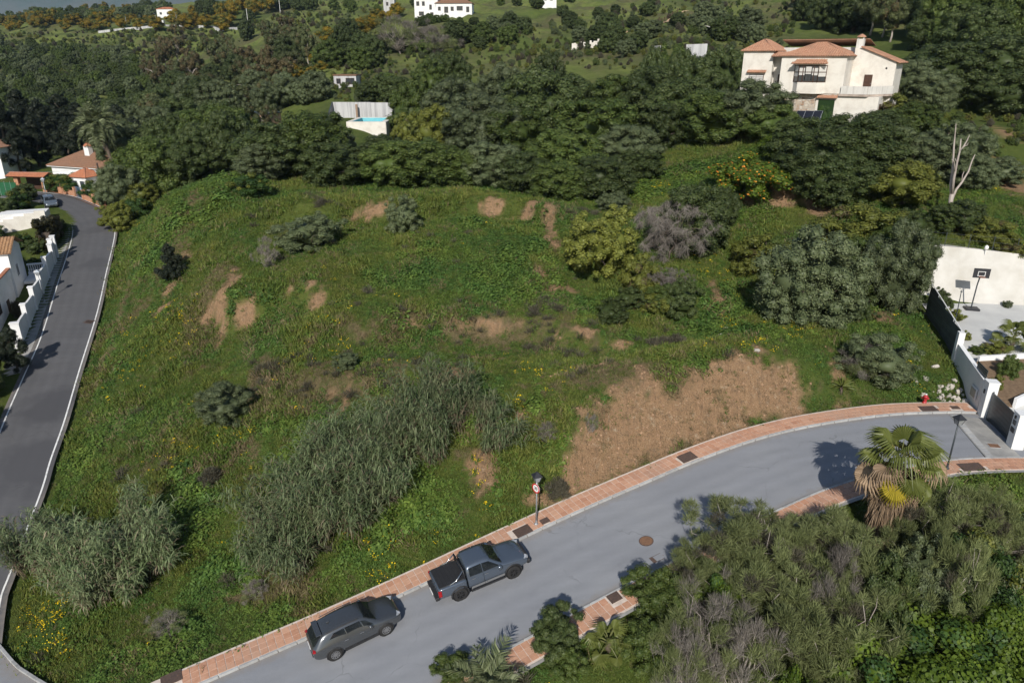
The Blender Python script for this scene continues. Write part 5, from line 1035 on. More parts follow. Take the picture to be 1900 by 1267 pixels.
def roof_plane(parent, e0, e1, up, S, a, b2, m, col=.30, amp=.085, name='roof_slope'):
    """tiled slope: eave from e0 to e1, going up along the vector 'up' (unit) for S metres; hips cut in a (left) and b2 (right) metres at the ridge"""
    e0 = np.array(e0, float); e1 = np.array(e1, float); up = unit(np.array(up, float)); L = np.linalg.norm(e1 - e0); ex = (e1 - e0) / L; nz = np.cross(ex, up); nz = nz if nz[2] > 0 else -nz
    q = [e0, e1, e1 - ex * b2 + up * S, e0 + ex * a + up * S]; th = nz * .06
    base = MB().add([p for p in q] + [p - th for p in q], [(0, 1, 2, 3), (7, 6, 5, 4), (0, 4, 5, 1), (1, 5, 6, 2), (2, 6, 7, 3), (3, 7, 4, 0)]).build(name, m, parent)
    V = []; F = []; n = int(L / col)
    for i in range(n):
        x0 = (i + .12) * L / n; x1 = (i + .88) * L / n; xm = (x0 + x1) / 2
        t1 = S
        if a > 0: t1 = min(t1, xm / a * S)
        if b2 > 0: t1 = min(t1, (L - xm) / b2 * S)
        if t1 < .1: continue
        b0 = len(V); prof = ((x0, .004), (x0 * .8 + x1 * .2, amp * .75), (xm, amp), (x0 * .2 + x1 * .8, amp * .75), (x1, .004))
        rows = max(1, int(t1 / .45)); 
        for k in range(rows):
            for tt, ad in ((k * t1 / rows - (.05 if k == 0 else 0), .018), ((k + 1) * t1 / rows, 0.)):
                for xx, zz in prof: V.append(e0 + ex * xx + up * tt + nz * (zz + ad))
        for k in range(rows):
            c0 = b0 + k * 10
            for j in range(4): F.append((c0 + j, c0 + j + 1, c0 + 6 + j, c0 + 5 + j))
            F.append((c0, c0 + 1, c0 + 2, c0 + 3) if False else (c0 + 4, c0 + 3, c0 + 2, c0 + 1)); 
    me = np_mesh('roof_tiles', np.array(V), np.array(F), m); tag(obj('roof_tiles', me, base), kind='stuff'); return base
def ridge_caps(parent, p, q, m, r=.11):
    MB().tube([p, q], r, 7).build('ridge_tiles', m, parent, True)
def hip_roof(parent, x0, x1, y0, y1, z, rise, m, over=.3):
    """hipped roof over a rectangle; returns nothing, adds slopes and ridge"""
    x0 -= over; x1 += over; y0 -= over; y1 += over; w = x1 - x0; d = y1 - y0
    if w >= d:
        i = d / 2; S = math.hypot(i, rise); up = (0, i / S, rise / S)
        roof_plane(parent, (x0, y0, z), (x1, y0, z), up, S, i, i, m); roof_plane(parent, (x1, y1, z), (x0, y1, z), (0, -i / S, rise / S), S, i, i, m)
        roof_plane(parent, (x0, y1, z), (x0, y0, z), (i / S, 0, rise / S), S, d / 2 - .001, d / 2 - .001, m); roof_plane(parent, (x1, y0, z), (x1, y1, z), (-i / S, 0, rise / S), S, d / 2 - .001, d / 2 - .001, m)
        A = (x0 + i, (y0 + y1) / 2, z + rise); B = (x1 - i, (y0 + y1) / 2, z + rise)
    else:
        i = w / 2; S = math.hypot(i, rise)
        roof_plane(parent, (x0, y1, z), (x0, y0, z), (i / S, 0, rise / S), S, i, i, m); roof_plane(parent, (x1, y0, z), (x1, y1, z), (-i / S, 0, rise / S), S, i, i, m)
        roof_plane(parent, (x0, y0, z), (x1, y0, z), (0, i / S, rise / S), S, i - .001, i - .001, m); roof_plane(parent, (x1, y1, z), (x0, y1, z), (0, -i / S, rise / S), S, i - .001, i - .001, m)
        A = ((x0 + x1) / 2, y0 + i, z + rise); B = ((x0 + x1) / 2, y1 - i, z + rise)
    for c, k in (((x0, y0, z), A), ((x0, y1, z), A if w >= d else B), ((x1, y0, z), B if w >= d else A), ((x1, y1, z), B)): ridge_caps(parent, c, k, m)
    if abs(w - d) > .3: ridge_caps(parent, A, B, m)
def window(parent, x0, x1, y, z0, z1, face=-1, nx=2, nz=1, fm='wood', glass='glass', depth=.1, axis='x', name='window'):
    """framed window set on a wall face: along axis at the plane y"""
    f = lambda a, c, z: (a, c, z) if axis == 'x' else (c, a, z); d = lambda a, c, z: (a, c, z) if axis == 'x' else (c, a, z)
    fr = MB(); w = .07; xs = (x0 + x1) / 2; zs = (z0 + z1) / 2
    fr.box(f(xs, y, z0 + w / 2), d(x1 - x0, depth, w)); fr.box(f(xs, y, z1 - w / 2), d(x1 - x0, depth, w)); fr.box(f(x0 + w / 2, y, zs), d(w, depth, z1 - z0 - 2 * w)); fr.box(f(x1 - w / 2, y, zs), d(w, depth, z1 - z0 - 2 * w))
    for i in range(1, nx): fr.box(f(x0 + (x1 - x0) * i / nx, y, zs), d(w * .8, depth * .8, z1 - z0 - 2 * w))
    for i in range(1, nz): fr.box(f(xs, y, z0 + (z1 - z0) * i / nz), d(x1 - x0 - 2 * w, depth * .7, w * .7))
    o = fr.build(name, M[fm], parent)
    for i in range(nx):
        for k in range(nz):
            a0 = x0 + (x1 - x0) * i / nx; a1 = x0 + (x1 - x0) * (i + 1) / nx; b0 = z0 + (z1 - z0) * k / nz; b1 = z0 + (z1 - z0) * (k + 1) / nz
            MB().box(f((a0 + a1) / 2, y - face * .02, (b0 + b1) / 2), d(a1 - a0 - .02, .02, b1 - b0 - .02)).build('pane', M[glass], o)
    return o
def door(parent, x0, x1, y, z0, z1, m='wood', axis='x', handle=True):
    f = lambda a, c, z: (a, c, z) if axis == 'x' else (c, a, z)
    o = MB().box(f((x0 + x1) / 2, y, (z0 + z1) / 2), f(x1 - x0, .08, z1 - z0)).build('door', M[m], parent)
    p = MB()
    for k in (0, 1): MB().box(f((x0 + x1) / 2, y, z0 + (z1 - z0) * (.27 + .46 * k)), f((x1 - x0) * .66, .10, (z1 - z0) * .34)).build('panel', M[m], o)
    if handle: MB().box(f(x1 - .12, y, (z0 + z1) / 2), f(.04, .18, .12)).build('handle', M['steel'], o)
    return o
def awning(parent, x0, x1, y, z, depth, m):
    S = math.hypot(depth, .3); roof_plane(parent, (x0, y - depth, z), (x1, y - depth, z), (0, depth / S, .3 / S), S, 0, 0, m, col=.2, name='tiled_awning')

# ------------------------------------------------------------------ the villa on the slope
PHI = R(35); vb = at_f(1452, 212, 99.0); VZ = 22.0
villa = thing('villa', 'white villa with terracotta hip roofs above the dark trees', 'villa', (vb[0] - 1.0, vb[1], VZ + .3), -PHI); villa.scale = (.94, .94, .95)
E_ = 30.2 - VZ; FL = 25.6 - VZ                          # eave and upper floor above the base
W_ = 8.3
MB().b(0, W_, 0, 7.0, FL, E_).build('main_wall', M['white'], villa)
MB().b(.06, W_, .06, 7.0, -1.5, FL - .002).build('stone_base', M['stone'], villa)
MB().b(5.2, W_ + 3.0, -.03, 4.0, -1.5, FL - .3).build('lower_wall', M['white'], villa)
hip_roof(villa, 0, W_, 0, 7.0, E_, 1.65, M['rooftile'], .35)
MB().b(-.12, W_ + .12, -.12, 7.12, E_ - .16, E_ - .07).build('cornice', M['white'], villa)
# left wing, set back
LW = (-6.1, -1.9, 2.4, 8.6); MB().b(LW[0], LW[1], LW[2], LW[3], -1.5, E_ + .65).build('left_wing_wall', M['white'], villa); hip_roof(villa, *LW, E_ + .65, 1.5, M['rooftile'], .35)
MB().b(LW[0] - .1, LW[1] + .1, LW[2] - .1, LW[3] + .1, E_ + .5, E_ + .58).build('cornice', M['white'], villa)
window(villa, -5.0, -2.9, 2.38, FL + 1.0, FL + 2.2, nx=2, glass='curtain'); awning(villa, -5.3, -2.6, 2.39, FL + 2.45, .45, M['rooftile'])
gr = MB()
for i in range(12): gr.box((-4.95 + i * .18, 2.20, FL + 1.5), (.025, .025, 1.1))
gr.box((-3.95, 2.20, FL + .95), (2.1, .03, .03)); gr.box((-3.95, 2.20, FL + 2.05), (2.1, .03, .03)); tag(gr.build('window_grille', M['whiteclean'], villa), kind='stuff')
MB().b(LW[1] + .002, -.002, 3.4, 8.0, -1.5, E_ + .2).build('porch_wall', M['white'], villa); roof_plane(villa, (-2.0, 1.6, E_ - .05), (-.05, 1.6, E_ - .05), (0, .95, .3), 1.9, 0, 0, M['rooftile'], name='porch_roof')
door(villa, -1.2, -.25, 3.36, FL, FL + 2.2); MB().b(-1.9, -.02, 1.6, 3.38, -1.5, FL).build('porch_step', M['white'], villa)
# bay window
x0, x1, dp = 1.9, 6.0, .95; pl = [(x0, 0), (x0 + .8, -dp), (x1 - .8, -dp), (x1, 0)]
MB().prism([(p[0], p[1]) for p in pl], FL - .05, FL + 1.35).build('bay_parapet', M['white'], villa)
MB().prism([(x0 - .05, -.002), (x0 + .77, -dp - .06), (x1 - .77, -dp - .06), (x1 + .05, -.002)], FL + 3.5, FL + 3.62).build('bay_head', M['white'], villa)
bayf = MB(); z0, z1 = FL + 1.37, FL + 3.48
for (a, b2) in ((pl[0], pl[1]), (pl[1], pl[2]), (pl[2], pl[3])):
    for t in ((0, 1) if a != pl[1] else (0, .22, .78, 1)): bayf.box((a[0] + (b2[0] - a[0]) * t, a[1] + (b2[1] - a[1]) * t, (z0 + z1) / 2), (.10, .10, z1 - z0))
    an = math.atan2(b2[1] - a[1], b2[0] - a[0]); L = math.hypot(b2[0] - a[0], b2[1] - a[1])
    for zz in (z0 + .05, z1 - .05, z0 + 1.25): bayf.box(((a[0] + b2[0]) / 2, (a[1] + b2[1]) / 2, zz), (L, .085, .09), an)
bw = bayf.build('bay_window_frame', M['wood'], villa)
for (a, b2) in ((pl[0], pl[1]), (pl[1], pl[2]), (pl[2], pl[3])):
    an = math.atan2(b2[1] - a[1], b2[0] - a[0]); L = math.hypot(b2[0] - a[0], b2[1] - a[1]); n_ = 3 if a == pl[1] else 1
    for i in range(n_):
        t = (i + .5) / n_; MB().box((a[0] + (b2[0] - a[0]) * t, a[1] + (b2[1] - a[1]) * t + .03, (z0 + z1) / 2), (L / n_ - .1, .02, z1 - z0 - .1), an).build('pane', M['glass'], bw)
        MB().box((a[0] + (b2[0] - a[0]) * t, a[1] + (b2[1] - a[1]) * t - .012, z1 - .55 - (.25 if n_ == 3 and i != 1 else .1)), (L / n_ - .12, .012, .9 if n_ == 3 else 1.5), an).build('blind', M['curtain'], bw)
roof_plane(villa, (x0 - .3, -dp - .35, FL + 3.66), (x1 + .3, -dp - .35, FL + 3.66), (0, .93, .37), 1.4, .5, .5, M['rooftile'], name='bay_roof')
# ivy-filled opening with its tile hood
MB().b(5.55, 7.6, -.10, -.04, -1.2, FL - .75).build('ivy_panel', LM['ivy'], villa)
iv, fv = crown_mesh('ivy_foliage', LM['ivy'], 301, K=30, n=3500, leaf=.05, asp=.8, cr=(.08, .14), zc=.5, rz=.5, low=0)[0], None
obj('ivy_foliage', iv, villa, (6.55, -.12, -.6), None, (2.1, .35, 3.1)); awning(villa, 5.3, 7.9, -.03, FL - .55, .4, M['rooftile'])
# right wing with raking top, terrace and door
wz = E_ + 1.0; MB().extrude([(W_ + .002, -1.5), (13.6, -1.5), (13.6, E_ - .75), (W_ + .8, wz), (W_ + .002, wz)], 'y', 4.0, 9.5).build('right_wing_wall', M['white'], villa)
sl = Vector((13.6 - W_ - .8, 0, E_ - .75 - wz)); S = sl.length + .6; u_ = -sl.normalized()
roof_plane(villa, (14.1, 9.9, E_ - .72 - .11), (14.1, 3.7, E_ - .72 - .11), tuple(u_), S, 0, 0, M['rooftile'], name='right_wing_roof')
door(villa, W_ + 1.7, W_ + 2.7, 3.96, FL + .1, FL + 2.3); MB().lathe([(.12, 0), (.12, .05)], (W_ + 4.2, 3.97, FL + 3.1), 12, 'y').build('wall_vent', M['darkvoid'], villa)
ter = [(W_ - .3, -.35), (W_ + 3.15, -.35), (13.9, 3.99), (W_ - .3, 3.99)]
MB().prism(ter, FL - .28, FL - .02).build('terrace_slab', surf('stained terrace edge', (.50, .42, .36), (.30, .24, .20), 1.5), villa)
def par(a, b2, z0, z1, t=.16): an = math.atan2(b2[1] - a[1], b2[0] - a[0]); L = math.hypot(b2[0] - a[0], b2[1] - a[1]); return MB().box(((a[0] + b2[0]) / 2, (a[1] + b2[1]) / 2, (z0 + z1) / 2), (L, t, z1 - z0), an)
M['stained'] = surf('rain streaked white wall', (.62, .60, .56), (.34, .325, .30), 1.3, .9, .2, lo=.48, hi=.85, stretch=(3, 3, .25))
par((W_ - .1, -.26), (W_ + 3.1, -.26), FL - .01, FL + .95).build('terrace_parapet', M['stained'], villa); par((W_ + 3.15, -.2), (13.7, 3.9), FL - .01, FL + .95).build('terrace_parapet', M['stained'], villa)
MB().extrude([(4.0, -1.5), (4.0, FL - .3), (.0, FL - .3), (.0, -1.5)], 'x', W_ + 3.0, W_ + 4.6).build('lower_wall', M['white'], villa); door(villa, .9, 1.8, W_ + 4.62, .2, 2.4, axis='y')
ch = MB(); ch.b(W_ - .2, W_ + .7, 5.2, 6.0, E_ + .4, E_ + 2.1); c_ = ch.build('chimney', M['stained'], villa); MB().lathe([(.62, 0), (.52, .16), (.2, .36), (.05, .42)], (W_ + .25, 5.6, E_ + 2.3), 12).build('chimney_cap', M['rooftile'], c_)
for sx in (-1, 1):
    for sy in (-1, 1): MB().box((W_ + .25 + sx * .33, 5.6 + sy * .28, E_ + 2.2), (.14, .14, .2)).build('chimney_post', M['stained'], c_)
# rear wing behind the front roofs
MB().b(-1.9, W_ + .75, 7.05, 11.5, -1.5, E_ + 1.1).build('rear_wing_wall', M['stained'], villa); roof_plane(villa, (W_ + 1.1, 11.9, E_ + 1.35), (-2.2, 11.9, E_ + 1.35), (0, -.98, .16), 4.9, 0, 0, M['rooftile'], name='rear_roof')
# solar panels on the slope before the villa
for i, px in enumerate((1484, 1500, 1516)):
    g = at_f(px, 213, 92.5); o = thing('solar_panel', ['left', 'middle', 'right'][i] + ' one of three dark solar panels below the villa stone base', 'solar panel', (g[0], g[1], g[2] - .1), -PHI, 'solar panels below the villa')
    Mx = Matrix.Rotation(R(40), 3, 'X'); MB().box((0, 0, 0), (1.02, 1.6, .04), M=Mx).build('frame', M['steel'], o); MB().box((0, -.014, .018), (.94, 1.5, .03), M=Mx).build('cells', surf('dark solar glass', (.014, .016, .024), (.02, .022, .03), 3, .25, .4), o)
    for sx in (-.4, .4): MB().tube([(sx, .45, .35), (sx, .5, -1.6)], .03, 6).build('leg', M['steel'], o)
# ------------------------------------------------------------------ walled court on the right
def wall_run(parent, a, b2, t, za, zb, ha, hb, m, name='wall_panel', cap=None):
    """wall from a to b2 (plan), base heights za, zb and top heights ha, hb"""
    a = np.array(a, float); b2 = np.array(b2, float); d = unit(b2 - a); n = np.array([-d[1], d[0]]) * t / 2
    P = [a - n, b2 - n, b2 + n, a + n]; o = MB().prism(P, [za, zb, zb, za], [ha, hb, hb, ha]).build(name, m, parent)
    if cap: n2 = n * 1.35; P2 = [a - n2, b2 - n2, b2 + n2, a + n2]; MB().prism(P2, [ha + .002, hb + .002, hb + .002, ha + .002], [ha + .06, hb + .06, hb + .06, ha + .06]).build('coping', M[cap], o)
    return o
cw_ = thing('boundary_wall', 'white boundary wall stepping down from the court to the gate', 'wall')
wall_run(cw_, (32.55, 48.7), (31.45, 43.6), .22, 7.6, 7.5, 10.55, 10.0, M['whiteclean'], cap='whiteclean')
MB().box((32.6, 48.95, 9.6), (.42, .42, 3.7), R(-12)).build('end_post', M['whiteclean'], cw_)
mbx = MB().box((31.46, 44.55, 8.75), (.06, .95, .8), R(-12)).build('meter_box_frame', M['whiteclean'], cw_); MB().box((31.42, 44.55, 8.75), (.06, .72, .58), R(-12)).build('meter_box_door', surf('beige meter door', (.42, .40, .34), (.36, .34, .3)), mbx)
d_ = np.array([31.45 - 32.55, 43.6 - 48.7]); 
for k in range(4): MB().box((31.62 + .0, 44.6 - .12, 10.18 + k * .16), (.03, 1.7, .13), R(-12)).build('slat', M['anthracite'], cw_)
pf = thing('gate_pillar', 'white gate pillar at the upper end of the slatted gate', 'pillar', (31.42, 42.95, 7.6), R(-10)); MB().b(-.32, .32, -.32, .32, 0, 2.62).build('shaft', M['whiteclean'], pf); MB().b(-.36, .36, -.36, .36, 2.622, 2.70).build('cap', M['whiteclean'], pf); MB().box((-.34, .0, 1.95), (.08, .14, .26)).build('wall_lamp', M['black'], pf)
pn = thing('gate_pillar', 'white gate pillar with letterbox at the lower end of the gate', 'pillar', (30.72, 38.75, 7.6), R(-10)); MB().b(-.33, .33, -.36, .36, 0, 2.45).build('shaft', M['whiteclean'], pn); MB().b(-.37, .37, -.40, .40, 2.452, 2.53).build('cap', M['whiteclean'], pn); MB().box((-.345, .03, 1.35), (.06, .40, .30)).build('letterbox', M['black'], pn); MB().box((-.345, .03, 1.85), (.05, .34, .28)).build('house_number_plate', M['anthracite'], pn); MB().box((-.35, .05, 2.2), (.08, .12, .2)).build('wall_lamp', M['black'], pn)
ga = np.array([31.36, 42.58]); gb = np.array([30.80, 39.2]); gm = (ga + gb) / 2; gl = np.linalg.norm(gb - ga); gan = math.atan2(gb[1] - ga[1], gb[0] - ga[0])
gate = thing('sliding_gate', 'dark slatted metal gate between two white pillars', 'gate', (gm[0], gm[1], 7.72), gan)
for k in range(7): MB().box((0, 0, .16 + k * .275), (gl - .02, .05, .262)).build('board', M['anthracite'], gate)
for sx in (-1, 1): MB().box((sx * (gl / 2 - .04), .045, 1.0), (.08, .035, 2.0)).build('stile', M['anthracite'], gate)
fen = thing('slatted_fence', 'dark slatted fence running back from the white post along the court', 'fence')
fa = np.array([32.75, 49.2]); fb = np.array([34.9, 57.6]); fl = np.linalg.norm(fb - fa); fan_ = math.atan2(fb[1] - fa[1], fb[0] - fa[0]); M['slatgrey'] = surf('weathered grey slat', (.060, .072, .080), (.085, .098, .105), 2, .6, .3, rand=.25)
for k in range(12):
    for j in range(4):
        t = (j + .5) / 4; c = fa + (fb - fa) * t; zb_ = 8.75 + 1.1 * t; MB().box((c[0], c[1], zb_ + .1 + k * .215), (fl / 4 - .03, .035, .195), fan_).build('slat', M['slatgrey'], fen)
for j in range(5): c = fa + (fb - fa) * j / 4; MB().box((c[0] + .05, c[1], 9.9 + 1.1 * j / 4), (.07, .07, 3.0), fan_).build('post', M['steel'], fen)
wall_run(fen, fa, fb, .2, 8.0, 9.0, 8.78, 9.88, M['concrete'], 'plinth')
rail = MB().tube([(fa[0], fa[1], 11.45), (fb[0], fb[1], 12.5)], .04, 6).build('top_rail', M['whiteclean'], fen)
# court floor and battered wall
ys = np.linspace(38.2, 59.6, 22); zf = np.interp(ys, [36, 42, 52, 60], [7.75, 7.85, 9.7, 10.1])
lx = np.interp(ys, [38.2, 43, 48.8, 57.6, 59.6], [30.95, 31.7, 32.9, 35.1, 35.6])
yard = ribbon('yard', np.stack([lx, ys, zf], 1), np.stack([np.full(22, 57.), ys, zf], 1), M['yardfloor'], 0.0, cross=8); yard['label'] = 'pale paved yard behind the gate'
MB_ = MB(); top = [(35.2, 62.2, 14.75), (40, 61.9, 14.4), (45, 61.3, 13.95), (57, 60.6, 13.4)]; bot = [(35.4, 59.9, 9.9), (40, 59.5, 9.9), (45, 59.0, 9.9), (57, 58.4, 9.9)]
V = top + bot + [(x, y + 3, z - .4) for x, y, z in top] + [(x, y + 3, 9.) for x, y, z in bot]; F = []
for i in range(3): F += [(4 + i, 5 + i, 1 + i, i), (i, 1 + i, 9 + i, 8 + i), (8 + i, 9 + i, 13 + i, 12 + i)]
F += [(0, 8, 12, 4), (3, 7, 15, 11)]
crt = tag(MB_.add(V, F).build('retaining_wall', M['court']), 'pale sprayed concrete retaining wall at the back of the court', 'wall')
# parapet wall and planting terrace above
pw_ = thing('garden_wall', 'low white garden wall on the terrace above the court', 'wall'); a = at_f(1830, 408, 68.5); b2 = at_f(1915, 418, 66.5); wall_run(pw_, (a[0], a[1]), (b2[0], b2[1]), .25, a[2] - 1.2, b2[2] - 1.2, a[2] + .35, b2[2] + .35, M['white'])
cf_ = thing('wire_fence', 'green wire fence along the top of the court wall', 'fence')
for i in range(8):
    t = i / 7; x = 36 + 14 * t; y = 62.35 - 1.5 * t; z = 14.6 - .95 * t; MB().tube([(x, y, z - .4), (x, y, z + 1.3)], .03, 5).build('post', M['anthracite'], cf_)
for k in range(3): MB().tube([(36, 62.35, 14.9 + k * .45), (50, 60.85, 13.95 + k * .45)], .012, 4).build('wire', M['anthracite'], cf_)
gl_ = at_f(1830, 462, 61.5); o = thing('garden_lamp', 'small white garden lamp on the edge of the court wall', 'lamp', (gl_[0], gl_[1], gl_[2] - .5)); MB().tube([(0, 0, 0), (0, 0, .45)], .03, 6).build('post', M['whiteclean'], o); MB().lathe([(.10, 0), (.17, .12), (.15, .28), (.04, .38)], (0, 0, .45), 12).build('globe', M['whiteclean'], o, True)
# raised bed
bed = thing('raised_bed', 'white walled planting bed with bare soil beside the gate', 'planter'); 
wall_run(bed, (34.0, 48.5), (38.2, 48.9), .2, 8.0, 8.2, 9.75, 9.85, M['whiteclean'], 'back_wall')
arc = [(38.2, 48.9), (37.7, 46.9), (36.6, 45.3), (35.2, 44.2), (33.6, 43.4)]
for i in range(4): z0 = np.interp(arc[i][1], [42, 49], [8.3, 9.75]); z1 = np.interp(arc[i + 1][1], [42, 49], [8.3, 9.75]); wall_run(bed, arc[i], arc[i + 1], .2, 7.5, 7.5, z0 + .25, z1 + .25, M['whiteclean'], 'curved_wall')
MB().prism([(32.9, 43.6), (33.6, 43.45), (35.2, 44.3), (36.6, 45.4), (37.6, 46.9), (38.1, 48.8), (33.9, 48.4), (33.0, 47.6)], [7.6] * 8, [8.2, 8.2, 8.5, 8.7, 9.0, 9.45, 9.4, 9.2]).build('soil', surf('garden soil', (.20, .14, .09), (.13, .09, .06), 5, .95, .1, bump=.5), bed)
for (px, py, f, w, k, lb) in [(1880, 655, 46.8, 60, 'shrub', 'small shrub in the raised bed'), (1855, 690, 45.3, 30, 'goldshrub', 'tiny yellow plant in the raised bed'), (1850, 628, 50.0, 60, 'goldshrub', 'yellow green shrub behind the bed wall'), (1815, 640, 50.2, 40, 'shrub', 'shrub between white post and court floor'), (1795, 612, 52, 26, 'goldshrub', 'narrow golden shrub inside the fence'), (1775, 570, 56, 50, 'goldshrub', 'golden shrub inside the fence farther back'), (1750, 530, 58.3, 50, 'darkshrub', 'dark shrub in the corner of the court'), (1872, 557, 58.8, 26, 'greyshrub', 'thin sapling at the foot of the court wall')]:
    p = at_f(px, py, f); plant_at(k, p[0], f, max(.5, p[2] - H(p[0], f)), w * f * .95 / FPX, lb)
# basketball hoop
hb = at_h(1800, 574, 10.0); o = thing('basketball_hoop', 'portable basketball hoop with black backboard on the court', 'basketball hoop', (hb[0], hb[1] - .35, 9.98), R(-14))
MB().b(-.55, .55, -.1, .75, .02, .2).build('base', M['black'], o, bevel=.04); MB().tube([(0, .45, .15), (0, .35, 2.2), (0, .12, 3.2)], .055, 8).build('pole', M['anthracite'], o); bd = MB().b(-.62, .62, -.02, .03, 2.9, 3.7).build('backboard', M['black'], o)
q = MB(); q.b(-.28, .28, -.035, -.022, 3.05, 3.09); q.b(-.28, .28, -.035, -.022, 3.42, 3.46); q.b(-.28, -.24, -.035, -.022, 3.09, 3.42); q.b(.24, .28, -.035, -.022, 3.09, 3.42); tag(q.build('target_square', M['whiteclean'], bd), kind='stuff')
MB().tube([(.23 * math.cos(t), -.27 + .23 * math.sin(t), 3.05) for t in np.linspace(0, 6.2832, 17)], .018, 5).build('rim', M['rooftile_red'], o)
fp = at_h(1783, 612, 9.8); o = thing('court_pole', 'thin dark pole standing inside the court fence', 'pole', (34.9, 53.6, 9.6)); MB().tube([(0, 0, 0), (.05, 0, 1.8), (.0, 0, 3.4)], [.04, .035, .03], 7).build('shaft', M['anthracite'], o); MB().lathe([(.05, 0), (.09, .05), (.02, .12)], (0, 0, 3.4), 8).build('tip', M['anthracite'], o)

# ------------------------------------------------------------------ left side: walled houses along the dark road
P0 = np.array([-47.6, 64.9]); P1 = np.array([-55.6, 85.0]); dv = unit(P1 - P0); uv = np.array([-dv[1], dv[0]])      # along the road, and away from it
def LP(u, v): return P0 + dv * v + uv * u
def lz(v): return float(lh(P0[1] + dv[1] * v))
rw = thing('roadside_wall', 'white pillared garden wall along the dark road', 'wall'); n_ = 5; LW_ = np.linalg.norm(P1 - P0)
for i in range(n_):
    v0 = LW_ * i / n_; v1 = LW_ * (i + 1) / n_; zb_ = lz(v0) - .4; ht = lz((v0 + v1) / 2) + 2.0; wall_run(rw, LP(0, v0 + .25), LP(0, v1 - .25), .2, zb_, zb_, ht, ht, M['whiteclean'], 'wall_panel')
for i in range(n_ + 1):
    v0 = LW_ * i / n_; c = LP(0, v0); big = .75 if i == 0 else .45; o = MB().box((c[0], c[1], lz(v0) + 1.0), (big, .45, 3.0), math.atan2(uv[1], uv[0])).build('pillar', M['whiteclean'], rw); MB().box((c[0], c[1], lz(v0) + 2.55), (big + .12, .57, .1), math.atan2(uv[1], uv[0])).build('pillar_cap', M['whiteclean'], o)
_gi = [i for i in range(len(LLc)) if 60 < LLc[i, 1] < 99]; _ga, _gb = _gi[0], _gi[-1]
gut = ribbon('gutter', LLc[_ga:_gb] - nrm[_ga:_gb] * .36, LLc[_ga:_gb] - nrm[_ga:_gb] * np.interp(LLc[_ga:_gb, 1], [60, 64, 86, 99], [3.2, 2.3, 2.3, 2.8])[:, None], M['concrete'], .02, cross=2, zf=lh); gut['label'] = 'grey concrete gutter strip beside the dark road'
for i in range(24): pass
# two storey house with terrace
rzl = math.atan2(dv[1], dv[0]) - math.pi / 2            # local x = away to the right of dv (towards the road), y = along dv
hz = lz(10)
wh = thing('roadside_house', 'white house with lichened tile roof and red coped terrace at the left edge', 'house', (LP(0, 0)[0], LP(0, 0)[1], hz), rzl)
MB().b(-13, -2.2, 12.5, 18.0, -2, 5.2).build('wall', M['whiteclean'], wh); S = math.hypot(4, 1.5)
S = math.hypot(3.1, 1.2)
roof_plane(wh, (-13.4, 12.1, 5.3), (-1.8, 12.1, 5.3), (0, 3.1 / S, 1.2 / S), S, 0, 0, M['rooftile_old']); roof_plane(wh, (-1.8, 18.4, 5.3), (-13.4, 18.4, 5.3), (0, -3.1 / S, 1.2 / S), S, 0, 0, M['rooftile_old']); MB().extrude([(12.5, 5.2), (18, 5.2), (15.25, 6.25)], 'x', -2.45, -2.2).build('gable', M['whiteclean'], wh)
MB().b(-13, -2.4, -1.0, 12.49, -3, 2.7).build('terrace_block', M['whiteclean'], wh); MB().b(-2.6, -2.35, -1.2, 12.45, 2.702, 3.6).build('terrace_parapet', M['whiteclean'], wh); MB().b(-2.68, -2.27, -1.25, 12.4, 3.602, 3.72).build('parapet_coping', M['rooftile_red'], wh); MB().b(-13, -2.6, -1.2, -.95, 2.702, 3.6).build('terrace_parapet', M['whiteclean'], wh)
window(wh, 14.2, 15.2, -2.19, 2.2, 3.6, axis='y', nx=2, fm='whiteclean'); window(wh, 5.0, 6.2, -2.39, .6, 1.8, axis='y', nx=2); door(wh, 8.5, 9.4, -2.37, -1.0, 1.1, axis='y')
# balustrade bridge and gate posts beyond the house
bl = thing('balustrade', 'white balustrade with small posts between house and roadside wall', 'balustrade', (LP(0, 0)[0], LP(0, 0)[1], lz(17) + .3), rzl)
MB().b(-2.15, -.5, 18.6, 18.9, .0, .35).build('plinth', M['whiteclean'], bl); MB().b(-2.15, -.5, 18.58, 18.92, 1.15, 1.3).build('handrail', M['whiteclean'], bl)
for i in range(7): MB().lathe([(.05, 0), (.09, .2), (.05, .45), (.07, .8)], (-2.02 + i * .22, 18.75, .35), 7).build('baluster', M['whiteclean'], bl, True)
MB().b(-2.15, -.4, 15.5, 18.58, -.25, .02).build('landing', M['whiteclean'], bl)
gp = thing('garden_gate', 'tall white gate posts at the far end of the roadside wall', 'gate', (LP(0, 0)[0], LP(0, 0)[1], lz(22)), rzl)
for v in (22.3, 24.0): o = MB().b(-.25, .25, v - .25, v + .25, -.5, 2.9).build('post', M['whiteclean'], gp); MB().b(-.3, .3, v - .3, v + .3, 2.902, 3.0).build('cap', M['whiteclean'], o)
MB().b(-.04, .04, 22.56, 23.74, .1, 2.2).build('leaf', M['anthracite'], gp)
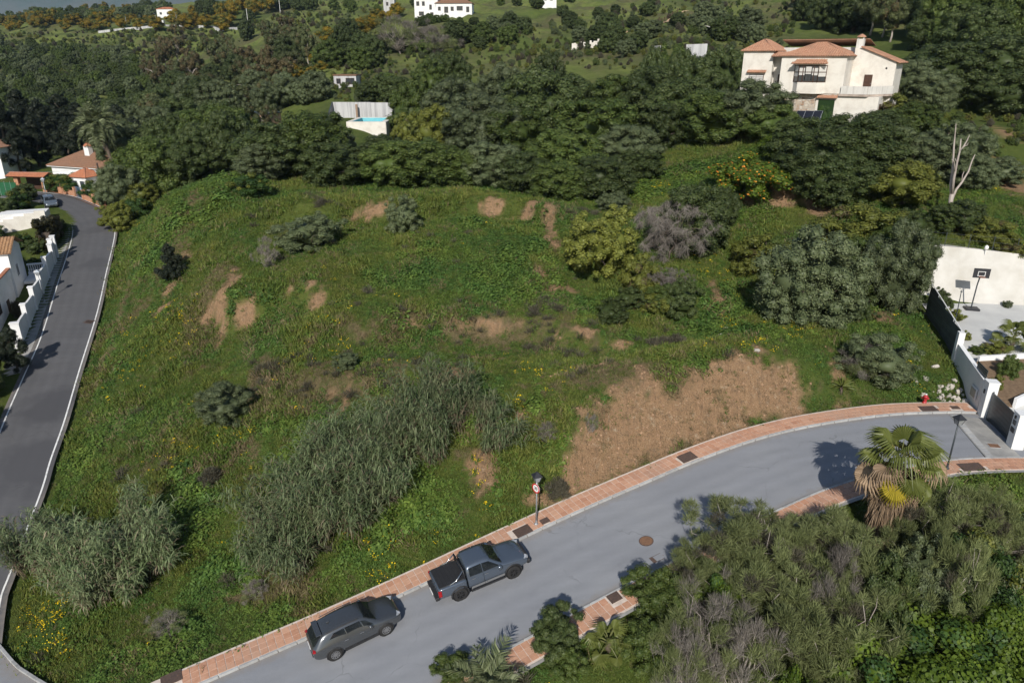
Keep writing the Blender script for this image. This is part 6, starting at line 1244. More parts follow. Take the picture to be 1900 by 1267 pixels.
# clipped hedge and white stepped garden wall before the parked car
hd = thing('clipped_hedge', 'tall clipped brown green hedge behind the gate posts', 'hedge', (LP(1.2, 30)[0], LP(1.2, 30)[1], lz(30) - .3), rzl)
obj('foliage', crown_mesh('hedge_foliage', LM['hedge'], 401, K=120, n=12000, leaf=.05, asp=.7, cr=(.08, .12), zc=.5, rz=.5, low=0, prof=lambda z: .42)[0], hd, (-.2, 0, 0), None, (3.0, 10, 3.3)); MB().b(-.8, .5, -3.5, 3.5, -.5, 2.2).build('stems', M['bark'], hd)
sw = thing('stepped_wall', 'white stepped garden wall running back from the road bend', 'wall', (LP(0, 0)[0], LP(0, 0)[1], lz(37)), rzl)
for k in range(8): MB().b(-4.0 - k * 1.25, -2.75 - k * 1.25, 36.8, 37.05, -2.5, 2.0 - k * .30).build('step', M['white'], sw)
MB().b(-8.3, -2.7, 37.06, 40.0, -2, 1.75).build('roof_slab_block', M['whiteclean'], sw); 
_gp = {}
for a in [(-8.5, 41.5, 3.6, 4.6, 'carob'), (-7.4, 45.5, 3.4, 4.2, 'ivy'), (-10, 38, 4, 5, 'darkshrub'), (-9, 33.5, 3.2, 4.5, 'mid'), (-12, 44, 5, 6, 'carob'), (-7.2, 50, 2.8, 3.4, 'carob'), (-14, 34, 4, 5, 'carob'), (-7.5, 29, 2.6, 3.5, 'shrub'), (-6, 25, 2.0, 3, 'shrub')]:
    c = P0 + dv * a[1] - uv * -a[0] if False else LP(-a[0], a[1]); _gp.setdefault(a[2] > 3.3, []).append((project(np.array([c[0], c[1], 8.]))[0], plant_at(a[4], c[0], c[1], a[2], a[3], 'leafy garden %s behind the stepped white wall' % ('tree' if a[2] > 3.3 else 'bush'), 'garden plants behind the stepped wall')))
ordinals(list(_gp.values()))
for a in [(1.6, 20.5, 1.6, 2.2, 'ivy', 'leafy bush behind the gate posts, near the balustrade'), (2.4, 26, 2.0, 3.0, 'darkshrub', 'dark garden shrub between gate posts and hedge'), (4.5, 29, 2.2, 3.4, 'ivy', 'leafy garden shrub behind the clipped hedge'), (4.2, 22.5, 1.8, 3.0, 'shrub', 'green garden shrub beside the house gable'), (1.0, 34.5, 1.6, 2.2, 'darkshrub', 'dark shrub at the foot of the stepped wall'), (1.2, 7.5, 2.0, 2.0, 'heath', 'dry pale bush between house and roadside wall'), (-.6, -5, 4.2, 4.2, 'pine', 'dark tree at the near end of the roadside wall'), (1.6, -9, 5, 4.6, 'carob', 'dark tree casting shade on the dark road, farther'), (2.6, -17, 5.5, 4.2, 'carob', 'dark tree casting shade on the dark road, nearer'), (4, -13, 5, 4.5, 'carob', 'dark tree behind the two shading trees')]:
    c = LP(a[0], a[1]); plant_at(a[4], c[0], c[1], a[2], a[3], a[5])
# bungalow
bb = at_f(86, 307, 118.5); BZ = 10.0
bu = thing('bungalow', 'white bungalow with brown tile roof and chimney beyond the road bend', 'bungalow', (bb[0] + .5, bb[1] + .4, BZ), R(-20)); eh = bb[2] - BZ
MB().b(0, 12.5, 0, 8, -1.5, eh - .02).build('wall', M['whiteclean'], bu); hip_roof(bu, 0, 12.5, 0, 8, eh, 2.3, M['rooftile_brown'], .5); MB().b(-.45, 12.95, -.45, 8.45, eh - .16, eh - .06).build('fascia', M['whiteclean'], bu)
window(bu, .8, 3.0, -.02, 1.2, 2.5, nx=3, fm='whiteclean'); window(bu, 4.6, 5.6, -.02, 1.2, 2.5, nx=2, fm='whiteclean')
MB().b(6.6, 9.8, -2.4, -.002, -1.5, 2.5).build('porch_wall', M['whiteclean'], bu); hip_roof(bu, 6.6, 9.8, -2.4, 1.0, 2.6, 1.15, M['rooftile_red'], .3); window(bu, 7.0, 8.0, -2.42, .9, 2.1, nx=1, fm='whiteclean'); door(bu, 8.5, 9.3, -2.42, -.2, 2.0, 'anthracite')
ch = MB().b(5.2, 6.2, 2.2, 3.0, eh + .6, eh + 2.9).build('chimney', M['whiteclean'], bu); MB().lathe([(.85, 0), (.6, .25), (.1, .5)], (5.7, 2.6, eh + 2.95), 4).build('chimney_cap', M['rooftile_red'], ch)
dsh = thing('satellite_dish', 'white satellite dish above the bungalow roof', 'satellite dish', tuple(at_f(190, 266, 124) - np.array([0, 0, .6]))); MB().lathe([(.1, -.12), (.5, -.02), (.75, .12), (.72, .14), (.4, .0)], (0, 0, .6), 16, 'y').build('dish', M['whiteclean'], dsh); MB().tube([(0, 0.1, .55), (0, .1, -1.8)], .05, 6).build('mast', M['steel'], dsh)
# covered gateway with tile roof, brick garden wall, gate and hedges
cg = at_f(34, 352, 115.5); cgz = H(cg[0], cg[1]); cp = thing('covered_gateway', 'brick gateway with flat orange tile roof beside the bungalow', 'gateway', (cg[0], cg[1], cgz), R(-8))
for x in (0.2, 4.9): MB().b(x - .35, x + .35, -.3, .3, -1, 2.55).build('pillar', M['brick'], cp)
MB().b(.55, 1.7, -.25, .25, -1, 1.3).build('low_wall', M['brick'], cp); MB().b(.75, 1.5, -.29, -.252, .1, 1.1).build('meter_box', M['whiteclean'], cp); roof_plane(cp, (-.9, -1.0, 2.6), (5.8, -1.0, 2.6), (0, .93, .36), 1.35, 0, 0, M['rooftile_red']); roof_plane(cp, (5.8, 1.4, 2.6), (-.9, 1.4, 2.6), (0, -.93, .36), 1.3, 0, 0, M['rooftile_red']); MB().b(-.7, 5.6, -.8, 1.2, 2.42, 2.56).build('beam', M['wood'], cp); MB().b(.4, 4.6, 1.6, 1.7, -.5, 2.3).build('garage_door', M['wood'], cp)
bw_ = thing('brick_wall', 'low brick garden wall with piers following the road bend', 'wall'); pts = [at_f(px, py, f) for px, py, f in ((94, 347, 115.4), (116, 353, 113.6), (140, 360, 111.4), (156, 366, 109.6), (176, 376, 107.6), (194, 386, 105.6))]
for i in range(5):
    if i == 2: continue
    a, b2 = pts[i], pts[i + 1]; za, zb_ = H(a[0], a[1]), H(b2[0], b2[1]); wall_run(bw_, (a[0], a[1]), (b2[0], b2[1]), .25, za - .6, zb_ - .6, za + 1.15, zb_ + 1.15, M['brick'])
for i in range(6): a = pts[i]; MB().box((a[0], a[1], H(a[0], a[1]) + .75), (.45, .45, 2.2), R(-35)).build('pier', M['brick'], bw_)
a, b2 = pts[2], pts[3]; bg_ = thing('blue_gate', 'blue metal garden gate between brick piers', 'gate', ((a[0] + b2[0]) / 2, (a[1] + b2[1]) / 2, H(a[0], a[1]) + .05), math.atan2(b2[1] - a[1], b2[0] - a[0])); L = math.hypot(*(b2 - a)[:2]) - .5; M['bluemetal'] = surf('blue painted metal', (.10, .17, .27), (.08, .13, .21), 4, .5, .4)
for i in range(8): MB().box((-L / 2 + L * (i + .5) / 8, 0, 1.0), (.05, .04, 1.9)).build('bar', M['bluemetal'], bg_)
for z in (.15, 1.0, 1.85): MB().box((0, .05, z), (L, .04, .07)).build('rail', M['bluemetal'], bg_)
for (px, pt, f, w, lb) in ((104, 322, 116.8, 36, 'clipped hedge behind the brick wall beside the gateway'), (126, 320, 115.2, 40, 'clipped hedge behind the brick wall left of the blue gate'), (164, 334, 111, 30, 'low hedge right of the blue gate'), (182, 346, 108.8, 30, 'low hedge behind the utility pole')): plant('goldshrub' if w < 0 else 'ivy', px, pt, f, w * 1.25, lb, name='clipped_hedge', cat='hedge')
pvb = ribbon('pavement', np.array([[p[0] - .1, p[1] - .05, H(p[0], p[1]) + .22] for p in pts]), np.array([[p[0] + .1, p[1] - 1.25, float(lh(p[1])) + .10] for p in pts]), M['tile'], 0, cross=2); pvb['label'] = 'red paved footway along the brick wall'
gn = at_f(-5, 350, 112); o = thing('netted_fence', 'fence covered with green netting at the left edge', 'fence', (gn[0], gn[1], H(gn[0], gn[1])), R(-6)); M['net'] = surf('green netting', (.025, .12, .055), (.02, .085, .04), 3, .8, .2)
for i in range(4): MB().b(i * .95 - .5, i * .95 + .42, -.02, .02, .1, 2.1).build('net_panel', M['net'], o); MB().tube([(i * .95 - .53, 0, -.3), (i * .95 - .53, 0, 2.3)], .035, 6).build('post', M['steel'], o)
# utility pole and wire
ub = at_f(199, 388, 105.8); ut = at_f(178, 295, 106.5); up_ = thing('utility_pole', 'leaning wooden utility pole at the end of the brick wall', 'utility pole', (ub[0], ub[1], H(ub[0], ub[1]) - .3)); MB().tube([(0, 0, 0), tuple(ut - ub)], [.17, .11], 8).build('shaft', surf('tarred pole', (.075, .055, .042), (.05, .036, .03), 3), up_)
MB().tube([tuple(ut - ub - np.array([.1, 0, 1.3])), tuple(ut - ub + np.array([1.4, 0, -.9]))], .05, 5).build('bracket', M['wood'], up_); MB().tube([tuple(ut - ub - np.array([0, 0, .5]) + np.array([-28, 3, 1]) * t - np.array([0, 0, 1.5 * 4 * t * (1 - t)])) for t in np.linspace(0, 1, 14)], .018, 4).build('wire', M['steel'], up_)
wb = at_f(-6, 292, 128); o = thing('white_cottage', 'corner of a white cottage at the left edge among conifers', 'cottage', (wb[0] - 4, wb[1], H(wb[0], wb[1]) - .5)); MB().b(-2, 4.6, 0, 6, -1, wb[2] - H(wb[0], wb[1]) + 2.0).build('wall', M['whiteclean'], o); hip_roof(o, -2, 4.6, 0, 6, wb[2] - H(wb[0], wb[1]) + 2.05, 1.3, M['rooftile_brown'], .3)
# ------------------------------------------------------------------ vehicles
def m_paint(name, c, metal=.55):
    t = NT(name); n = t.noise(t.objc(), 260, 2); k = t.ramp(n, [(.3, tuple(v * .9 for v in c)), (.7, tuple(v * 1.12 for v in c))]); t.col(k); return t.set(.26, .5, metal, 1.0)
M['rubber'] = surf('tyre rubber', (.022, .022, .023), (.035, .034, .033), 6, .85, .2); M['trim'] = surf('black plastic trim', (.020, .020, .022), (.028, .028, .03), 8, .55, .35); M['alloy'] = surf('alloy wheel', (.42, .42, .43), (.34, .34, .35), 5, .35, .5, .8); M['carglass'] = surf('tinted car glass', (.010, .013, .015), (.018, .022, .025), 2, .05, .5); M['lampred'] = surf('red lamp glass', (.35, .012, .015), (.25, .008, .01), 3, .15, .5); M['lampclear'] = surf('headlamp glass', (.45, .47, .5), (.25, .27, .3), 6, .1, .6); M['chrome'] = surf('chrome', (.6, .6, .6), (.5, .5, .5), 5, .15, .5, .95)
def loft(stn, ks=None):
    """stations (x, [(y,z)...]) mirrored to a closed body"""
    V = []; F = []; n = len(stn[0][1]); m = 2 * n - 1
    for x, P in stn:
        row = [(x, y, z) for y, z in P] + [(x, -y, z) for y, z in P[-2::-1]]; V += row
    for i in range(len(stn) - 1):
        for k in range(m - 1): F.append((i * m + k, i * m + k + 1, (i + 1) * m + k + 1, (i + 1) * m + k))
        F.append((i * m + m - 1, i * m, (i + 1) * m, (i + 1) * m + m - 1))
    F.append(tuple(range(m))); F.append(tuple((len(stn) - 1) * m + k for k in range(m - 1, -1, -1))); return V, F
def body_mesh(stn, m, sub=2):
    V, F = loft(stn); me = MB().add(V, F).mesh('body', m, True); o = bpy.data.objects.new('tmp', me); COL.objects.link(o)
    md = o.modifiers.new('s', 'SUBSURF'); md.levels = sub; md.render_levels = sub; dg = bpy.context.evaluated_depsgraph_get(); me2 = bpy.data.meshes.new_from_object(o.evaluated_get(dg)); bpy.data.objects.remove(o); 
    me2.polygons.foreach_set('use_smooth', np.ones(len(me2.polygons), bool)); return me2
def wheel(parent, x, y, r, w, spokes, rimm, dish=.0):
    sgn = 1 if y > 0 else -1; o = MB().lathe([(r * .62, -w / 2), (r * .93, -w / 2), (r, -w * .36), (r, w * .36), (r * .93, w / 2), (r * .62, w / 2), (r * .62, -w / 2)], (x, y, r), 24, 'y', cap=False).build('wheel', M['rubber'], parent)
    yo = y + sgn * (w / 2 - .03); MB().lathe([(r * .63, -.015), (r * .65, .01), (r * .58, .012), (r * .56, -.012), (r * .63, -.015)], (x, yo + sgn * .02, r), 24, 'y', cap=False).build('rim', rimm, o); MB().lathe([(r * .6, -.01), (r * .6, .0)], (x, yo - sgn * .06, r), 20, 'y').build('brake_disc', M['trim'], o)
    for k in range(spokes):
        a = 2 * math.pi * k / spokes; Mx = Matrix.Rotation(a, 3, 'Y'); MB().box(Vector((x, yo, r)) + Mx @ Vector((r * .33, 0, 0)), (r * .5, .035, r * .13), M=Mx).build('spoke', rimm, o)
    MB().lathe([(r * .14, -.02), (r * .12, .02)], (x, yo, r), 12, 'y').build('hub', rimm, o); return o
def arch(parent, x, y, r, w=.03, h=.04, m='trim', zc=None):
    """flared lip round a wheel opening"""
    zc = r if zc is None else zc; P = [(x + (r) * math.cos(a), y, zc + r * math.sin(a)) for a in np.linspace(-.25, math.pi + .25, 15)]; MB().tube(P, h, 6).build('wheel_arch', M[m], parent, True)
    sgn = 1 if y > 0 else -1; MB().lathe([(r * .99, -.02), (r * .99, .012)], (x, y - sgn * .01, zc), 24, 'y').build('wheel_well', M['darkvoid'], parent)
def glass_patch(name, parent, P, m='carglass', off=.006, sub=1):
    """a pane from corner points in order, pushed out a little"""
    me = MB().add(P, [tuple(range(len(P)))]).mesh(name, M[m]); n = me.polygons[0].normal.copy(); c = me.polygons[0].center
    ref = Vector((0, 0, .8)); n = n if n.dot(c - ref) > 0 else -n
    T = [Vector(p) + n * off for p in P] + [Vector(p) - n * .02 for p in P]; k = len(P)
    return MB().add(T, [tuple(range(k)), tuple(range(2 * k - 1, k - 1, -1))] + [(i, (i + 1) % k, k + (i + 1) % k, k + i) for i in range(k)]).build(name, M[m], parent)
def place_on_road(o, x, y, head):
    j = int(np.argmin((RF[:, 0] - x) ** 2 + (RF[:, 1] - y) ** 2)); sl = (RF[j + 4, 2] - RF[j - 4, 2]) / np.linalg.norm(RF[j + 4, :2] - RF[j - 4, :2])
    t = Vector((math.cos(head), math.sin(head), sl * .98)).normalized(); n = Vector((-t.y, t.x, 0)).normalized(); u = t.cross(n); o.matrix_world = Matrix(((t.x, n.x, u.x, x), (t.y, n.y, u.y, y), (t.z, n.z, u.z, RF[j, 2] + .012), (0, 0, 0, 1)))
def S_(x, w, zs, zb, yr, zr, zt, yb=None, bul=.0):
    yb = yb or w * .95; return (x, [(0, zs), (w * .86, zs), (w * .975, zs + .10), (w + bul, (zs + zb) * .52), (w * .985, zb - .10), (yb, zb), (yr, zr), (yr * .72, zt - .015), (0, zt)])
# --- grey SUV
M['suvpaint'] = m_paint('dark grey car paint', (.085, .092, .10))
suv = thing('parked_suv', 'dark grey SUV parked on the pale road behind the pickup', 'car')
st = [S_(-2.35, .72, .52, .88, .60, .90, .92), S_(-2.28, .84, .40, .96, .68, 1.00, 1.02), S_(-2.05, .90, .30, 1.03, .70, 1.22, 1.25), S_(-1.72, .92, .27, 1.06, .66, 1.54, 1.585), S_(-1.2, .925, .26, 1.05, .665, 1.585, 1.64), S_(-.5, .925, .26, 1.02, .68, 1.60, 1.655), S_(.1, .925, .26, 1.0, .68, 1.585, 1.64), S_(.42, .925, .26, .99, .665, 1.53, 1.575), S_(.80, .925, .26, .98, .71, 1.26, 1.29), S_(1.12, .925, .26, .97, .76, 1.03, 1.065), S_(1.5, .925, .28, .95, .72, .99, 1.03), S_(1.9, .90, .30, .88, .66, .93, .965), S_(2.15, .83, .34, .78, .58, .82, .85), S_(2.29, .68, .42, .66, .46, .69, .70)]
obj('body', body_mesh(st, M['suvpaint']), suv)
glass_patch('windscreen', suv, [(.45, .60, 1.505), (.45, -.60, 1.505), (.62, -.64, 1.405), (1.02, -.71, 1.085), (1.02, .71, 1.085), (.62, .64, 1.405)], off=.03)
glass_patch('rear_window', suv, [(-1.80, .56, 1.51), (-1.80, -.56, 1.51), (-2.17, -.62, 1.13), (-2.17, .62, 1.13)], off=.055)
for s in (-1, 1):
    for P in ([(-1.55, .775, 1.15), (-1.15, .70, 1.47), (-.62, .71, 1.50), (-.55, .81, 1.08)], [(-.50, .81, 1.08), (-.57, .71, 1.50), (.18, .71, 1.48), (.30, .80, 1.06)], [(.36, .80, 1.06), (.24, .71, 1.47), (.48, .72, 1.36), (.80, .80, 1.06)]):
        glass_patch('side_window', suv, [(x, s * y, z) for x, y, z in P][::s], off=.035)
    for x in (-1.345, 1.315): arch(suv, x, s * .905, .405, h=.034, zc=.37); wheel(suv, x, s * .83, .36, .235, 10, M['alloy'])
    MB().box((.05, s * .90, .32), (1.75, .05, .12)).build('sill_trim', M['trim'], suv); mr = MB().lathe([(.02, -.11), (.10, -.08), (.11, .04), (.03, .11)], (.62, s * 1.0, 1.10), 10, 'y').build('mirror', M['suvpaint'], suv, True)
    MB().box((2.08, s * .62, .80), (.26, .26, .07), R(-30) * s).build('headlight', M['lampclear'], suv); MB().box((-2.20, s * .70, .98), (.14, .32, .09), R(20) * s).build('taillight', M['lampred'], suv)
    for x in (-.45, .55 - .2): MB().box((x - .2, s * .925, .93), (.2, .03, .035)).build('door_handle', M['chrome'], suv)
    MB().tube([(-1.5, s * .64, 1.60), (-.6, s * .66, 1.655), (.15, s * .655, 1.635)], .02, 6).build('roof_rail', M['trim'], suv)
    glass_patch('quarter_trim', suv, [(x, s * y, z) for x, y, z in [(-1.95, .70, 1.30), (-1.72, .685, 1.52), (-1.2, .69, 1.53), (-1.6, .76, 1.20)]][::s], 'chrome', off=.012) if False else None
MB().box((2.25, 0, .58), (.08, .66, .30)).build('grille', M['trim'], suv); MB().box((-2.34, 0, .58), (.05, 1.1, .22)).build('rear_bumper_trim', M['trim'], suv); MB().box((-2.345, 0, .80), (.03, .5, .11)).build('number_plate', M['whiteclean'], suv); MB().box((-1.80, 0, 1.605), (.28, 1.15, .035)).build('spoiler', M['suvpaint'], suv, bevel=.01); MB().box((-1.2, 0, 1.665), (.16, .05, .06)).build('antenna_fin', M['suvpaint'], suv, bevel=.015)
MB().tube([(.98, .1, 1.12), (.82, .5, 1.245)], .012, 5).build('wiper', M['trim'], suv); MB().tube([(.98, -.5, 1.11), (.83, -.1, 1.25)], .012, 5).build('wiper', M['trim'], suv)
place_on_road(suv, -7.92, 28.95, R(28.4))
# --- blue grey pickup
M['pickpaint'] = m_paint('blue grey car paint', (.105, .130, .168), .5)
pk = thing('parked_pickup', 'blue grey double cab pickup with black bed cover on the pale road', 'pickup')
def K_(x, w, zs, zb, yr, zr, zt): return S_(x, w, zs, zb, yr, zr, zt, yb=w * .965)
st = [K_(-1.02, .90, .42, 1.13, .86, 1.14, 1.15), K_(-.99, .91, .42, 1.14, .74, 1.66, 1.70), K_(-.85, .915, .42, 1.15, .72, 1.75, 1.80), K_(-.3, .915, .42, 1.15, .73, 1.78, 1.835), K_(.2, .915, .42, 1.14, .72, 1.76, 1.815), K_(.38, .915, .42, 1.14, .71, 1.70, 1.745), K_(.72, .915, .42, 1.13, .75, 1.42, 1.46), K_(1.05, .915, .42, 1.12, .80, 1.17, 1.215), K_(1.4, .93, .44, 1.11, .78, 1.14, 1.20), K_(1.9, .93, .46, 1.07, .74, 1.11, 1.16), K_(2.3, .90, .48, .99, .66, 1.04, 1.08), K_(2.47, .82, .50, .88, .56, .94, .97), K_(2.55, .68, .55, .80, .46, .84, .86)]
obj('body', body_mesh(st, M['pickpaint']), pk)
bed = [(-2.66, [(0, .50), (.86, .50), (.905, .60), (.915, .85), (.91, 1.02), (.89, 1.14), (.80, 1.15), (.5, 1.15), (0, 1.15)]), (-2.60, [(0, .48), (.88, .48), (.92, .60), (.93, .85), (.925, 1.02), (.90, 1.15), (.80, 1.16), (.5, 1.16), (0, 1.16)]), (-1.6, [(0, .46), (.88, .46), (.93, .60), (.94, .85), (.93, 1.02), (.905, 1.15), (.80, 1.16), (.5, 1.16), (0, 1.16)]), (-1.10, [(0, .46), (.88, .46), (.92, .60), (.925, .85), (.92, 1.02), (.90, 1.15), (.80, 1.16), (.5, 1.16), (0, 1.16)]), (-1.05, [(0, .48), (.86, .48), (.90, .60), (.905, .85), (.90, 1.02), (.88, 1.14), (.80, 1.15), (.5, 1.15), (0, 1.15)])]
obj('bed', body_mesh(bed, M['pickpaint'], 1), pk); bc = MB().b(-2.56, -1.12, -.80, .80, 1.145, 1.185).build('bed_cover', M['trim'], pk, bevel=.015)
for k in range(7): MB().b(-2.5 + k * .2, -2.48 + k * .2, -.76, .76, 1.186, 1.194).build('cover_rib', M['rubber'], bc)
MB().b(-2.68, -2.645, -.80, .80, .66, 1.08).build('tailgate', M['pickpaint'], pk, bevel=.01); MB().b(-2.86, -2.64, -.80, .80, .42, .62).build('rear_bumper', M['trim'], pk, bevel=.03); MB().b(-2.885, -2.862, -.26, .26, .48, .59).build('number_plate', M['whiteclean'], pk); MB().b(2.44, 2.66, -.78, .78, .42, .68).build('front_bumper', M['trim'], pk, bevel=.05); MB().b(2.50, 2.60, -.52, .52, .70, .92).build('grille', M['trim'], pk, bevel=.02)
glass_patch('windscreen', pk, [(.43, .64, 1.69), (.43, -.64, 1.69), (.72, -.70, 1.45), (1.00, -.76, 1.23), (1.00, .76, 1.23), (.72, .70, 1.45)], off=.03)
glass_patch('rear_window', pk, [(-.985, .60, 1.62), (-.985, -.60, 1.62), (-1.0, -.66, 1.24), (-1.0, .66, 1.24)], off=.03)
for s in (-1, 1):
    for P in ([(-.86, .835, 1.21), (-.84, .755, 1.66), (-.16, .765, 1.69), (-.14, .845, 1.20)], [(-.09, .845, 1.20), (-.11, .765, 1.69), (.30, .765, 1.64), (.82, .835, 1.20)]): glass_patch('side_window', pk, [(x, s * y, z) for x, y, z in P][::s], off=.035)
    for x in (-1.54, 1.545): arch(pk, x, s * .915, .475, h=.05, zc=.42); wheel(pk, x, s * .84, .395, .29, 6, M['trim'])
    MB().b(-.95, 1.0, s * .97 - .07, s * .97 + .07, .34, .40).build('side_step', M['trim'], pk, bevel=.01); MB().lathe([(.03, -.13), (.12, -.1), (.13, .05), (.04, .13)], (.78, s * 1.04, 1.22), 10, 'y').build('mirror', M['pickpaint'], pk, True)
    MB().b(-2.68, -2.50, s * .88 - .07, s * .88 + .06, .72, 1.08).build('taillight', M['lampred'], pk, bevel=.02); MB().box((2.36, s * .70, .90), (.30, .20, .16), R(-28) * s).build('headlight', M['lampclear'], pk)
    for x in (-.75, -.02): MB().box((x + .06, s * .925, 1.05), (.2, .03, .04)).build('door_handle', M['chrome'], pk)
    MB().tube([(-2.0, s * .84, 1.17), (-1.6, s * .80, 1.26), (-1.16, s * .74, 1.66)], .035, 7).build('roll_bar', M['chrome'], pk, True); MB().tube([(-1.12, s * .82, 1.17), (-1.14, s * .74, 1.67)], .04, 7).build('roll_bar', M['trim'], pk, True)
    for x in (-.12,): MB().box((x, s * .927, .80), (.012, .012, .66)).build('door_gap', M['darkvoid'], pk)
MB().tube([(-1.14, -.76, 1.67), (-1.14, .76, 1.67)], .045, 7).build('roll_bar', M['trim'], pk, True); MB().tube([(.60, -.98, 1.10), (.60, -.93, 1.35)], .01, 4).build('aerial', M['trim'], pk) if False else None
place_on_road(pk, -1.62, 32.05, R(23.6))
# --- silver hatchback at the bend of the dark road
M['silver'] = m_paint('silver grey car paint', (.20, .23, .26), .6)
hc = thing('parked_hatchback', 'silver grey hatchback parked at the bend of the dark road', 'car')
st = [S_(-2.0, .70, .45, .85, .60, .90, .93), S_(-1.95, .82, .34, .95, .66, 1.05, 1.08), S_(-1.6, .86, .26, .98, .62, 1.38, 1.42), S_(-.9, .87, .24, .96, .63, 1.43, 1.48), S_(-.1, .87, .24, .94, .63, 1.42, 1.47), S_(.25, .87, .24, .93, .62, 1.36, 1.40), S_(.65, .87, .24, .92, .67, 1.13, 1.16), S_(.95, .87, .24, .90, .70, .95, .98), S_(1.4, .86, .26, .86, .66, .90, .94), S_(1.8, .80, .30, .74, .56, .79, .82), S_(1.98, .64, .36, .60, .44, .63, .64)]
obj('body', body_mesh(st, M['silver']), hc); glass_patch('windscreen', hc, [(.28, .56, 1.33), (.28, -.56, 1.33), (.88, -.65, 1.0), (.88, .65, 1.0)], off=.03); glass_patch('rear_window', hc, [(-1.62, .54, 1.35), (-1.62, -.54, 1.35), (-1.93, -.58, 1.07), (-1.93, .58, 1.07)], off=.03)
for s in (-1, 1):
    for P in ([(-1.4, .75, 1.02), (-1.1, .67, 1.34), (-.5, .67, 1.36), (-.45, .77, .99)], [(-.40, .77, .99), (-.45, .67, 1.36), (.10, .67, 1.33), (.62, .77, .97)]): glass_patch('side_window', hc, [(x, s * y, z) for x, y, z in P][::s], off=.03)
    for x in (-1.25, 1.25): arch(hc, x, s * .85, .34, h=.025, zc=.31); wheel(hc, x, s * .78, .305, .2, 7, M['alloy'])
    MB().lathe([(.02, -.1), (.09, -.06), (.09, .04), (.03, .1)], (.55, s * .94, 1.0), 8, 'y').build('mirror', M['silver'], hc, True); MB().box((1.72, s * .58, .74), (.24, .22, .08), R(-30) * s).build('headlight', M['lampclear'], hc); MB().box((-1.93, s * .64, .92), (.1, .16, .2)).build('taillight', M['lampred'], hc)
MB().box((1.94, 0, .5), (.06, .6, .2)).build('grille', M['trim'], hc)
cp_ = on_lroad(95, 383); hc.location = (cp_[0] - .3, cp_[1] + .3, float(lh(cp_[1])) + .03); hc.rotation_euler = (0, R(5), R(-50))

# ------------------------------------------------------------------ street furniture
def lantern(parent, z, mb_body, mb_glass, s=1.):
    o = MB().lathe([(.06, 0), (.10, .05)], (0, 0, z), 8).build('lantern', mb_body, parent); q = 4
    g = [(-.11 * s, z + .06), (-.19 * s, z + .42)]
    V = []
    for r, zz in ((.12 * s, z + .06), (.21 * s, z + .42)): V += [(r, r, zz), (-r, r, zz), (-r, -r, zz), (r, -r, zz)]
    MB().add(V, [(0, 3, 2, 1), (4, 5, 6, 7)] + [(i, (i + 1) % 4, 4 + (i + 1) % 4, 4 + i) for i in range(4)]).build('lantern_glass', mb_glass, o)
    for i in range(4): MB().tube([V[i], V[4 + i]], .018 * s, 4).build('lantern_bar', mb_body, o)
    W2 = []
    for r, zz in ((.27 * s, z + .42), (.24 * s, z + .47), (.10 * s, z + .60), (.04 * s, z + .68)): W2 += [(r, r, zz), (-r, r, zz), (-r, -r, zz), (r, -r, zz)]
    F = [(0, 3, 2, 1), (12, 13, 14, 15)] + [(4 * k + i, 4 * k + (i + 1) % 4, 4 * k + 4 + (i + 1) % 4, 4 * k + 4 + i) for k in range(3) for i in range(4)]; MB().add(W2, F).build('lantern_hood', mb_body, o)
M['lampglass'] = surf('frosted lamp glass', (.30, .31, .32), (.22, .23, .24), 3, .2, .5); M['lampwhite'] = surf('pale lantern', (.40, .44, .48), (.33, .36, .40), 3, .4, .4)
def street_lamp(label, p, hgt, body, post='steel', rz=0, s=1.):
    o = thing('street_lamp', label, 'street lamp', tuple(p), rz, 'street lamps'); MB().lathe([(.13, -.05), (.13, .04), (.07, .10), (.058, .3)], (0, 0, 0), 10).build('foot', M[post], o); MB().tube([(0, 0, .2), (0, 0, hgt - .6)], [.052, .042], 9).build('post', M[post], o, True); lantern(o, hgt - .66, M[body], M['lampglass'], s); return o
p, j = near_road(995, 972, 1); lc = street_lamp('black lantern street lamp carrying a round speed sign', p, 3.55, 'black', rz=R(20))
sg = MB().lathe([(.30, -.012), (.30, .012)], (0, 0, 0), 28, 'y').build('sign_plate', M['whiteclean'], lc)
M['signred'] = surf('red sign enamel', (.55, .015, .02), (.48, .012, .016), 3, .4, .4); M['signblack'] = surf('black sign lettering', (.01, .01, .01), (.014, .014, .014), 3, .4, .3)
MB().lathe([(.305, -.013), (.305, -.018), (.225, -.018), (.225, -.013), (.305, -.013)], (0, 0, 0), 28, 'y', cap=False).build('red_ring', M['signred'], sg)
fc = bpy.data.curves.new('speed_limit', 'FONT'); fc.body = '30'; fc.size = .27; fc.align_x = 'CENTER'; fc.align_y = 'CENTER'; fc.extrude = .002; fc.offset = .006; fc.materials.append(M['signblack']); _t = bpy.data.objects.new('tmp', fc); COL.objects.link(_t); _me = bpy.data.meshes.new_from_object(_t.evaluated_get(bpy.context.evaluated_depsgraph_get())); bpy.data.objects.remove(_t); fo = obj('speed_limit_digits', _me, sg); fo.location = (0, -.02, 0); fo.rotation_euler = (R(90), 0, 0)
sg.location = (-.07, -.05, 2.52); sg.rotation_euler = (0, 0, R(-68))
for z in (2.4, 2.64): MB().box((-.02, 0, z), (.12, .10, .03)).build('sign_clamp', M['steel'], lc)
p, j = near_road(1757, 869, 1); street_lamp('black lantern street lamp before the driveway, right of the big palm', p, 3.5, 'black', 'anthracite', R(10))
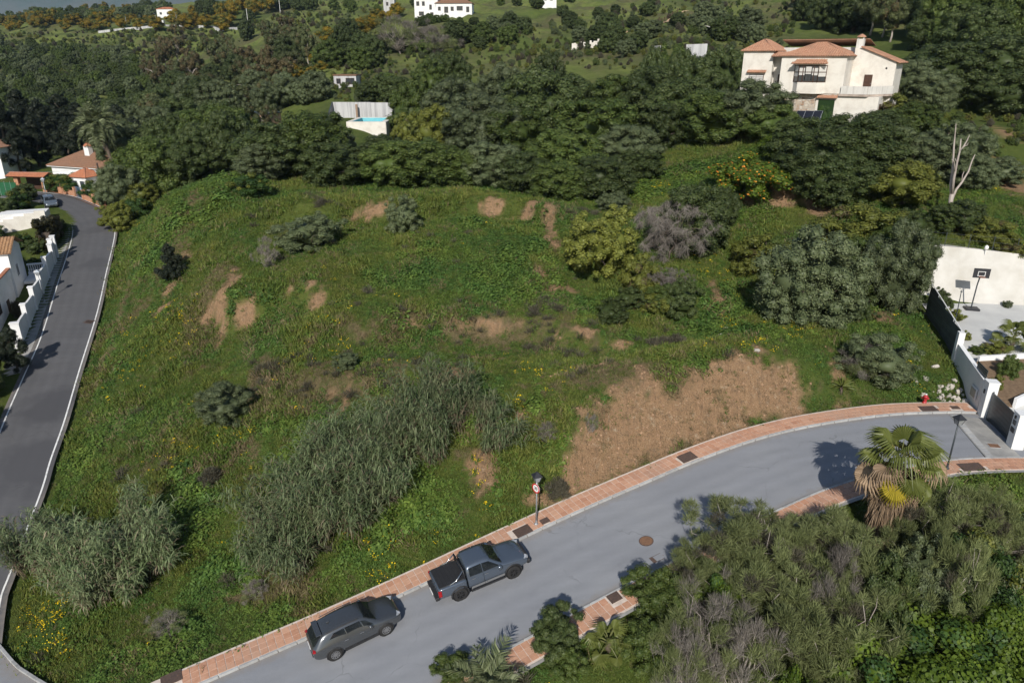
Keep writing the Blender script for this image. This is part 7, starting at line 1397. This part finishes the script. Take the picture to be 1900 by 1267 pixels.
w = on_lroad(83, 560); street_lamp('pale lantern street lamp on the gutter by the roadside wall', (w[0], w[1], w[2]), 3.6, 'lampwhite', rz=R(15)); w = on_lroad(89, 375); street_lamp('pale lantern street lamp beside the silver hatchback', (w[0], w[1], w[2]), 3.6, 'lampwhite', rz=R(15))
hy = at_h(1717, 750, 7.85); o = thing('fire_hydrant', 'small red and white fire hydrant on the pavement edge', 'hydrant', (hy[0], hy[1] + .15, 7.83)); hm = surf('red hydrant paint', (.42, .03, .035), (.33, .022, .028), 4, .4, .4)
MB().lathe([(.17, 0), (.17, .06), (.12, .08), (.12, .46), (.16, .48), (.16, .54), (.13, .60), (.05, .68)], (0, 0, 0), 14).build('barrel', hm, o, True)
for a in (0, 2.1, 4.2): MB().tube([(0, 0, .38), (.24 * math.cos(a), .24 * math.sin(a), .38)], [.06, .065], 9).build('outlet', hm, o)
MB().lathe([(.07, .68), (.06, .74)], (0, 0, 0), 8).build('operating_nut', M['whiteclean'], o)
# rubble and stones
def rock_mesh(seed, m):
    r = np.random.RandomState(seed); iv, fi = ico(); bm = bmesh.new(); bmesh.ops.create_icosphere(bm, subdivisions=2, radius=1)
    for v in bm.verts: v.co *= .75 + .5 * r.rand()
    me = bpy.data.meshes.new('stone'); bm.to_mesh(me); bm.free(); me.materials.append(m); return me
M['pale_rock'] = surf('pale broken stone', (.52, .48, .43), (.36, .33, .29), 3, .95, .1, bump=.4, rand=.15); RK = [rock_mesh(s, M['pale_rock']) for s in (1, 2, 3)]
rb = thing('rubble_heap', 'heap of white broken rubble at the end of the pavement', 'rubble', tuple(at_h(1765, 735, 7.9))); r_ = random.Random(2)
for i in range(46):
    x, y = r_.gauss(0, .75), r_.gauss(0, .55); s_ = r_.uniform(.06, .24); obj('stone', RK[i % 3], rb, (x, y, H(rb.location.x + x, rb.location.y + y) - rb.location.z + s_ * .3), (r_.random() * 3, r_.random() * 3, r_.random() * 3), (s_, s_ * r_.uniform(.7, 1.2), s_ * .6))
for px, py, s_, lb in ((1340, 626, .38, 'long pale stone lying in the grass below the olive'), (1352, 624, .26, 'small pale stone beside the long stone'), (1386, 619, .30, 'upright pale stone right of the long stone'), (1404, 652, .22, 'flat pale stone near the bare earth path'), (1347, 611, .22, 'bluish white stone behind the long stone'), (1735, 682, .24, 'white stone in the grass near the white post')):
    g = G(px, py); o = thing('loose_stone', lb, 'stone', tuple(g), r_.random() * 3); obj('stone', RK[int(px) % 3], o, (0, 0, s_ * .35), (.3, .2, .4), (s_ * 1.3, s_ * .75, s_ * .6))
# clods and stones on the cut bank
x, y, z, d, r = free_ground(60000, (0, 28, 38, 56), 12); dm = pmask(DIRT, x, y, 31); k = r.rand(len(x)) < dm * .10
scatter('bank_stones', np.stack([x, y, z], 1)[k], [rock_mesh(s, surf('earth clod', (.36, .235, .145), (.25, .16, .10), 3, .95, .1, world=True)) for s in (11, 12)], r.randint(0, 2, k.sum()), .015 + .09 * r.rand(k.sum()) ** 4, 'stones and clods on the bare earth bank', tilt=1., seed=14)
# ------------------------------------------------------------------ far structures
# pool with its white back wall
pw = at_f(620, 225, 137); pr = at_f(748, 222, 136); zt = at_f(680, 190, 136.5)[2]
bw2 = thing('pool_wall', 'streaked white wall behind the turquoise pool', 'wall'); M['streak'] = surf('rain streaked grey white wall', (.50, .50, .50), (.27, .27, .28), .8, .9, .2, lo=.42, hi=.75, stretch=(2.5, 2.5, .18))
for i in range(2):
    t0, t1 = (0, .55) if i == 0 else (.552, 1.12); a = pw + (pr - pw) * t0; b2 = pw + (pr - pw) * t1; wall_run(bw2, (a[0], a[1]), (b2[0], b2[1]), .25, a[2] - 1.5, b2[2] - 1.5, zt - .05 * i, zt - .05 * i, M['streak'])
MB().extrude([(0, -2), (0, zt - 19.2), (-6, .4), (-6, -2)], 'x', 0, .2).build('side_wall', M['anthracite'], bw2, loc=(pw[0] - .1, pw[1] - .2, 19.2)); c = pw + (pr - pw) * .36; MB().box((c[0], c[1] - 1.2, zt - 1.9), (.35, .35, 3.2)).build('pier', surf('brown brick pier', (.30, .21, .15), (.24, .165, .12), 4), bw2)
pa = at_f(656, 243, 124); pb = at_f(720, 228, 131); pz = pa[2] + 1.15
pool = thing('swimming_pool', 'empty turquoise swimming pool below the white wall', 'pool', (pa[0], pa[1], pz)); M['turq'] = surf('turquoise pool lining', (.20, .55, .62), (.15, .46, .54), .5, .5, .3)
wd, dp_ = 4.6, 8.0; MB().b(0, wd, 0, dp_, -1.6, -1.4).build('pool_floor', M['turq'], pool); 
for nm, a in (('pool_side', (-.15, 0, 0, dp_, -1.6, .3)), ('pool_side', (wd, wd + .15, 0, dp_, -1.6, .3)), ('pool_side', (-.15, wd + .15, dp_, dp_ + .15, -1.6, .3)), ('pool_side', (-.15, wd + .15, -.15, 0, -1.6, .3))): MB().b(*a).build(nm, M['turq'], pool)
for a in ((-.9, -.152, -.9, dp_ + .9, .18, .34), (wd + .152, wd + .9, -.9, dp_ + .9, .18, .34), (-.15, wd + .15, dp_ + .152, dp_ + .9, .18, .34), (-.15, wd + .15, -.9, -.152, .18, .34)): MB().b(*a).build('coping', M['white'], pool)
MB().b(-.9, wd + .9, -1.0, -.92, -2.5, .33).build('outer_wall', M['white'], pool); MB().b(wd + .92, wd + 1.0, -1.0, dp_ + .9, -4, .33).build('outer_wall', M['white'], pool)
# hut, ruin, white houses
def box_house(name, label, cat, px, py, f, w, d, h, rz, wallm, roofm, rise=1.4, flat=False, wins=(), chim=False, over=.35):
    g = at_f(px, py, f); z = min(g[2], H(g[0], g[1]) + 1.5); o = thing(name, label, cat, (g[0], g[1], z), rz); MB().b(-w / 2, w / 2, 0, d, -4, h).build('wall', M[wallm], o)
    if flat: MB().b(-w / 2 - .15, w / 2 + .15, -.15, d + .15, h + .002, h + .22).build('roof', M[roofm], o)
    else: hip_roof(o, -w / 2, w / 2, 0, d, h + .02, rise, M[roofm], over)
    for (x0, x1, z0, z1) in wins: window(o, x0, x1, -.03, z0, z1, nx=2 if x1 - x0 > .9 else 1, fm='wood', depth=.12)
    if chim: c = MB().b(-w * .1 - .5, -w * .1 + .5, d * .35, d * .35 + .9, h, h + rise + 1.6).build('chimney', M['whiteclean'], o)
    return o
box_house('garden_hut', 'small whitewashed hut with rusty roof on the far terrace', 'hut', 641, 161, 173, 5.2, 4, 2.3, R(-6), 'streak', 'rust', flat=True, wins=[(-2.0, -1.0, .6, 1.7), (.2, 2.2, .5, 1.8)])
M['peach'] = surf('peach render', (.58, .36, .22), (.48, .29, .17), 1.5, .9, .2)
box_house('peach_ruin', 'peach coloured ruined house half hidden by bare trees', 'house', 470, 222, 136, 5.6, 5, 2.2, R(-12), 'peach', 'anthracite', flat=True, wins=[(-2.2, -1.3, .4, 1.7), (1.2, 2.0, .1, 1.7)])
H1 = box_house('hill_house', 'two storey white house on the far hill', 'house', 791, 24, 318, 9.5, 7, 7.0, R(-4), 'whiteclean', 'rooftile_brown', 1.2, wins=[(-3.9, -2.7, 4.6, 6.2), (-1.6, -.5, 4.6, 6.2), (1.3, 2.3, 3.2, 5.0), (-3.0, -1.0, 1.0, 2.5), (1.6, 2.9, .6, 2.2)])
H2 = box_house('hill_bungalow', 'long white bungalow with brown roof beside the two storey house', 'house', 842, 24, 316, 14.5, 8, 3.6, R(-3), 'whiteclean', 'rooftile_brown', 2.2, wins=[(-6.3, -5.2, 1.0, 2.4), (-3.8, -2.2, .2, 2.4), (-1.2, 0., .9, 2.4), (1.2, 3.6, 1.0, 2.6), (5, 6.2, .4, 2.4)], chim=True)
box_house('white_house', 'white house peeping over the far skyline, right of centre', 'house', 1018, 8, 360, 7, 5, 4.5, 0, 'whiteclean', 'rooftile_brown', 1.2, wins=[(-2, -1, 1.5, 3), (.6, 1.8, 1.5, 3)]); box_house('white_house', 'white house on the skyline above the far mimosa slope', 'house', 722, 18, 360, 5, 5, 5.5, 0, 'streak', 'rooftile_brown', 1.0, wins=[(-1.2, -.2, 2, 3.5)])
box_house('white_house', 'white house among trees beyond the far road', 'house', 306, 20, 560, 12, 7, 5, 0, 'whiteclean', 'rooftile_red', 1.4, wins=[(-4, -2.5, 1.5, 3), (1, 3, 1.5, 3)]); box_house('white_house', 'low white house left of the far road end', 'house', 172, 28, 640, 9, 6, 3.5, 0, 'whiteclean', 'rooftile_brown', 1.2, wins=[(-3, -1.5, 1, 2.4)]); box_house('white_house', 'tiny white house on the far left plateau', 'house', 92, 14, 1000, 12, 8, 4, 0, 'whiteclean', 'rooftile_brown', 1.4); box_house('white_house', 'white house farthest up behind the knoll trees', 'house', 281, 5, 800, 14, 8, 5, 0, 'whiteclean', 'rooftile_brown', 1.4)
# white garden walls left of the villa
for (a, b2, f, top, lb) in ((1214, 1224, 133, 86, 'short white garden wall left of the villa'), (1272, 1311, 128, 83, 'longer white garden wall left of the villa')):
    p = at_f(a, 105, f); q = at_f(b2, 103, f - 1); zt_ = at_f(a, top, f)[2]; o = thing('garden_wall', lb, 'wall'); wall_run(o, (p[0], p[1]), (q[0], q[1]), .3, H(p[0], p[1]) - 2, H(q[0], q[1]) - 2, zt_, zt_ + .1, M['streak'])
# shade sail
sa = [at_f(1301, 46, 205), at_f(1363, 45, 212), at_f(1327, 54, 196)]; c = sum(sa) / 3; o = thing('shade_sail', 'pale triangular shade sail on the far slope', 'shade sail', tuple(c)); MB().add([p - c for p in sa] + [p - c - np.array([0, 0, .06]) for p in sa], [(0, 1, 2), (5, 4, 3), (0, 3, 4, 1), (1, 4, 5, 2), (2, 5, 3, 0)]).build('canvas', M['white'], o)
for p in sa: gz = H(p[0], p[1]); MB().tube([tuple(p - c + np.array([0, 0, .1])), (p[0] - c[0], p[1] - c[1], min(gz, p[2] - 2) - c[2] - .3)], .06, 6).build('mast', M['steel'], o)
sa = [at_f(1384, 50, 203), at_f(1397, 53, 202), at_f(1386, 54, 200)]; c = sum(sa) / 3; o = thing('shade_sail', 'small second shade sail right of the larger one', 'shade sail', tuple(c)); MB().add([p - c for p in sa] + [p - c - np.array([0, 0, .06]) for p in sa], [(0, 1, 2), (5, 4, 3), (0, 3, 4, 1), (1, 4, 5, 2), (2, 5, 3, 0)]).build('canvas', M['white'], o)
for p in sa[:2]: MB().tube([tuple(p - c), (p[0] - c[0], p[1] - c[1], H(p[0], p[1]) - c[2] - .3)], .06, 6).build('mast', M['steel'], o)
# rail fence and dirt path up the far hill
pf_ = [at_f(1236, 40, 235), at_f(1252, 30, 246), at_f(1269, 20, 258)]; pp = np.array([[p[0], p[1], H(p[0], p[1]) + .25] for p in resample(np.array([G(1150, 65), G(1190, 55), G(1215, 48), G(1240, 38), G(1269, 22)]), 3)])
path = ribbon('path', pp, pp + np.array([2.2, 1.2, 0]), surf('pale track', (.42, .30, .20), (.34, .24, .16), .3, .95, .1, world=True), .1, cross=2); path['label'] = 'pale dirt track climbing the far hill'
rf = thing('rail_fence', 'wooden rail fence beside the dirt track on the far hill', 'fence')
for i in range(6): t = i / 5; p = pp[int((len(pp) - 1) * (.45 + .5 * t))]; MB().box((p[0] - .5, p[1], p[2] + .6), (.22, .22, 1.8)).build('post', M['wood'], rf)
for k in (0.45, 1.0):
    for i in range(5): a = pp[int((len(pp) - 1) * (.45 + .1 * i))]; b2 = pp[int((len(pp) - 1) * (.55 + .1 * i))]; MB().tube([(a[0] - .5, a[1], a[2] + k), (b2[0] - .5, b2[1], b2[2] + k)], .08, 5).build('rail', M['wood'], rf)
# far road with van and lamp posts
fr = np.array([G(px, py, 300) for px, py in ((183, 62), (215, 58), (250, 54), (285, 52), (320, 50), (345, 51), (400, 54), (440, 56))]); fr = resample(catmull(fr, 6), 4); fr[:, 2] = HT(fr[:, 0], fr[:, 1]) + .5; k_ = np.hanning(9); k_ /= k_.sum(); fr[4:-4, 2] = np.convolve(fr[:, 2], k_, 'valid'); fr[:, 2] += .3
frd = ribbon('road', fr, fr + np.array([0, 7, .5]), M['concrete'], 0, cross=2); frd['label'] = 'pale road crossing the far slope at upper left'
fk = thing('roadside_barrier', 'low white wall along the far road', 'wall')
for i in range(0, len(fr) - 2, 2): a, b2 = fr[i], fr[i + 2]; wall_run(fk, (a[0], a[1]), (b2[0], b2[1]), .4, a[2] - 2.5, b2[2] - 2.5, a[2] + .35, b2[2] + .35, M['streak'])
vi = int(np.argmin(np.abs(project(fr)[0] - 291))); van = thing('white_van', 'white van parked on the far road at upper left', 'van', (fr[vi, 0], fr[vi, 1] + 2.2, fr[vi, 2] + .2), R(183))
MB().extrude([(-2.7, .4), (2.75, .4), (2.75, 1.1), (1.9, 1.35), (1.3, 2.45), (1.0, 2.6), (-2.65, 2.6), (-2.7, 2.4)], 'y', -1.0, 1.0).build('body', M['whiteclean'], van, bevel=.05); MB().add([(1.95, -.85, 1.42), (1.95, .85, 1.42), (1.38, .85, 2.35), (1.38, -.85, 2.35)], [(0, 1, 2, 3)]).build('windscreen', M['carglass'], van)
for s in (-1, 1):
    MB().b(.5, 1.35, s * 1.0 - .02, s * 1.0 + .02, 1.5, 2.2).build('side_window', M['carglass'], van); MB().b(-1.6, -.9, s * 1.0 - .02, s * 1.0 + .02, 1.5, 2.1).build('side_window', M['carglass'], van)
    for x in (-1.7, 1.8): wheel(van, x, s * .9, .36, .22, 5, M['alloy'])
FP = 'lamp posts along the far road'
for px, py, lb in ((224, 56, 'first'), (252, 53, 'second'), (276, 51, 'third'), (318, 49, 'fourth'), (363, 52, 'fifth'), (399, 54, 'sixth')):
    i = int(np.argmin(np.abs(project(fr)[0] - px))); o = thing('far_lamp_post', lb + ' pale lamp post from the left along the far road', 'lamp post', (fr[i, 0], fr[i, 1] + 7.5, fr[i, 2] - .3), 0, FP); MB().tube([(0, 0, 0), (0, 0, 7)], [.12, .08], 6).build('post', M['lampwhite'], o); MB().box((.0, -.5, 7.0), (.3, 1.0, .14)).build('lamp_head', M['lampwhite'], o)
for px, py, f, h, lb in ((457, 18, 430, 10, 'white pole on the green far slope, left'), (519, 14, 430, 8, 'white pole on the green far slope, right'), (1842, 2, 150, 5, 'white pole between the trees at upper right')):
    g = at_f(px, py, f); z = H(g[0], g[1]); o = thing('white_pole', lb, 'pole', (g[0], g[1], min(z, g[2] - 2))); MB().tube([(0, 0, -.5), (0, 0, max(h, g[2] - z))], [.14, .1], 6).build('shaft', M['whiteclean'], o); MB().box((0, 0, max(h, g[2] - z) + .1), (.3, .3, .2)).build('cap', M['whiteclean'], o)
# ruined wall stubs and pale stones behind the wood
for px, py, f, w, lb in ((838, 133, 165, 3.2, 'crumbling pale wall stub behind the wood'), (1120, 97, 205, 7, 'row of white stones behind the wood'), (1075, 93, 208, 3.5, 'pale concrete block left of the white stones')):
    g = at_f(px, py, f); o = thing('ruined_wall', lb, 'ruin', (g[0], g[1], H(g[0], g[1]) - .2)); rr_ = random.Random(px)
    for i in range(int(w * 2)): h_ = rr_.uniform(.8, 1.9); MB().box((-w / 2 + i * .5, rr_.uniform(-.2, .2), h_ / 2), (.52, .5, h_ + .4), rr_.uniform(-.2, .2)).build('block', M['white'], o)
# ------------------------------------------------------------------ air: a thin even haze round the whole place
hz_ = MB().b(-9000, 9000, -400, 11000, -60, 900).build('haze', None); hz_['kind'] = 'stuff'; hz_['label'] = 'thin blue haze over the far hills'
hm_ = bpy.data.materials.new('thin haze'); hm_.use_nodes = True; nt = hm_.node_tree; nt.nodes.remove(nt.nodes['Principled BSDF']); pv = nt.nodes.new('ShaderNodeVolumePrincipled')
pv.inputs['Color'].default_value = (.55, .75, 1.0, 1); pv.inputs['Density'].default_value = 6.5e-5; pv.inputs['Anisotropy'].default_value = .1; nt.links.new(pv.outputs[0], nt.nodes['Material Output'].inputs['Volume']); hz_.data.materials.append(hm_)
